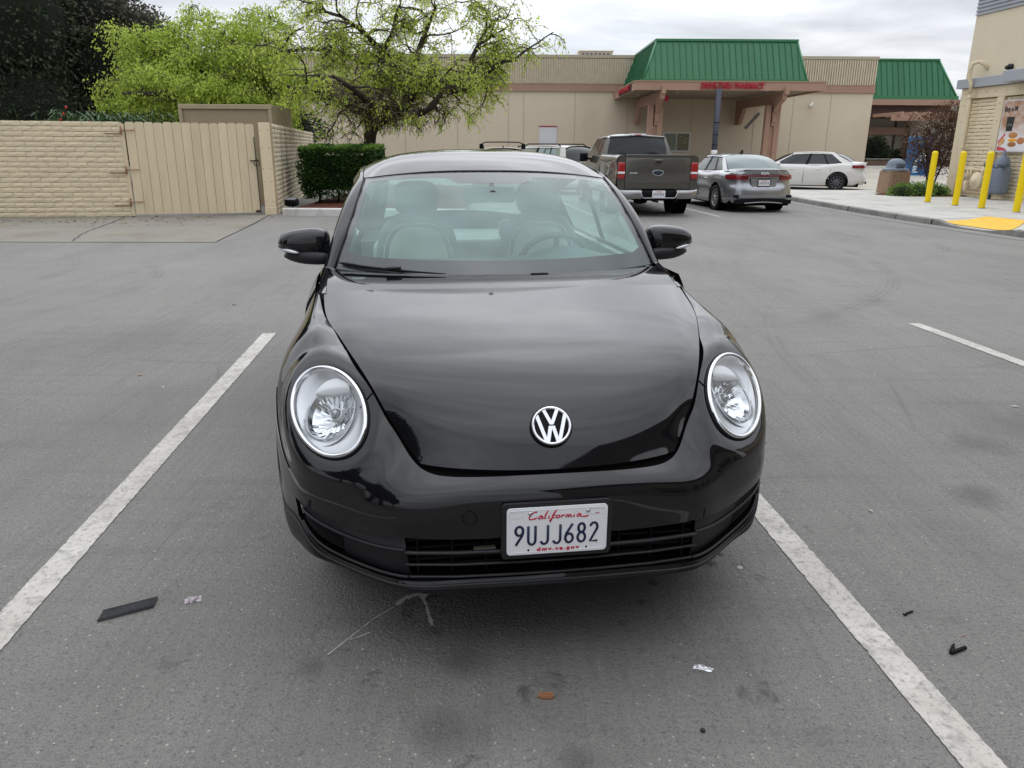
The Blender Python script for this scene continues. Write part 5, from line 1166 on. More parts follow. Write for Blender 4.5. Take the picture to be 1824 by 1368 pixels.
# ------------------------------------------------------------ other vehicles; y from the tail (0) to the nose, x to the picture's right when seen from behind
def wheel_set(root, xs, ys, r=.33, w=.22, rimcol=None, spokes=10, rim=.68):
    for y in ys:
        for s in (-1, 1):
            T = Matrix.Translation((s*xs, y, r)) @ Matrix.Rotation(s*PI/2, 4, 'Y'); h = w/2
            q = MB(); q.lathe([(r*rim, -h), (r*.95, -h), (r, -h*.6), (r, h*.6), (r*.95, h), (r*.80, h+.004), (r*rim, h-.01)], 32, T); wh = q.build('wheel', M['rubber'], root)
            q = MB(); q.lathe([(r*rim, h-.02), (r*rim*.96, h-.05), (r*rim*.9, h-.09), (.03, h-.10)], 32, T); q.build('rim_barrel', M['trim_dark'], wh)
            q = MB(); q.lathe([(r*rim*1.0, h-.015), (r*rim*.92, h-.012), (r*rim*.92, h-.03)], 32, T); q.lathe([(r*.16, h-.04), (r*.15, h-.015), (.0005, h-.01)], 16, T)
            for k in range(spokes):
                a = 2*PI*(k + (.18 if k % 2 else -.18)*0)/spokes; ca, sa = math.cos(a), math.sin(a); e1 = .028*r/.33
                def pt(rr, o, z): return tuple(T @ Vector((ca*rr - sa*o, sa*rr + ca*o, z)))
                q.add([pt(r*.12, -e1, h-.02), pt(r*.12, e1, h-.02), pt(r*rim*.95, e1*.7, h-.018), pt(r*rim*.95, -e1*.7, h-.018), pt(r*.12, -e1, h-.06), pt(r*.12, e1, h-.06), pt(r*rim*.95, e1*.7, h-.06), pt(r*rim*.95, -e1*.7, h-.06)], [(0,1,2,3), (0,4,5,1), (2,6,7,3), (1,5,6,2), (3,7,4,0)])
            q.build('rim', rimcol or M['satin'], wh)
def sedan(root, paint, S):
    # S: dict of shape numbers. ring of plan points with rows (inset, z)
    plan_ = S['plan']; rows = S['rows']; G = []
    n = len(plan_)
    for i, (x, y) in enumerate(plan_):
        a = plan_[max(i-1, 0)]; b = plan_[min(i+1, n-1)]; tx, ty = b[0]-a[0], b[1]-a[1]; l = math.hypot(tx, ty); nx, ny = -ty/l, tx/l   # inward for this ordering
        if i == 0: nx, ny = 0, 1
        if i == n-1: nx, ny = 0, -1
        if x > 0 and nx > 0 and 0 < i < n-1 and abs(ny) < .2: nx = -abs(nx)
        G.append([(x + nx*d if x > 0 else 0, y + ny*d, z) for d, z in rows[i]])
    for s in (-1, 1):
        P = patch([[tuple(np.array(p)*np.array([s, 1, 1])) for p in r] for r in G], 8, 4)
        def ok(i, j):
            c = (P[i, j]+P[i+1, j+1])/2; return all(math.hypot(c[1]-wy, c[2]-S['wr']) > S['wr']+.035 for wy in S['wy']) or abs(c[0]) < .6
        MB().grid(P, keep=ok, flip=(s > 0)).build('body_side', paint, root)
        for wy in S['wy']:
            q = MB(); R = S['wr']+.045; q.tube([(s*(S['hw']-.012), wy+R*math.cos(a), S['wr']+R*math.sin(a)) for a in np.linspace(-.35, PI+.35, 21)], .022, 6); q.lathe([(R, -.12), (R, .12)], 24, Matrix.Translation((s*(S['hw']-.13), wy, S['wr'])) @ Matrix.Rotation(PI/2, 4, 'Y')); q.build('arch_liner', M['void'], root)
    # decks
    for nm, K in (('trunk_lid', S['trunk']), ('hood', S['hood'])):
        MB().grid(patch(full(K), 5, 5), flip=(nm != 'hood')).build(nm, paint, root)
    MB().box(-S['hw']+.1, S['hw']-.1, .25, S['L']-.25, .16, .55).build('underbody', M['void'], root)
    # greenhouse: ring lines  belt / glass bottom / glass top / roof edge
    B, Tt = S['belt'], S['rail']      # lists of (x,y,z) matched from backlight base to windscreen base
    for s in (-1, 1):
        sv = np.array([s, 1, 1])
        def b_(t): 
            ys = [p[1] for p in B]; return np.array([np.interp(t, ys, [p[k] for p in B]) for k in range(3)])
        def r_(t):
            ys = [p[1] for p in Tt]; return np.array([np.interp(t, ys, [p[k] for p in Tt]) for k in range(3)])
        y0, y1 = B[0][1], B[-1][1]; r0, r1 = Tt[0][1], Tt[-1][1]
        def col(u, f): # u 0..1 from rear base to front base
            a = b_(y0+(y1-y0)*u); c = r_(r0+(r1-r0)*u); return (a*(1-f) + c*f)
        us = np.linspace(0, 1, 33)
        q = MB(); q.grid([[tuple(col(u, f)*sv*np.array([.985,1,1])) for f in (0, .5, .985)] for u in us], flip=(s < 0)); q.build('side_core', M['dark_glass'] if S.get('dark') else M['car_glass'], root)
        q = MB(); 
        for f0, f1, e in ((-.02, .10, 1.0), (.90, 1.02, 1.0)): q.grid([[tuple(col(u, f0)*sv), tuple(col(u, f1)*sv)] for u in us], flip=(s < 0))
        for ua, ub in S['posts']: q.grid([[tuple(col(u, f)*sv) for f in np.linspace(.0, 1., 4)] for u in np.linspace(ua, ub, 3)], flip=(s < 0))
        q.build('window_pillars', paint, root)
        q = MB()
        for ua, ub in S['bposts']: q.grid([[tuple(col(u, f)*sv*np.array([1.003,1,1])) for f in np.linspace(.06, .94, 4)] for u in np.linspace(ua, ub, 2)], flip=(s < 0))
        for f in (.105, .895): q.tube([tuple(col(u, f)*sv) for u in np.linspace(S['posts'][0][1], S['posts'][-1][0], 17)], .009, 5)
        q.build('window_trim', M['trim_dark'], root)
        # mirror, handles, door lines
        q = MB(); mx, my, mz = S['mirror']; q.lathe([(.001,-.11),(.07,-.09),(.085,0),(.07,.07),(.001,.09)], 14, Matrix.Translation((s*mx, my, mz)) @ Matrix.Rotation(PI/2, 4, 'Y'), sx=.75); q.box(s*(mx-.15)-.03, s*(mx-.15)+.03, my-.03, my+.03, mz-.06, mz-.02); q.build('door_mirror', paint, root)
        q = MB()
        for y in S['handles']: q.rbox(s*(S['hw']-.005)-.012, s*(S['hw']-.005)+.02, y-.10, y+.10, S['hz']-.018, S['hz']+.018, .01)
        q.build('door_handle', S.get('handle', paint), root)
        q = MB()
        for y in S['dlines']: q.tube([(s*(S['hw']+.0015), y, .30), (s*(S['hw']+.0005), y, .60), (s*(S['hw']-.013), y, .78), (s*(S['hw']-.04), y, .88)], .006, 4)
        q.build('door_gap', M['void'], root)
    MB().grid(patch(full(S['back']), 5, 5), flip=True).build('rear_window', S.get('backglass', M['dark_glass']), root)
    MB().grid(patch(full(S['front']), 5, 5), flip=True).build('windshield', M['car_glass'] if not S.get('dark') else M['dark_glass'], root)
    MB().grid(patch(full(S['roof']), 6, 5), flip=True).build('roof', paint, root)
    it = MB(); it.box(-.70, .70, S['belt'][0][1]+.1, S['belt'][-1][1]-.3, .5, .86)
    for x in (-.36, .36):
        for y in (1.35, 2.45): it.rbox(x-.22, x+.22, y, y+.14, .8, 1.12, .05, None, 2); it.rbox(x-.11, x+.11, y+.02, y+.10, 1.13, 1.28, .03, None, 2)
    it.build('cabin', M['leather_dark'], root)
def sedan_spec(L=4.64, W=1.80, Hh=1.44, trunk_z=1.05, back0=.50, back1=1.35, ws1=2.62, ws0=3.50, wr=.33):
    hw = W/2
    plan_ = [(0,0),(.35,.008),(.62,.05),(.80,.20),(hw-.03,.48),(hw,.9),(hw,1.6),(hw,2.4),(hw,3.2),(hw-.02,L-.85),(hw-.07,L-.45),(.66,L-.14),(.36,L-.03),(0,L)]
    rear = [(.08,.24),(.01,.34),(.0,.50),(.03,.62),(.075,.70),(.085,.86),(.05,trunk_z-.08),(.035,trunk_z)]
    rear3 = [(.07,.24),(.01,.34),(.0,.50),(.02,.62),(.05,.70),(.06,.86),(.06,trunk_z-.09),(.10,trunk_z-.02)]
    side = [(.05,.20),(.02,.30),(.005,.48),(.0,.62),(.005,.72),(.018,.82),(.045,.90),(.09,.955)]
    rs2 = [(.05,.22),(.01,.32),(.0,.50),(.0,.64),(.01,.74),(.03,.86),(.06,trunk_z-.10),(.12,trunk_z-.04)]
    fr = [(.06,.20),(.02,.30),(.0,.42),(.01,.52),(.03,.60),(.06,.67),(.10,.73),(.16,.77)]
    fs = [(.05,.20),(.02,.30),(.005,.46),(.0,.58),(.01,.68),(.03,.76),(.06,.82),(.12,.86)]
    rows = [rear, rear, rear3, rear3, rs2, rs2, side, side, side, fs, fs, fr, fr, fr]
    b = hw-.10
    S = dict(L=L, hw=hw, wr=wr, wy=(1.02, L-.92), plan=plan_, rows=rows, mirror=(hw+.09, ws0-.42, 1.0), handles=(1.75, 2.75), hz=.80, dlines=(1.30, 2.28, 3.30))
    tz = trunk_z
    S['trunk'] = [[(0,.035,tz),(0,.20,tz+.005),(0,.36,tz+.012),(0,back0+.03,tz+.03)],[(.35,.045,tz),(.36,.20,tz+.003),(.37,.36,tz+.01),(.38,back0+.03,tz+.025)],[(.62,.13,tz-.02),(.64,.25,tz-.015),(.66,.40,tz-.01),(.68,back0+.10,tz+.0)],[(.745,.30,tz-.03),(.77,.42,tz-.04),(.79,.56,tz-.045),(.80,back0+.30,tz-.05)]]
    S['hood'] = [[(0,L-.16,.78),(0,L-.5,.88),(0,ws0+.25,.96),(0,ws0-.02,.99)],[(.36,L-.19,.775),(.38,L-.5,.87),(.40,ws0+.22,.95),(.42,ws0-.04,.985)],[(.62,L-.28,.765),(.66,L-.5,.85),(.70,ws0+.15,.92),(.72,ws0-.12,.96)],[(.70,L-.42,.80),(.76,L-.6,.84),(.79,ws0+.1,.89),(.80,ws0-.2,.94)]]
    S['belt'] = [(.755,back0+.12,tz-.02),(.80,back0+.6,.98),(b,1.6,.965),(b,2.4,.955),(b,3.0,.955),(.77,ws0-.10,.965)]
    S['rail'] = [(.58,back1-.05,Hh-.085),(.61,back1+.35,Hh-.055),(.615,2.1,Hh-.05),(.60,ws1-.1,Hh-.08),(.58,ws1+.02,Hh-.10)]
    S['back'] = [[(0,back0,tz+.025),(0,(back0+back1)/2,Hh-.14),(0,back1,Hh-.03)],[(.4,back0+.03,tz+.015),(.37,(back0+back1)/2+.02,Hh-.155),(.33,back1,Hh-.04)],[(.735,back0+.13,tz-.015),(.66,(back0+back1)/2+.05,Hh-.20),(.575,back1-.02,Hh-.08)]]
    S['front'] = [[(0,ws1,Hh-.03),(0,(ws0+ws1)/2,Hh-.20),(0,ws0,.995)],[(.35,ws1,Hh-.04),(.38,(ws0+ws1)/2-.02,Hh-.215),(.42,ws0-.04,.985)],[(.575,ws1+.01,Hh-.085),(.67,(ws0+ws1)/2-.08,Hh-.27),(.755,ws0-.12,.965)]]
    S['roof'] = [[(0,back1-.01,Hh-.03),(0,back1+.4,Hh-.003),(0,2.1,Hh),(0,ws1+.01,Hh-.03)],[(.33,back1-.01,Hh-.04),(.34,back1+.4,Hh-.013),(.34,2.1,Hh-.01),(.33,ws1+.01,Hh-.04)],[(.585,back1-.04,Hh-.08),(.615,back1+.35,Hh-.05),(.62,2.1,Hh-.045),(.585,ws1+.02,Hh-.09)]]
    S['posts'] = [(0,.10),(.955,1)]; S['bposts'] = [(.27,.29),(.53,.57)]
    return S
def small_plate(root, y, z, x=0, w=.155, h=.078, txt=True, frame=None):
    q = MB(); q.prism([(x+a, z+b) for a, b in rrect(w, h, .012, 3)], y+.004, y, 'y'); p = q.build('license_plate', M['white_plate'], root)
    if frame: q = MB(); P = rrect(w+.006, h+.006, .014, 3); P.append(P[0]); q.tube([(x+a, y-.001, z+b) for a, b in P], .010, 4, caps=False); q.build('plate_frame', frame, p)
    q = MB(); rn = random.Random(int(z*1000))
    for k in range(7):
        cx = x-.115+k*.038; q.box(cx-.011, cx-.004, y-.002, y-.0005, z-.045, z+.02); q.box(cx+.004, cx+.011, y-.002, y-.0005, z-.045+.03*(k % 2), z+.02); q.box(cx-.0038, cx+.0038, y-.002, y-.0005, z+.010-.02*(k % 3), z+.018-.02*(k % 3))
    q.build('plate_characters', M['plate_blue'], p, kind='stuff'); MB().box(x-.07, x+.07, y-.002, y-.0005, z+.040, z+.055).build('plate_heading', M['plate_red'], p)
# grey sedan
M['grey_paint'] = mat('grey_paint', (.34,.345,.36), .24, metal=.75, spec=.5, coat=1); M['white_paint'] = mat('white_paint', (.72,.71,.68), .25, spec=.5, coat=.8); M['truck_paint'] = mat('truck_paint', (.125,.12,.105), .25, metal=.6, coat=.8)
M['tail_red'] = mat('tail_red', (.22,.006,.012), .15, coat=1); M['tail_bright'] = mat('tail_bright', (.36,.012,.014), .2, coat=1); M['beige_paint'] = mat('beige_paint', (.42,.37,.28), .3, coat=.6)
k = thing('sedan', 'silver grey sedan parked beside the dark pickup truck by the kerb', 'car', (6.33, 19.85, 0), math.radians(7))
S = sedan_spec(); S['backglass'] = mat('back_glass', (.10,.14,.14), .06, spec=.6); sedan(k, M['grey_paint'], S); wheel_set(k, .79, (1.02, 3.72), .325, spokes=10)
q = MB(); q.rbox(-.62,.62,.015,.10,.885,.915,.01); q.build('light_bar', M['tail_red'], k)
for s in (-1, 1):
    q = MB(); P = []
    for x, y in ((.42,.065),(.60,.085),(.74,.155),(.835,.30),(.87,.47)): P.append([(s*x, y-.012, .80+.02*(x > .7)), (s*x, y-.016, .87), (s*x*.995, y-.006, .925)])
    q.grid(P, flip=(s > 0)); q.build('taillight', M['tail_red'], k)
    q = MB(); q.rbox(s*.70-.07, s*.70+.07, .03, .12, .37, .44, .02, Matrix.Rotation(s*.0, 4, 'Z'), 2); q.build('fog_reflector', M['trim_dark'], k)
q = MB(); q.grid([[(x, .0+.10*max(0,(abs(x)-.5))**1.2*2.2-.012, .22), (x, .10*max(0,(abs(x)-.5))**1.2*2.2-.012, .30+.03*math.cos(x*3)), (x, .10*max(0,(abs(x)-.5))**1.2*2.2-.012, .36-.05*abs(x))] for x in np.linspace(-.76,.76,21)]); q.build('rear_diffuser', M['trim_dark'], k)
q = MB(); q.tube([(x, -.03+.10*max(0,(abs(x)-.5))**1.2*2.2, .245+.02*math.cos(x*4)) for x in np.linspace(-.5,.5,15)], .014, 6); q.build('diffuser_strip', M['grey_paint'], k)
q = MB(); q.prism([(-.30,.60),(.30,.60),(.36,.84),(-.36,.84)], .048, .07, 'y'); q.build('plate_recess', M['grey_paint'], k)
small_plate(k, .038, .735, w=.155, frame=M['trim_dark'])
me = text_mesh('KIA', .080, .008, .003, 0, 1.05); me.materials.append(M['white_plate']); inst('emblem', me, k, (0,.040,.965), (PI/2,0,0), (1.6,1,1))
q = MB(); q.prism([(.0,0),(.16,0),(.03,.09)], -.02, .02, 'x'); q.build('shark_fin', M['trim_dark'], k).location = (0, 1.55, 1.435)
q = MB(); q.rbox(-.55,.55,.01,.12,1.045,1.062,.006); q.build('trunk_spoiler', M['grey_paint'], k)
# white sedan on the drive
k = thing('sedan', 'white sedan with dirty sills crossing the drive behind the grey sedan', 'car', (14.15, 31.05, 0), math.radians(66))
k.location.x -= .3
S = sedan_spec(4.82, 1.82, 1.47, 1.08, .45, 1.25, 2.75, 3.65, .335); S['dark'] = True; sedan(k, M['white_paint'], S); wheel_set(k, .80, (1.04, 3.90), .335, rimcol=mat('dark_rim', (.14,.14,.15), .4, metal=.8), spokes=10)
for s in (-1, 1):
    q = MB(); P = []
    for x, y in ((.45,.075),(.62,.09),(.76,.165),(.855,.34),(.893,.55)): P.append([(s*x, y-.014, .86), (s*x, y-.018, .92), (s*x*.995, y-.008, .97)])
    q.grid(P, flip=(s > 0)); q.build('taillight', M['tail_red'], k)
small_plate(k, .045, .76)
q = MB(); q.tube([(x, -.008+.10*max(0,(abs(x)-.5))**1.2*2.2, .30) for x in np.linspace(-.6,.6,15)], .03, 6); q.build('rear_diffuser', M['trim_dark'], k)
# white crossover and tan crossover, mostly hidden
def crossover(name, label, paint, loc, rz, Hh=1.72, rack=None):
    k = thing(name, label, 'car', loc, rz); S = sedan_spec(4.5, 1.84, Hh, 1.10, .16, .55, 2.95, 3.65, .36)
    dz = .12
    S['roof'] = [[(x, (y if i else y-.05), z) for i, (x, y, z) in enumerate(r)] for r in S['roof']]
    sedan(k, paint, S); wheel_set(k, .80, (1.0, 3.6), .36)
    for s in (-1, 1):
        q = MB(); q.rbox(s*.74-.07, s*.74+.07, .10, .35, .80, 1.12, .03, None, 2); q.build('taillight', M['tail_bright'], k)
        q = MB(); q.tube([(s*.60, .75, Hh-.04), (s*.60, .9, Hh+.03), (s*.60, 2.5, Hh+.03), (s*.59, 2.7, Hh-.05)], .02, 8); q.build('roof_rail', M['trim_dark'], k)
    return k
k = crossover('crossover', 'white crossover with black roof rails beyond the black coupe roof', M['white_paint'], (2.55, 27.2, 0), math.radians(38), 1.64)
k = crossover('crossover', 'tan crossover with black roof rack behind the black coupe roof', M['beige_paint'], (-.30, 24.2, 0), math.radians(3), 1.56)
q = MB(); q.tube([(-.66,.9,1.62),(-.62,.9,1.67),(-.5,.9,1.705),(0,.9,1.71),(.5,.9,1.705),(.62,.9,1.67),(.66,.9,1.62)], .024, 8, flat=.7); q.rbox(-.72,-.60,.82,.98,1.5,1.66,.02,None,2); q.rbox(.60,.72,.82,.98,1.5,1.66,.02,None,2); q.tube([(0,.4,1.55),(0,.42,1.60)], [.03,.008], 6); q.build('roof_rack', M['trim_dark'], k)
# pickup truck
t = thing('pickup_truck', 'dark grey pickup truck with chrome rear bumper parked with its tailgate to the viewer', 'pickup truck', (3.40, 18.55, 0), math.radians(5.5))
TP = M['truck_paint']
SL = [[(.77,.06,1.40),(.86,.07,1.40),(.945,.10,1.37),(.975,.10,1.15),(.985,.10,.90),(.97,.11,.66),(.94,.14,.60)]]
for y, fl in ((.35,.0),(.75,.02),(1.15,.03),(1.6,.02),(1.95,.0),(2.05,.0)): SL.append([(.77,y,1.40),(.88,y,1.405),(.955,y,1.37),(.975+fl*.3,y,1.15),(.985+fl,y,.90),(.98+fl,y,.66),(.95,y,.52)])
for s in (-1, 1):
    P = patch([[tuple(np.array(p)*np.array([s,1,1])) for p in r] for r in SL], 6, 5)
    MB().grid(P, keep=lambda i, j: math.hypot(P[i,j][1]-1.15, P[i,j][2]-.42) > .47, flip=(s < 0)).build('bed_side', TP, t)
    q = MB(); q.tube([(s*1.0, 1.15+.48*math.cos(a), .42+.48*math.sin(a)) for a in np.linspace(.1, PI-.1, 17)], .03, 6); q.lathe([(.50,-.2),(.50,.12)], 24, Matrix.Translation((s*.84,1.15,.42)) @ Matrix.Rotation(PI/2, 4, 'Y')); q.build('arch_liner', M['void'], t)
    # end cap of the bedside with the tall lamp
    q = MB(); q.prism([(s*.785,.60),(s*.94,.62),(s*.98,.9),(s*.97,1.15),(s*.94,1.37),(s*.86,1.40),(s*.785,1.40)], .055, .12, 'y'); q.build('bed_post', TP, t)
    q = MB(); q.rbox(s*.875-.082, s*.875+.082, .028, .10, .86, 1.24, .015, None, 2); lamp = q.build('taillight', M['tail_bright'], t)
    q = MB(); q.rbox(s*.875-.083, s*.875+.083, .024, .10, .975, 1.03, .008); q.build('reverse_lamp', M['white_plate'], lamp)
    cab = MB(); C = [[(s*.98,2.10,.50),(s*.99,2.10,.9),(s*.965,2.10,1.18),(s*.93,2.12,1.38)],[(s*.98,3.0,.50),(s*.99,3.0,.9),(s*.965,3.0,1.18),(s*.93,3.0,1.36)],[(s*.98,4.1,.50),(s*.99,4.1,.9),(s*.965,4.1,1.16),(s*.93,4.1,1.30)],[(s*.97,5.1,.50),(s*.98,5.1,.85),(s*.93,5.1,1.05),(s*.86,5.05,1.15)],[(s*.90,5.5,.50),(s*.90,5.5,.8),(s*.84,5.48,1.0),(s*.76,5.45,1.10)]]
    cab.grid(patch(C, 5, 4), flip=(s > 0)); cab.build('cab_side', TP, t)
    rl = [(s*.93,2.12,1.38),(s*.86,2.16,1.55),(s*.775,2.24,1.80)]; rf = [(s*.93,4.1,1.30),(s*.86,3.85,1.52),(s*.77,3.45,1.80)]
    q = MB(); q.grid([[tuple(np.array(a)*(1-u)+np.array(b)*u*1.0) for a, b in zip(rl, rf)] for u in np.linspace(.05,.95,9)], flip=(s > 0)); q.build('side_window', M['dark_glass'], t)
    q = MB(); 
    for u0, u1 in ((0,.06),(.30,.36),(.94,1)): q.grid([[tuple((np.array(a)*(1-u)+np.array(b)*u)*np.array([1.004,1,1])) for a, b in zip(rl, rf)] for u in (u0,u1)], flip=(s > 0))
    q.tube([rl[2], rf[2]], .03, 6); q.build('cab_pillar', TP, t)
    q = MB(); q.rbox(s*1.10-.11, s*1.10+.11, 3.62, 3.72, 1.20, 1.42, .03, None, 2); q.box(s*.98-.04, s*.98+.04, 3.64, 3.68, 1.24, 1.30); q.build('door_mirror', M['trim_dark'], t)
g = MB(); g.rbox(-.775,.775,.04,.12,.62,1.405,.012,None,2); tg = g.build('tailgate', TP, t)
q = MB(); q.rbox(-.775,.775,.028,.041,1.345,1.41,.006); q.tube([(-.75,.04,.80),(.75,.04,.80)], .008, 4); q.rbox(-.76,.76,.033,.041,.64,.79,.004); q.build('tailgate_ridge', TP, tg)
q = MB(); q.rbox(-.10,.10,.022,.045,1.20,1.31,.012,None,2); q.build('tailgate_handle', TP, tg); q = MB(); q.rbox(-.075,.075,.014,.024,1.225,1.255,.004); q.build('handle_pull', M['trim_dark'], tg)
T = Matrix.Translation((0,.040,1.005)) @ Matrix.Rotation(PI/2, 4, 'X')
q = MB(); q.lathe([(.001,.012),(.085,.011),(.092,.008)], 28, T, sx=1.35, sy=.62); q.build('oval_emblem', mat('emblem_blue', (.03,.04,.06), .2), tg); q = MB(); q.lathe([(.090,.004),(.095,.013),(.103,.012),(.106,.0)], 28, T, sx=1.3, sy=.62); q.build('emblem_ring', M['chrome'], tg)
q = MB(); rn = random.Random(3)
for i in range(6): x = -.66+i*.030; w = rn.uniform(.008,.012); q.add([(x-w,.033,.985),(x+w*.6,.033,.985),(x+w,.033,1.008+rn.uniform(-.004,.006)),(x-w*.5,.033,1.012)], [(0,1,2,3)])
q.build('tailgate_badge', M['white_plate'], tg, kind='stuff')
q = MB(); q.grid(patch(full([[(0,2.16,1.86),(0,2.6,1.905),(0,3.1,1.90),(0,3.48,1.84)],[(.45,2.165,1.85),(.45,2.6,1.895),(.45,3.1,1.89),(.45,3.48,1.83)],[(.77,2.24,1.80),(.785,2.6,1.82),(.785,3.1,1.815),(.77,3.45,1.79)]]), 5, 5), flip=True); q.build('cab_roof', TP, t)
q = MB(); q.grid(patch(full([[(0,2.06,1.36),(0,2.10,1.62),(0,2.14,1.83)],[(.45,2.07,1.36),(.44,2.105,1.61),(.42,2.15,1.82)],[(.79,2.10,1.37),(.755,2.14,1.60),(.70,2.18,1.79)]]), 5, 5), flip=True); q.build('rear_window', M['dark_glass'], t)
q = MB(); q.grid([[(s_*.93,2.12,1.38),(s_*.86,2.15,1.58),(s_*.775,2.22,1.80)] for s_ in (1,)] + [[(.79,2.09,1.37),(.755,2.13,1.60),(.70,2.17,1.795)]]); q.grid([[(-.93,2.12,1.38),(-.86,2.15,1.58),(-.775,2.22,1.80)],[(-.79,2.09,1.37),(-.755,2.13,1.60),(-.70,2.17,1.795)]], flip=True); q.box(-.92,.92,2.07,2.12,.6,1.37); q.tube([(-.72,2.17,1.82),(0,2.12,1.86),(.72,2.17,1.82)], .028, 6); q.build('cab_back', TP, t)
q = MB(); q.rbox(-.21,.21,2.085,2.15,1.855,1.905,.012,None,2); hb_ = q.build('high_brake_light', M['white_plate'], t); MB().rbox(-.09,.09,2.078,2.10,1.865,1.895,.006).build('brake_lens', M['tail_bright'], hb_)
q = MB(); q.box(-.75,.75,.15,2.05,.80,.84); q.box(-.80,.80,.12,5.3,.42,.62); q.box(-.5,.5,.12,1.9,.36,.48); q.build('bed_floor', M['void'], t)
q = MB(); q.grid(patch(full([[(0,3.48,1.84),(0,3.8,1.62),(0,4.12,1.34)],[(.45,3.48,1.83),(.47,3.79,1.60),(.5,4.11,1.33)],[(.77,3.45,1.79),(.85,3.75,1.55),(.93,4.05,1.31)]]), 4, 4), flip=True); q.build('windshield', M['dark_glass'], t)
q = MB(); q.grid(patch(full([[(0,4.12,1.33),(0,4.8,1.25),(0,5.45,1.14),(0,5.55,.85),(0,5.55,.5)],[(.5,4.11,1.32),(.5,4.8,1.23),(.5,5.45,1.12),(.5,5.54,.85),(.5,5.54,.5)],[(.93,4.08,1.30),(.90,4.8,1.19),(.77,5.45,1.09),(.8,5.5,.85),(.88,5.5,.5)]]), 4, 4), flip=True); q.build('hood', TP, t)
for s in (-1, 1):
    q = MB(); P = []
    for x, y in ((.42,-.16),(.60,-.155),(.80,-.12),(.95,-.03),(1.0,.12)): P.append([(s*x,y,.42),(s*x,y-.02,.47),(s*x,y-.02,.575),(s*x*.995,y+.01,.615),(s*x*.98,y+.12,.62)])
    q.grid(P, flip=(s > 0)); q.build('chrome_bumper', M['dull_chrome'], t)
q = MB(); q.rbox(-.42,.42,-.13,.08,.44,.60,.02,None,2); q.rbox(-.30,-.22,-.14,-.1,.50,.56,.01); q.rbox(.24,.30,-.14,-.1,.50,.56,.01); q.build('bumper_step', M['trim_dark'], t)
q = MB(); q.tube([(-.46,-.165,.60),(-.40,-.165,.455),(-.36,-.165,.435),(.36,-.165,.435),(.40,-.165,.455),(.46,-.165,.60)], .018, 8); q.build('bumper_lip', M['dull_chrome'], t)
small_plate(t, -.14, .53)
q = MB(); q.tube([(-.9,1.15,.38),(.9,1.15,.38)], .06, 10); q.lathe([(.001,-.2),(.14,-.15),(.17,0),(.14,.15),(.001,.2)], 16, Matrix.Translation((-.1,1.15,.38)) @ Matrix.Rotation(PI/2, 4, 'Y')); q.tube([(.55,.3,.36),(.55,1.0,.40),(.5,2,.45)], .045, 8); q.box(-.3,.3,.5,.9,.34,.5); q.tube([(-.02,-.1,.36),(-.02,.3,.36)], .035, 8); q.build('axle', mat('axle', (.03,.028,.026), .7), t)
wheel_set(t, .82, (1.15, 4.75), .40, .27, spokes=6)
# ------------------------------------------------------------ hedge, trees, bushes
NR = np.random.default_rng(11)
def leaf_quads(P, D, size, jitter=.35, droop=0.0, seed=0, aspect=1.9):
    # P points, D preferred directions; one folded leaf (2 triangles sharing the midrib) each
    r = np.random.default_rng(seed); n = len(P); d = D + r.normal(0, .55, (n, 3)); d[:, 2] -= droop; d /= np.linalg.norm(d, axis=1)[:, None]
    a = r.normal(0, 1, (n, 3)); w = np.cross(d, a); w /= np.linalg.norm(w, axis=1)[:, None]
    s = size*(1 + r.uniform(-jitter, jitter, n))[:, None]; v = np.stack([P, P + d*s*.5 + w*s/aspect*.5, P + d*s, P + d*s*.5 - w*s/aspect*.5], 1).reshape(-1, 3)
    return v
def quads_obj(name, V, m_, parent, smooth=False):
    n = len(V)//4; me = bpy.data.meshes.new(name); me.vertices.add(len(V)); me.vertices.foreach_set('co', V.astype('f').ravel()); me.loops.add(len(V)); me.loops.foreach_set('vertex_index', np.arange(len(V), dtype='i'))
    me.polygons.add(n); me.polygons.foreach_set('loop_start', np.arange(0, len(V), 4, dtype='i')); me.polygons.foreach_set('loop_total', np.full(n, 4, dtype='i')); me.update(calc_edges=True); me.materials.append(m_)
    o_ = bpy.data.objects.new(name, me); COL.objects.link(o_); o_.parent = parent; o_['kind'] = 'stuff'; return o_
M['bark'] = weathered('bark', (.045,.035,.028), (.07,.058,.046), 8, .95, 1.0, 40, stretch=(1,1,.3))
M['spring_leaf'] = leaf_mat('spring_leaf', (.34,.47,.05), (.70,.80,.16), .5)
M['spring_leaf_b'] = leaf_mat('spring_leaf_b', (.25,.37,.045), (.62,.73,.14), .45)
M['hedge_leaf'] = leaf_mat('hedge_leaf', (.018,.055,.012), (.06,.14,.022), .2, .35)
M['hedge_tip'] = leaf_mat('hedge_tip', (.10,.20,.025), (.17,.30,.04), .3, .4)
M['dark_leaf'] = leaf_mat('dark_leaf', (.018,.030,.014), (.062,.085,.040), .12, .6)
M['olive_leaf'] = leaf_mat('olive_leaf', (.085,.08,.062), (.15,.145,.10), .15, .6)
M['red_leaf'] = leaf_mat('red_leaf', (.07,.02,.018), (.12,.075,.03), .3); M['bush_leaf'] = leaf_mat('bush_leaf', (.09,.18,.03), (.24,.38,.08), .25)
M['twig'] = weathered('twig', (.15,.125,.085), (.10,.085,.06), 8, .9, .3, 40)
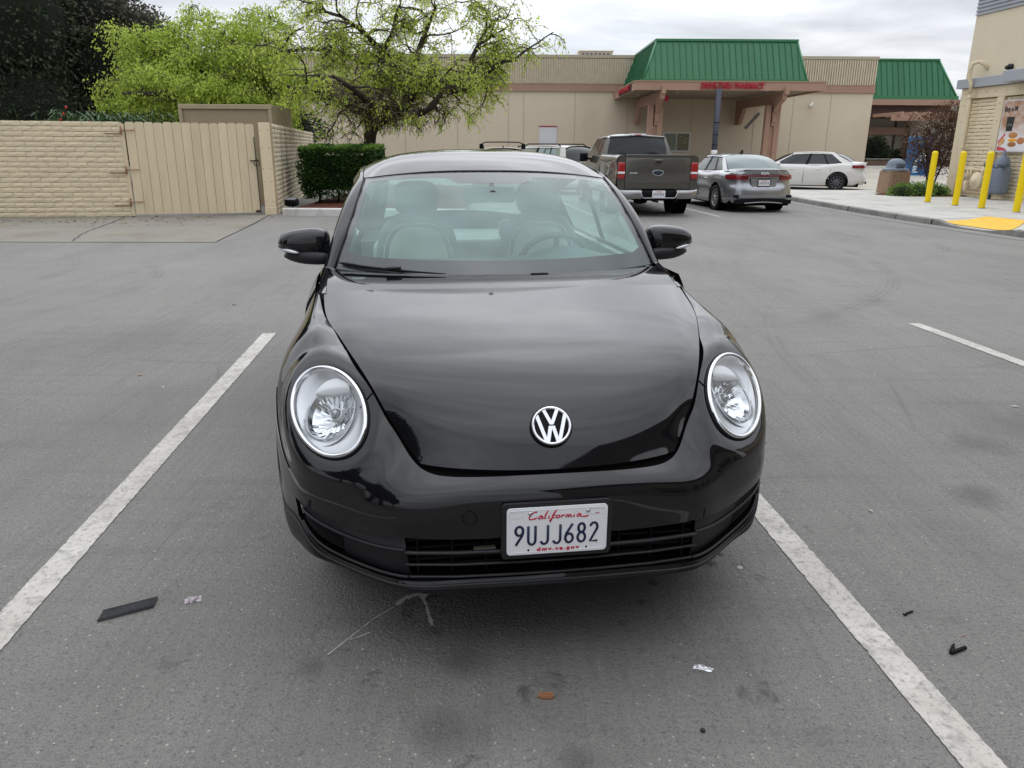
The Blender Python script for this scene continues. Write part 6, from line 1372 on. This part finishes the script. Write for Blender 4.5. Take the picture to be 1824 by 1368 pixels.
class Tree:
    def __init__(s, seed): s.r = random.Random(seed); s.mb = MB(); s.tb = MB(); s.tw = []; s.n = 0
    def branch(s, pts, r0, r1, sides=8): 
        n = len(pts); (s.tb if sides == 5 else s.mb).tube(pts, [r0 + (r1-r0)*i/(n-1) for i in range(n)], sides if sides > 5 else 4)
    def grow(s, p, d, length, r, depth, env, droop):
        # wandering branch; children; the last level leaves twigs for foliage
        R = s.r; n = 6; pts = [Vector(p)]; dirs = []; d = Vector(d).normalized()
        for i in range(n):
            d = (d + Vector((R.gauss(0,.27), R.gauss(0,.27), R.gauss(0,.22) + (.05 if depth > 1 else -droop)))).normalized()
            q = pts[-1] + d*length/n
            k = env(q)
            if k > 1.0: d = (d + Vector((0, 0, -.5))).normalized()
            if k > 1.12 and i > 1: break
            pts.append(q); dirs.append(d)
        if len(pts) < 2: return
        s.branch(pts, r, r*.45, 5 if depth <= 1 else 7)
        if depth == 0:
            s.tw.append([tuple(x) for x in pts]); return
        m = {3: 6, 2: 5, 1: 6}[depth]
        for k in range(m):
            f = R.uniform(.25, 1.0); i = min(int(f*(len(pts)-1)), len(pts)-2); b = pts[i].lerp(pts[i+1], R.random()); a = R.uniform(0, 2*PI)
            side = Vector((math.cos(a), math.sin(a), R.uniform(-.25, .45))); dd = (dirs[min(i, len(dirs)-1)]*.55 + side).normalized()
            s.grow(b, dd, length*R.uniform(.45, .72), r*.48, depth-1, env, droop)
def foliage(T, per, size, droop, seed, spread=.07, tuft=1):
    r = np.random.default_rng(seed); P = []; D = []
    for tw in T.tw:
        a = np.array(tw); k = len(a)-1; n = per
        t = r.uniform(.12, 1, n)*k; i = np.minimum(t.astype(int), k-1); f = (t-i)[:, None]; p = a[i]*(1-f)+a[i+1]*f; d = a[i+1]-a[i]; d /= np.linalg.norm(d, axis=1)[:, None]+1e-6
        P.append(p + r.normal(0, spread, p.shape)); D.append(d)
    if not P: return np.zeros((0, 3))
    return leaf_quads(np.concatenate(P), np.concatenate(D), size, .4, droop, seed)
def ellenv(c, r): 
    def f(p): return math.sqrt(((p.x-c[0])/r[0])**2 + ((p.y-c[1])/r[1])**2 + ((p.z-c[2])/r[2])**2)
    return f
def multi(*es): return lambda p: min(e(p) for e in es)
# --- the gnarled tree behind the hedge
tr = thing('spring_tree', 'gnarled dark-limbed tree with sparse fresh yellow-green leaves behind the hedge', 'tree', (-4.3, 23.5, .1))
T = Tree(3)
trunk = [(0,0,-.15),(.03,0,.6),(.05,.0,1.3),(.10,0,1.75),(.17,0,2.05)]
T.mb.tube(trunk, [.24,.19,.17,.18,.20], 12)
L1 = [(.17,0,2.05),(.06,.15,2.32),(.20,.3,2.62),(.30,.35,2.86),(.38,.3,3.3),(.52,.2,4.05),(.86,.1,4.5),(1.0,.0,5.0)]
R1 = [(.17,0,2.02),(.46,-.1,2.22),(.78,-.2,2.26),(1.0,-.25,2.33),(1.33,-.3,2.79),(1.5,-.35,3.09),(1.96,-.4,3.23),(2.44,-.5,3.05),(2.85,-.6,2.95),(3.25,-.7,3.10),(3.57,-.75,3.45),(3.97,-.8,3.70),(4.4,-.8,3.78)]
R2 = [(.78,-.2,2.26),(1.3,-.5,2.30),(1.75,-.9,2.36),(2.1,-1.1,2.55),(2.35,-1.2,2.95),(2.6,-1.3,3.02)]
R3 = [(1.5,-.35,3.09),(1.45,0,3.6),(1.6,.3,4.2),(1.9,.4,4.9),(2.1,.4,5.3)]
L2 = [(.06,.15,2.32),(-.35,.1,2.5),(-.9,.0,2.75),(-1.5,-.3,3.0),(-2.1,-.5,3.05)]
L3 = [(.38,.3,3.3),(0,.1,3.75),(-.7,-.2,4.0),(-1.5,-.4,4.05),(-2.3,-.6,3.9)]
B1 = [(.3,.35,2.86),(.4,1.2,3.2),(.3,2.2,3.6),(.2,3.0,3.9)]; F1 = [(.46,-.1,2.22),(.3,-.9,2.6),(-.1,-1.7,3.0),(-.4,-2.3,3.2)]
U1 = [(.52,.2,4.05),(.1,.0,4.5),(-.5,-.2,4.9),(-1.2,-.2,5.1)]; U2 = [(3.25,-.7,3.1),(3.1,-.4,3.8),(3.4,-.2,4.4),(3.8,-.2,4.9)]
limbs = [(L1,.17,.06),(R1,.17,.05),(R2,.11,.04),(R3,.10,.04),(L2,.11,.04),(L3,.09,.035),(B1,.10,.04),(F1,.10,.04),(U1,.07,.03),(U2,.07,.03)]
env = multi(ellenv((-1.1,0,3.6),(2.6,2.6,2.1)), ellenv((1.2,0,4.1),(2.4,2.6,2.2)), ellenv((3.7,-.5,3.55),(1.9,2.2,1.75)))
for pts, a, b in limbs:
    a *= 1.2; b *= .9
    T.mb.tube(pts, [a + (b-a)*i/(len(pts)-1) for i in range(len(pts))], 9)
    V_ = [Vector(p) for p in pts]
    for i in range(1, len(V_)):
        m = 3 if i > 2 or pts is not R1 else 1
        for q in range(m):
            if i < 3 and pts in (L1, R1) and q > 0: continue
            an = T.r.uniform(0, 2*PI); d = Vector((math.cos(an), math.sin(an), T.r.uniform(-.25,.6))); T.grow(V_[i-1].lerp(V_[i], T.r.random()), d, T.r.uniform(.9,1.5), .032, 2, env, .16)
T.mb.build('trunk', M['bark'], tr); T.tb.build('twigs', M['twig'], tr, kind='stuff')
T.tw = [t_ for t_ in T.tw if t_[0][2] > 1.45 and t_[-1][2] > 1.5 and not (t_[0][2] < 3.05 and -.9 < t_[0][0] < 2.7 and T.r.random() < .72)]
NT1 = len(T.tw)
quads_obj('crown', foliage(T, 9, .078, .5, 5, .06), M['spring_leaf'], tr)
# --- fuller tree behind the gate
tr = thing('spring_tree', 'full light green tree rising behind the tan gate and shed', 'tree', (-8.6, 27, 0))
T = Tree(9); T.mb.tube([(0,0,0),(.05,0,1.2),(0,.1,2.2),(-.3,.1,2.9)], [.26,.2,.17,.15], 10)
LM2 = [[(-.3,.1,2.9),(-.9,-.2,3.3),(-1.7,-.3,3.9),(-2.6,-.4,4.3),(-3.3,-.3,4.6)], [(0,.1,2.2),(-.1,-.3,2.9),(.35,-.6,3.25),(.8,-.6,3.2),(1.4,-.7,3.5)], [(-.3,.1,2.9),(-.5,.3,3.8),(-.9,.4,4.6),(-1.5,.4,5.4)], [(-.3,.1,2.9),(-1.3,-.9,3.0),(-2.5,-1.4,3.1),(-3.7,-1.4,3.1)], [(.0,.1,2.4),(.3,.6,3.4),(.5,.5,4.2),(.4,.4,5.0)], [(-.9,-.2,3.3),(-2,.5,3.6),(-3.2,.6,3.7),(-4.2,.3,3.7)]]
env = multi(ellenv((-2.6,-.2,4.1),(2.5,2.2,2.3)), ellenv((.4,0,3.9),(1.9,2.0,1.9)))
for pts in LM2:
    T.mb.tube(pts, [.13 - .08*i/(len(pts)-1) for i in range(len(pts))], 8); V_ = [Vector(p) for p in pts]
    for i in range(1, len(V_)):
        for q in range(4): 
            an = T.r.uniform(0, 2*PI); d = Vector((math.cos(an), math.sin(an), T.r.uniform(-.5,.7))); T.grow(V_[i-1].lerp(V_[i], T.r.random()), d, T.r.uniform(1.1,1.7), .03, 2, env, .18)
T.mb.build('trunk', M['bark'], tr); T.tb.build('twigs', M['twig'], tr, kind='stuff'); T.tw = [t_ for t_ in T.tw if t_[0][2] > 1.9]
quads_obj('crown', foliage(T, 38, .094, .45, 6, .13), M['spring_leaf_b'], tr)
# --- volume crowns for the dark evergreens
def blob_crown(root, lobes, n, size, m_, seed, shell=.35, core=None):
    r = np.random.default_rng(seed); vol = np.array([l[3]*l[4]*l[5] for l in lobes])**.66; cnt = (n*vol/vol.sum()).astype(int); P = []; D = []
    for l, c in zip(lobes, cnt):
        d = r.normal(0, 1, (c, 3)); d /= np.linalg.norm(d, axis=1)[:, None]; ph = r.uniform(0, 6, 6)
        bump = 1 + .13*np.sin(d[:, 0]*5+ph[0])*np.sin(d[:, 2]*6+ph[1]) + .10*np.sin(d[:, 1]*9+ph[2]+d[:, 2]*7) + .06*np.sin(d[:, 0]*17+ph[3])*np.sin(d[:, 2]*19+ph[4])
        rad = bump*(1 - shell*r.random(c)**1.6); P.append(np.array(l[:3]) + d*rad[:, None]*np.array(l[3:6])); D.append(d)
    quads_obj('crown', leaf_quads(np.concatenate(P), np.concatenate(D), size, .45, .2, seed), m_, root)
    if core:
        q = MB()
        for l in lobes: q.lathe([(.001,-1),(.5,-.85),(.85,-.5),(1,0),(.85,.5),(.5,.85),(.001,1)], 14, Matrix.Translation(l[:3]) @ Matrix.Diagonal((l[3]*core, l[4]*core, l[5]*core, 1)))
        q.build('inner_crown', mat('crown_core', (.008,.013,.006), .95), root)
def simple_trunk(root, h, r, mat_=None): MB().tube([(0,0,-.1),(.05,0,h*.4),(-.05,.05,h*.75),(0,0,h)], [r,r*.8,r*.7,r*.5], 10).build('trunk', mat_ or M['bark'], root)
t1 = thing('evergreen_tree', 'tall very dark evergreen tree at the left edge behind the block wall', 'tree', (-19.6, 31, 0)); simple_trunk(t1, 6, .4)
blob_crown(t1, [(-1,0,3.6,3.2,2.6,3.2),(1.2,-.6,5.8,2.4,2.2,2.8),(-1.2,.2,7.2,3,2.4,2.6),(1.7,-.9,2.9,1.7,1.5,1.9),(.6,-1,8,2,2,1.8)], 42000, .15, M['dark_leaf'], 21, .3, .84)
t2 = thing('evergreen_tree', 'grey-brown leaved evergreen tree between the dark tree and the light green tree', 'tree', (-16.9, 33, 0)); simple_trunk(t2, 5, .35)
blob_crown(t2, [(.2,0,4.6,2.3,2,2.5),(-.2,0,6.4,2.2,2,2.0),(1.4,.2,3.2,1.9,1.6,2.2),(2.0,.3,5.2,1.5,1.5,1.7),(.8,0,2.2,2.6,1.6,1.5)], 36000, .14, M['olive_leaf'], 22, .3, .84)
t4 = thing('evergreen_tree', 'dark green shrubby tree low behind the light green tree crown', 'tree', (-11.8, 31.5, 0)); simple_trunk(t4, 2, .2)
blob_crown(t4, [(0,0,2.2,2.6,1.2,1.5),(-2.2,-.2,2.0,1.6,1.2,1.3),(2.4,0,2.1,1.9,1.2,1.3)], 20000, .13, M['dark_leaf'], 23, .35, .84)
# strappy plants with red flowers on top of the wall line
st = thing('flowering_plant', 'strappy green plant with red flowers just above the block wall', 'plant', (-11.3, 22.5, .9)); V = []; r = np.random.default_rng(2)
for k in range(260):
    bx, by = r.normal(0, .95), r.normal(0, .4); a = r.uniform(0, 2*PI); l = r.uniform(.7, 1.2); h = 1.0 + r.uniform(0,.35); w = np.array([-math.sin(a), math.cos(a), 0])*.022; p = [np.array([bx, by, h*.5]), np.array([bx+.16*l*math.cos(a), by+.16*l*math.sin(a), h+.25*l]), np.array([bx+.5*l*math.cos(a), by+.5*l*math.sin(a), h+.12*l])]
    for a_, b_ in ((0,1),(1,2)): V += [p[a_]-w, p[a_]+w, p[b_]+w*.6, p[b_]-w*.6]
quads_obj('leaves', np.array(V), leaf_mat('strap_leaf', (.02,.05,.015), (.06,.12,.03), .15), st)
q = MB()
for x, z in ((-.95,1.45),(-.85,1.62),(-1.05,1.3),(-.3,1.28)): q.lathe([(.001,-.05),(.032,-.02),(.036,.015),(.001,.05)], 8, Matrix.Translation((x,-.5,z)))
q.build('red_flower', mat('flower', (.42,.03,.02), .6), st, kind='stuff')
# --- clipped hedge
hg = thing('hedge', 'clipped dark green box hedge in the mulch bed behind the black coupe', 'hedge', (-4.56, 21.3, .1)); r = np.random.default_rng(4)
def boxshell(n, sx, sy, z0, z1, depth, seed):
    r = np.random.default_rng(seed); P = []; D = []
    A = [2*sx*(z1-z0)]*2 + [2*sy*(z1-z0)]*2 + [4*sx*sy]; cnt = (np.array(A)/sum(A)*n).astype(int)
    for k, c in enumerate(cnt):
        u, v, w = r.uniform(-1,1,c), r.uniform(0,1,c), r.random(c)**1.5*depth
        wob = .05*np.sin(u*7+k)+.04*np.sin(v*9+u*4)
        if k < 2: s = -1 if k == 0 else 1; P.append(np.stack([u*sx, s*(sy-w+wob), z0+v*(z1-z0)], 1)); D.append(np.tile([0, s, .3], (c, 1)))
        elif k < 4: s = -1 if k == 2 else 1; P.append(np.stack([s*(sx-w+wob), u*sy, z0+v*(z1-z0)], 1)); D.append(np.tile([s, 0, .3], (c, 1)))
        else: P.append(np.stack([u*sx, (v*2-1)*sy, z1-w*.6+wob], 1)); D.append(np.tile([0, 0, 1], (c, 1)))
    return np.concatenate(P), np.concatenate(D)
P, D = boxshell(30000, 1.0, .75, .12, 1.40, .22, 5); 
keep = ~((P[:, 2] < .5) & (np.abs(P[:, 0]) > 1.08 - (.5-P[:, 2])*.5)); P, D = P[keep], D[keep]
quads_obj('leaves', leaf_quads(P, D, .055, .4, 0, 6, 1.7), M['hedge_leaf'], hg)
r = np.random.default_rng(8); n = 5200; P = np.stack([r.uniform(-1.02,1.02,n), r.uniform(-.76,.76,n), 1.34 + r.random(n)*.12], 1); P[:, 2] += .03*np.sin(P[:, 0]*8); quads_obj('new_growth', leaf_quads(P, np.tile([0,0,1.], (n,1)), .055, .4, 0, 9, 1.7), M['hedge_tip'], hg)
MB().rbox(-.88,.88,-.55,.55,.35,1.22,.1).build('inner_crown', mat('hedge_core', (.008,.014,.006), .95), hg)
sm_ = MB(); 
for x in (-.7,-.2,.3,.75): sm_.tube([(x,0,-.1),(x+.1,-.3,.3),(x+.05,-.4,.7)], [.04,.03,.02], 6)
sm_.build('stem', M['bark'], hg, kind='stuff')
# --- low bush, maple, small bushes by the arcade
bh = thing('low_bush', 'low rounded light green bush beside the litter bin and first bollard', 'bush', (13.15, 25.6, KZ))
blob_crown(bh, [(-.5,0,.10,.42,.42,.28),(.1,0,.12,.48,.42,.32),(.65,.1,.10,.42,.42,.28)], 6500, .05, M['bush_leaf'], 31, .3, .8)
mb_ = MB(); mb_.lathe([(.001,.02),(1.5,.02),(1.55,.0)], 24, Matrix.Translation((13.6,26.1,KZ)) @ Matrix.Diagonal((1,.6,1,1))); mb_.build('mulch_bed', M['mulch'], None, kind='structure')
mp = thing('japanese_maple', 'dark red multi-stemmed maple tree against the restaurant wall corner', 'tree', (15.6, 29.5, 0)); q = MB(); T = Tree(15)
for k in range(7):
    a = 2*PI*k/7; T.mb.tube([(.05*math.cos(a),.05*math.sin(a),0),(.18*math.cos(a),.15*math.sin(a),.6),(.5*math.cos(a),.4*math.sin(a),1.5),(.8*math.cos(a),.6*math.sin(a),2.2)], [.035,.03,.022,.012], 6)
T.mb.build('trunk', M['bark'], mp); blob_crown(mp, [(-.2,0,2.2,1.0,.9,.75),(.5,0,2.7,.9,.9,.6),(-.5,-.1,1.5,.8,.7,.6),(.6,0,1.8,.9,.8,.8),(0,0,1.1,.8,.7,.5)], 13000, .065, M['red_leaf'], 33, .9, None)
for (x, y, z, rx, rz, lab, sd) in ((21.3,47.2,.9,.75,.75,'dark round bush against the supermarket corner by the arcade',41), (22.9,46.9,.9,.9,.38,'low dark bush on the brown planter wall',42)):
    b = thing('bush', lab, 'bush', (x, y, z)); blob_crown(b, [(0,0,rz*.8,rx,.6,rz)], 2600, .12, M['dark_leaf'], sd, .3, .85)
# ------------------------------------------------------------ litter and marks on the asphalt near the camera
def litter(name, label, cat, x, y, rz=0): return thing(name, label, cat, (x, y, .0), rz)
t = litter('rubber_strip', 'ribbed black rubber strip lying on the asphalt at lower left', 'rubber scrap', -1.34, 2.32, .52)
q = MB(); P = []
for i, x in enumerate(np.linspace(-.088,.088,22)):
    row = []
    for j, v in enumerate(np.linspace(-1,1,17)):
        w = .027; z = .006 + .0025*math.cos(j*PI) + (.003 if abs(v) > .9 else 0)
        row.append((x + .010*v, v*w, z))
    P.append(row)
q.grid(P, smooth=False); q.grid([[r[0], (r[0][0], r[0][1], 0.001)] for r in P], smooth=False); q.grid([[r[-1], (r[-1][0], r[-1][1], .001)] for r in P], smooth=False); q.build('strip', weathered('scrap_rubber', (.10,.10,.105), (.06,.06,.065), 20, .8, .4, 200), t)
def crumple(name, label, cat, x, y, sx, sy, h, m_, seed, rz=0):
    t = litter(name, label, cat, x, y, rz); rn = random.Random(seed); P = []
    for i in range(9):
        P.append([((i/8-.5)*sx*(1+rn.uniform(-.1,.1)), (j/6-.5)*sy*(1+rn.uniform(-.2,.2)), .002 + h*rn.random()*(math.sin(PI*i/8)*math.sin(PI*j/6))**.5 if 0 < i < 8 and 0 < j < 6 else .002) for j in range(7)])
    MB().grid(P, smooth=False).build(name + '_sheet', m_, t); return t
foil = mat('foil', (.72,.72,.74), .3, metal=.7); clear = mat('wrapper_film', (.45,.40,.42), .25)
crumple('wrapper', 'small crumpled translucent wrapper right of the rubber strip', 'litter', -1.14, 2.385, .055, .035, .018, clear, 1, .4)
crumple('foil_scrap', 'crumpled silver foil scrap in front of the number plate corner', 'litter', .605, 2.025, .058, .020, .012, foil, 2, -.35)
wd = mat('wood_chip', (.27,.12,.06), .8); t = litter('bark_chip', 'flat reddish brown bark chip on the asphalt in front of the coupe', 'wood chip', .105, 1.893, -.06)
q = MB(); q.prism([(-.022,-.006),(-.012,-.013),(.020,-.013),(.025,.0),(.018,.012),(-.016,.009)], .001, .008, 'z'); q.prism([(-.015,-.009),(.019,-.010),(.017,-.005),(-.014,-.004)], .0082, .011, 'z'); q.prism([(-.013,.001),(.02,.0),(.016,.008),(-.012,.006)], .0082, .0105, 'z'); q.build('chip', wd, t)
t = litter('hair_clip', 'black plastic clip with open arm right of the right stall line', 'plastic clip', 1.455, 2.12, .30)
q = MB(); q.tube([(-.035,-.008,.007),(.035,.002,.006)], .0065, 8); q.tube([(-.034,-.004,.008),(.0,.020,.008),(.014,.026,.006)], .0035, 6); q.tube([(-.01,.004,.008),(.008,.022,.008)], .0025, 6); q.build('clip', M['trim_dark'], t)
t = litter('plastic_scrap', 'tiny bent black plastic scrap farther up beside the right stall line', 'plastic scrap', 1.40, 2.325, .35)
q = MB(); q.tube([(-.022,-.004,.004),(-.01,.002,.006),(.022,.006,.004)], .0035, 6); q.tube([(-.022,-.004,.004),(-.020,.006,.004)], .003, 6); q.build('scrap', M['trim_dark'], t)
t = litter('bolt', 'tiny dark metal bolt head at the bottom of the picture', 'bolt', .54, 1.755, 0); q = MB(); q.lathe([(.007,.001),(.007,.006),(.004,.010),(.0005,.0105)], 8); q.build('bolt_head', M['iron'], t)
# pale dried spill running out from the bumper
sp = litter('dried_spill', 'pale dried liquid trail on the asphalt below the bumper', 'dried spill', 0, 0)
rn = random.Random(6)
def trail(pts, w, n=10, z=.003):
    P = []
    for a, b in zip(pts[:-1], pts[1:]):
        for k in range(n):
            x = a[0]+(b[0]-a[0])*k/n; y = a[1]+(b[1]-a[1])*k/n; dx, dy = b[0]-a[0], b[1]-a[1]; l = math.hypot(dx, dy); ww = w*rn.uniform(.2,1.2); P.append([(x+dy/l*ww, y-dx/l*ww, z), (x-dy/l*ww, y+dx/l*ww, z)])
    return MB().grid(P, smooth=False)
ms = mat('spill', (.46,.45,.43), .8)
trail([(-.40,2.365),(-.47,2.28),(-.59,2.07)], .0022, 22).build('thin_trail', ms, sp); trail([(-.405,2.36),(-.385,2.40),(-.34,2.43),(-.30,2.415)], .014, 12).build('foam_edge', ms, sp); trail([(-.325,2.42),(-.30,2.36),(-.285,2.30),(-.265,2.235)], .008, 14, .0032).build('foam_drip', ms, sp); trail([(-.53,2.16),(-.50,2.175),(-.47,2.20)], .003, 10, .0034).build('spatter', ms, sp)
# small leaves and pale chips
lf = [(-2.63,5.17,.045,(.50,.28,.17),'small tan leaf beyond the left stall line'),(-2.85,7.7,.07,(.12,.06,.05),'dark curled leaf near the faint tyre arc on the left'),(-2.35,4.9,.03,(.7,.68,.62),'tiny pale paper fleck beyond the left stall line'),(-3.1,3.2,.04,(.7,.68,.64),'white paper scrap at the left picture edge'),(1.62,3.12,.03,(.65,.6,.5),'tiny pale chip right of the bumper beyond the line'),(1.52,2.20,.018,(.42,.26,.16),'tiny tan chip above the black clip'),(-1.4,1.55,.02,(.55,.5,.35),'tiny straw-coloured chip at lower left'),(3.2,4.6,.05,(.6,.58,.52),'pale fleck left of the far right stall line')]
for i, (x, y, s_, c_, l_) in enumerate(lf):
    t = litter('leaf' if 'leaf' in l_ else 'chip', l_, 'leaf' if 'leaf' in l_ else 'litter', x, y, i*1.3); q = MB(); q.add([(-s_/2,0,.002),(0,-s_*.2,.008),(s_/2,0,.004),(0,s_*.2,.007)], [(0,1,2),(0,2,3)]); q.build('blade', mat('scrap_col', c_, .8), t)
gl = litter('glass_chip', 'flat grey fleck right of the wet oil drops by the bumper corner', 'chip', .89, 2.63); q = MB(); q.lathe([(.013,.001),(.010,.004),(.0005,.005)], 7); q.build('fleck', mat('fleck', (.4,.4,.4), .3), gl)
# loose litter by the apron and grit: nobody could count it
V = []; r = np.random.default_rng(5); P = np.concatenate([np.stack([r.normal(-8.0,1.3,150), r.uniform(15.5,17.8,150), r.uniform(.006,.012,150)],1), np.stack([r.uniform(-13,-8.8,80), r.uniform(16.0,16.7,80), r.uniform(.006,.012,80)],1)])
V = leaf_quads(P, np.stack([r.normal(0,1,len(P)), r.normal(0,1,len(P)), r.normal(0,.05,len(P))],1), .075, .5, 0, 3, 1.6); V[:, 2] = np.abs(V[:, 2]-.008)*.25+.008
o_ = quads_obj('leaf_litter', V, mat('leaf_litter', (.13,.075,.045), .9), None)
n = 5200; X = r.uniform(-5,6,n); Y = 1.3 + 12*r.random(n)**1.6; P = np.stack([X, Y, np.full(n, .0015)],1); ang_ = r.uniform(0,6.28,n); s_ = (.0009 + .0032*r.random(n)**3)*(1+.10*Y)
V = np.stack([P + np.stack([np.cos(ang_+k*PI/2)*s_*(1 if k % 2 else .7), np.sin(ang_+k*PI/2)*s_, np.full(n, .001*(k == 0))],1) for k in range(4)],1).reshape(-1,3)
quads_obj('grit', V, leaf_mat('grit', (.16,.15,.13), (.55,.52,.46), 0.0, .8), None)
# ------------------------------------------------------------ what stands behind the viewer and shows in the paint
bk = thing('row_building', 'brown low building behind the viewer, seen only mirrored in the paint', 'building', (3.4, -3.4, 0), .42)
MB().box(-1.2, 16, -8, 0, -.1, 5.6).build('wall', mat('tan_wall', (.20,.18,.15), .9), bk); q = MB(); q.prism([(-1.6,5.6),(16.6,5.6),(15,6.8),(1.2,6.8)], -8.4, .5, 'y'); q.build('roof', mat('brown_roof', (.06,.05,.04), .8), bk)
for i, x in enumerate((1.5,4.5,7.5,10.5)): q = MB(); q.box(x, x+1.8, .01, .06, .8, 2.6); q.build('window', M['dark_glass'], bk)
for i, (x, y, h) in enumerate(((-7.5,-2.5,5.6),(-12.5,1.5,6.6),(-14.5,7.5,6.2),(-12,-9,6.5))):
    t = thing('street_tree', ('dark tree nearest behind the left of the viewer, mirrored in the fender','dark tree left of the viewer level with the coupe bumper','dark tree left of the lot level with the coupe tail','dark tree far behind the viewer to the left')[i], 'tree', (x, y, 0)); simple_trunk(t, h*.6, .18)
    blob_crown(t, [(0,0,h*.6,1.9,1.9,h*.30),(.8,.5,h*.75,1.3,1.3,h*.25),(-.9,-.4,h*.5,1.3,1.3,h*.25)], 7000, .24, M['dark_leaf'], 60+i, .4, .8)
# ------------------------------------------------------------ painted shells face outwards
def orient(root, centre):
    C_ = np.array(centre)
    def walk(o):
        if o.type == 'MESH' and o.data.materials and o.data.materials[0] and o.data.materials[0].name in PAINTS:
            me = o.data; n = len(me.polygons); c = np.empty(n*3); me.polygons.foreach_get('center', c); nn = np.empty(n*3); me.polygons.foreach_get('normal', nn); a = np.empty(n); me.polygons.foreach_get('area', a)
            if (((c.reshape(-1, 3)-C_)*nn.reshape(-1, 3)).sum(1)*a).sum() < 0: me.flip_normals()
        for k in o.children: walk(k)
    walk(root)
PAINTS = {'black_paint', 'grey_paint', 'white_paint', 'truck_paint', 'beige_paint', 'frit', 'trim', 'dark_glass', 'back_glass'}
for o in list(COL.objects):
    if o.parent is None and o.get('category') in ('car', 'pickup truck'): orient(o, (0, 2.2, .6))
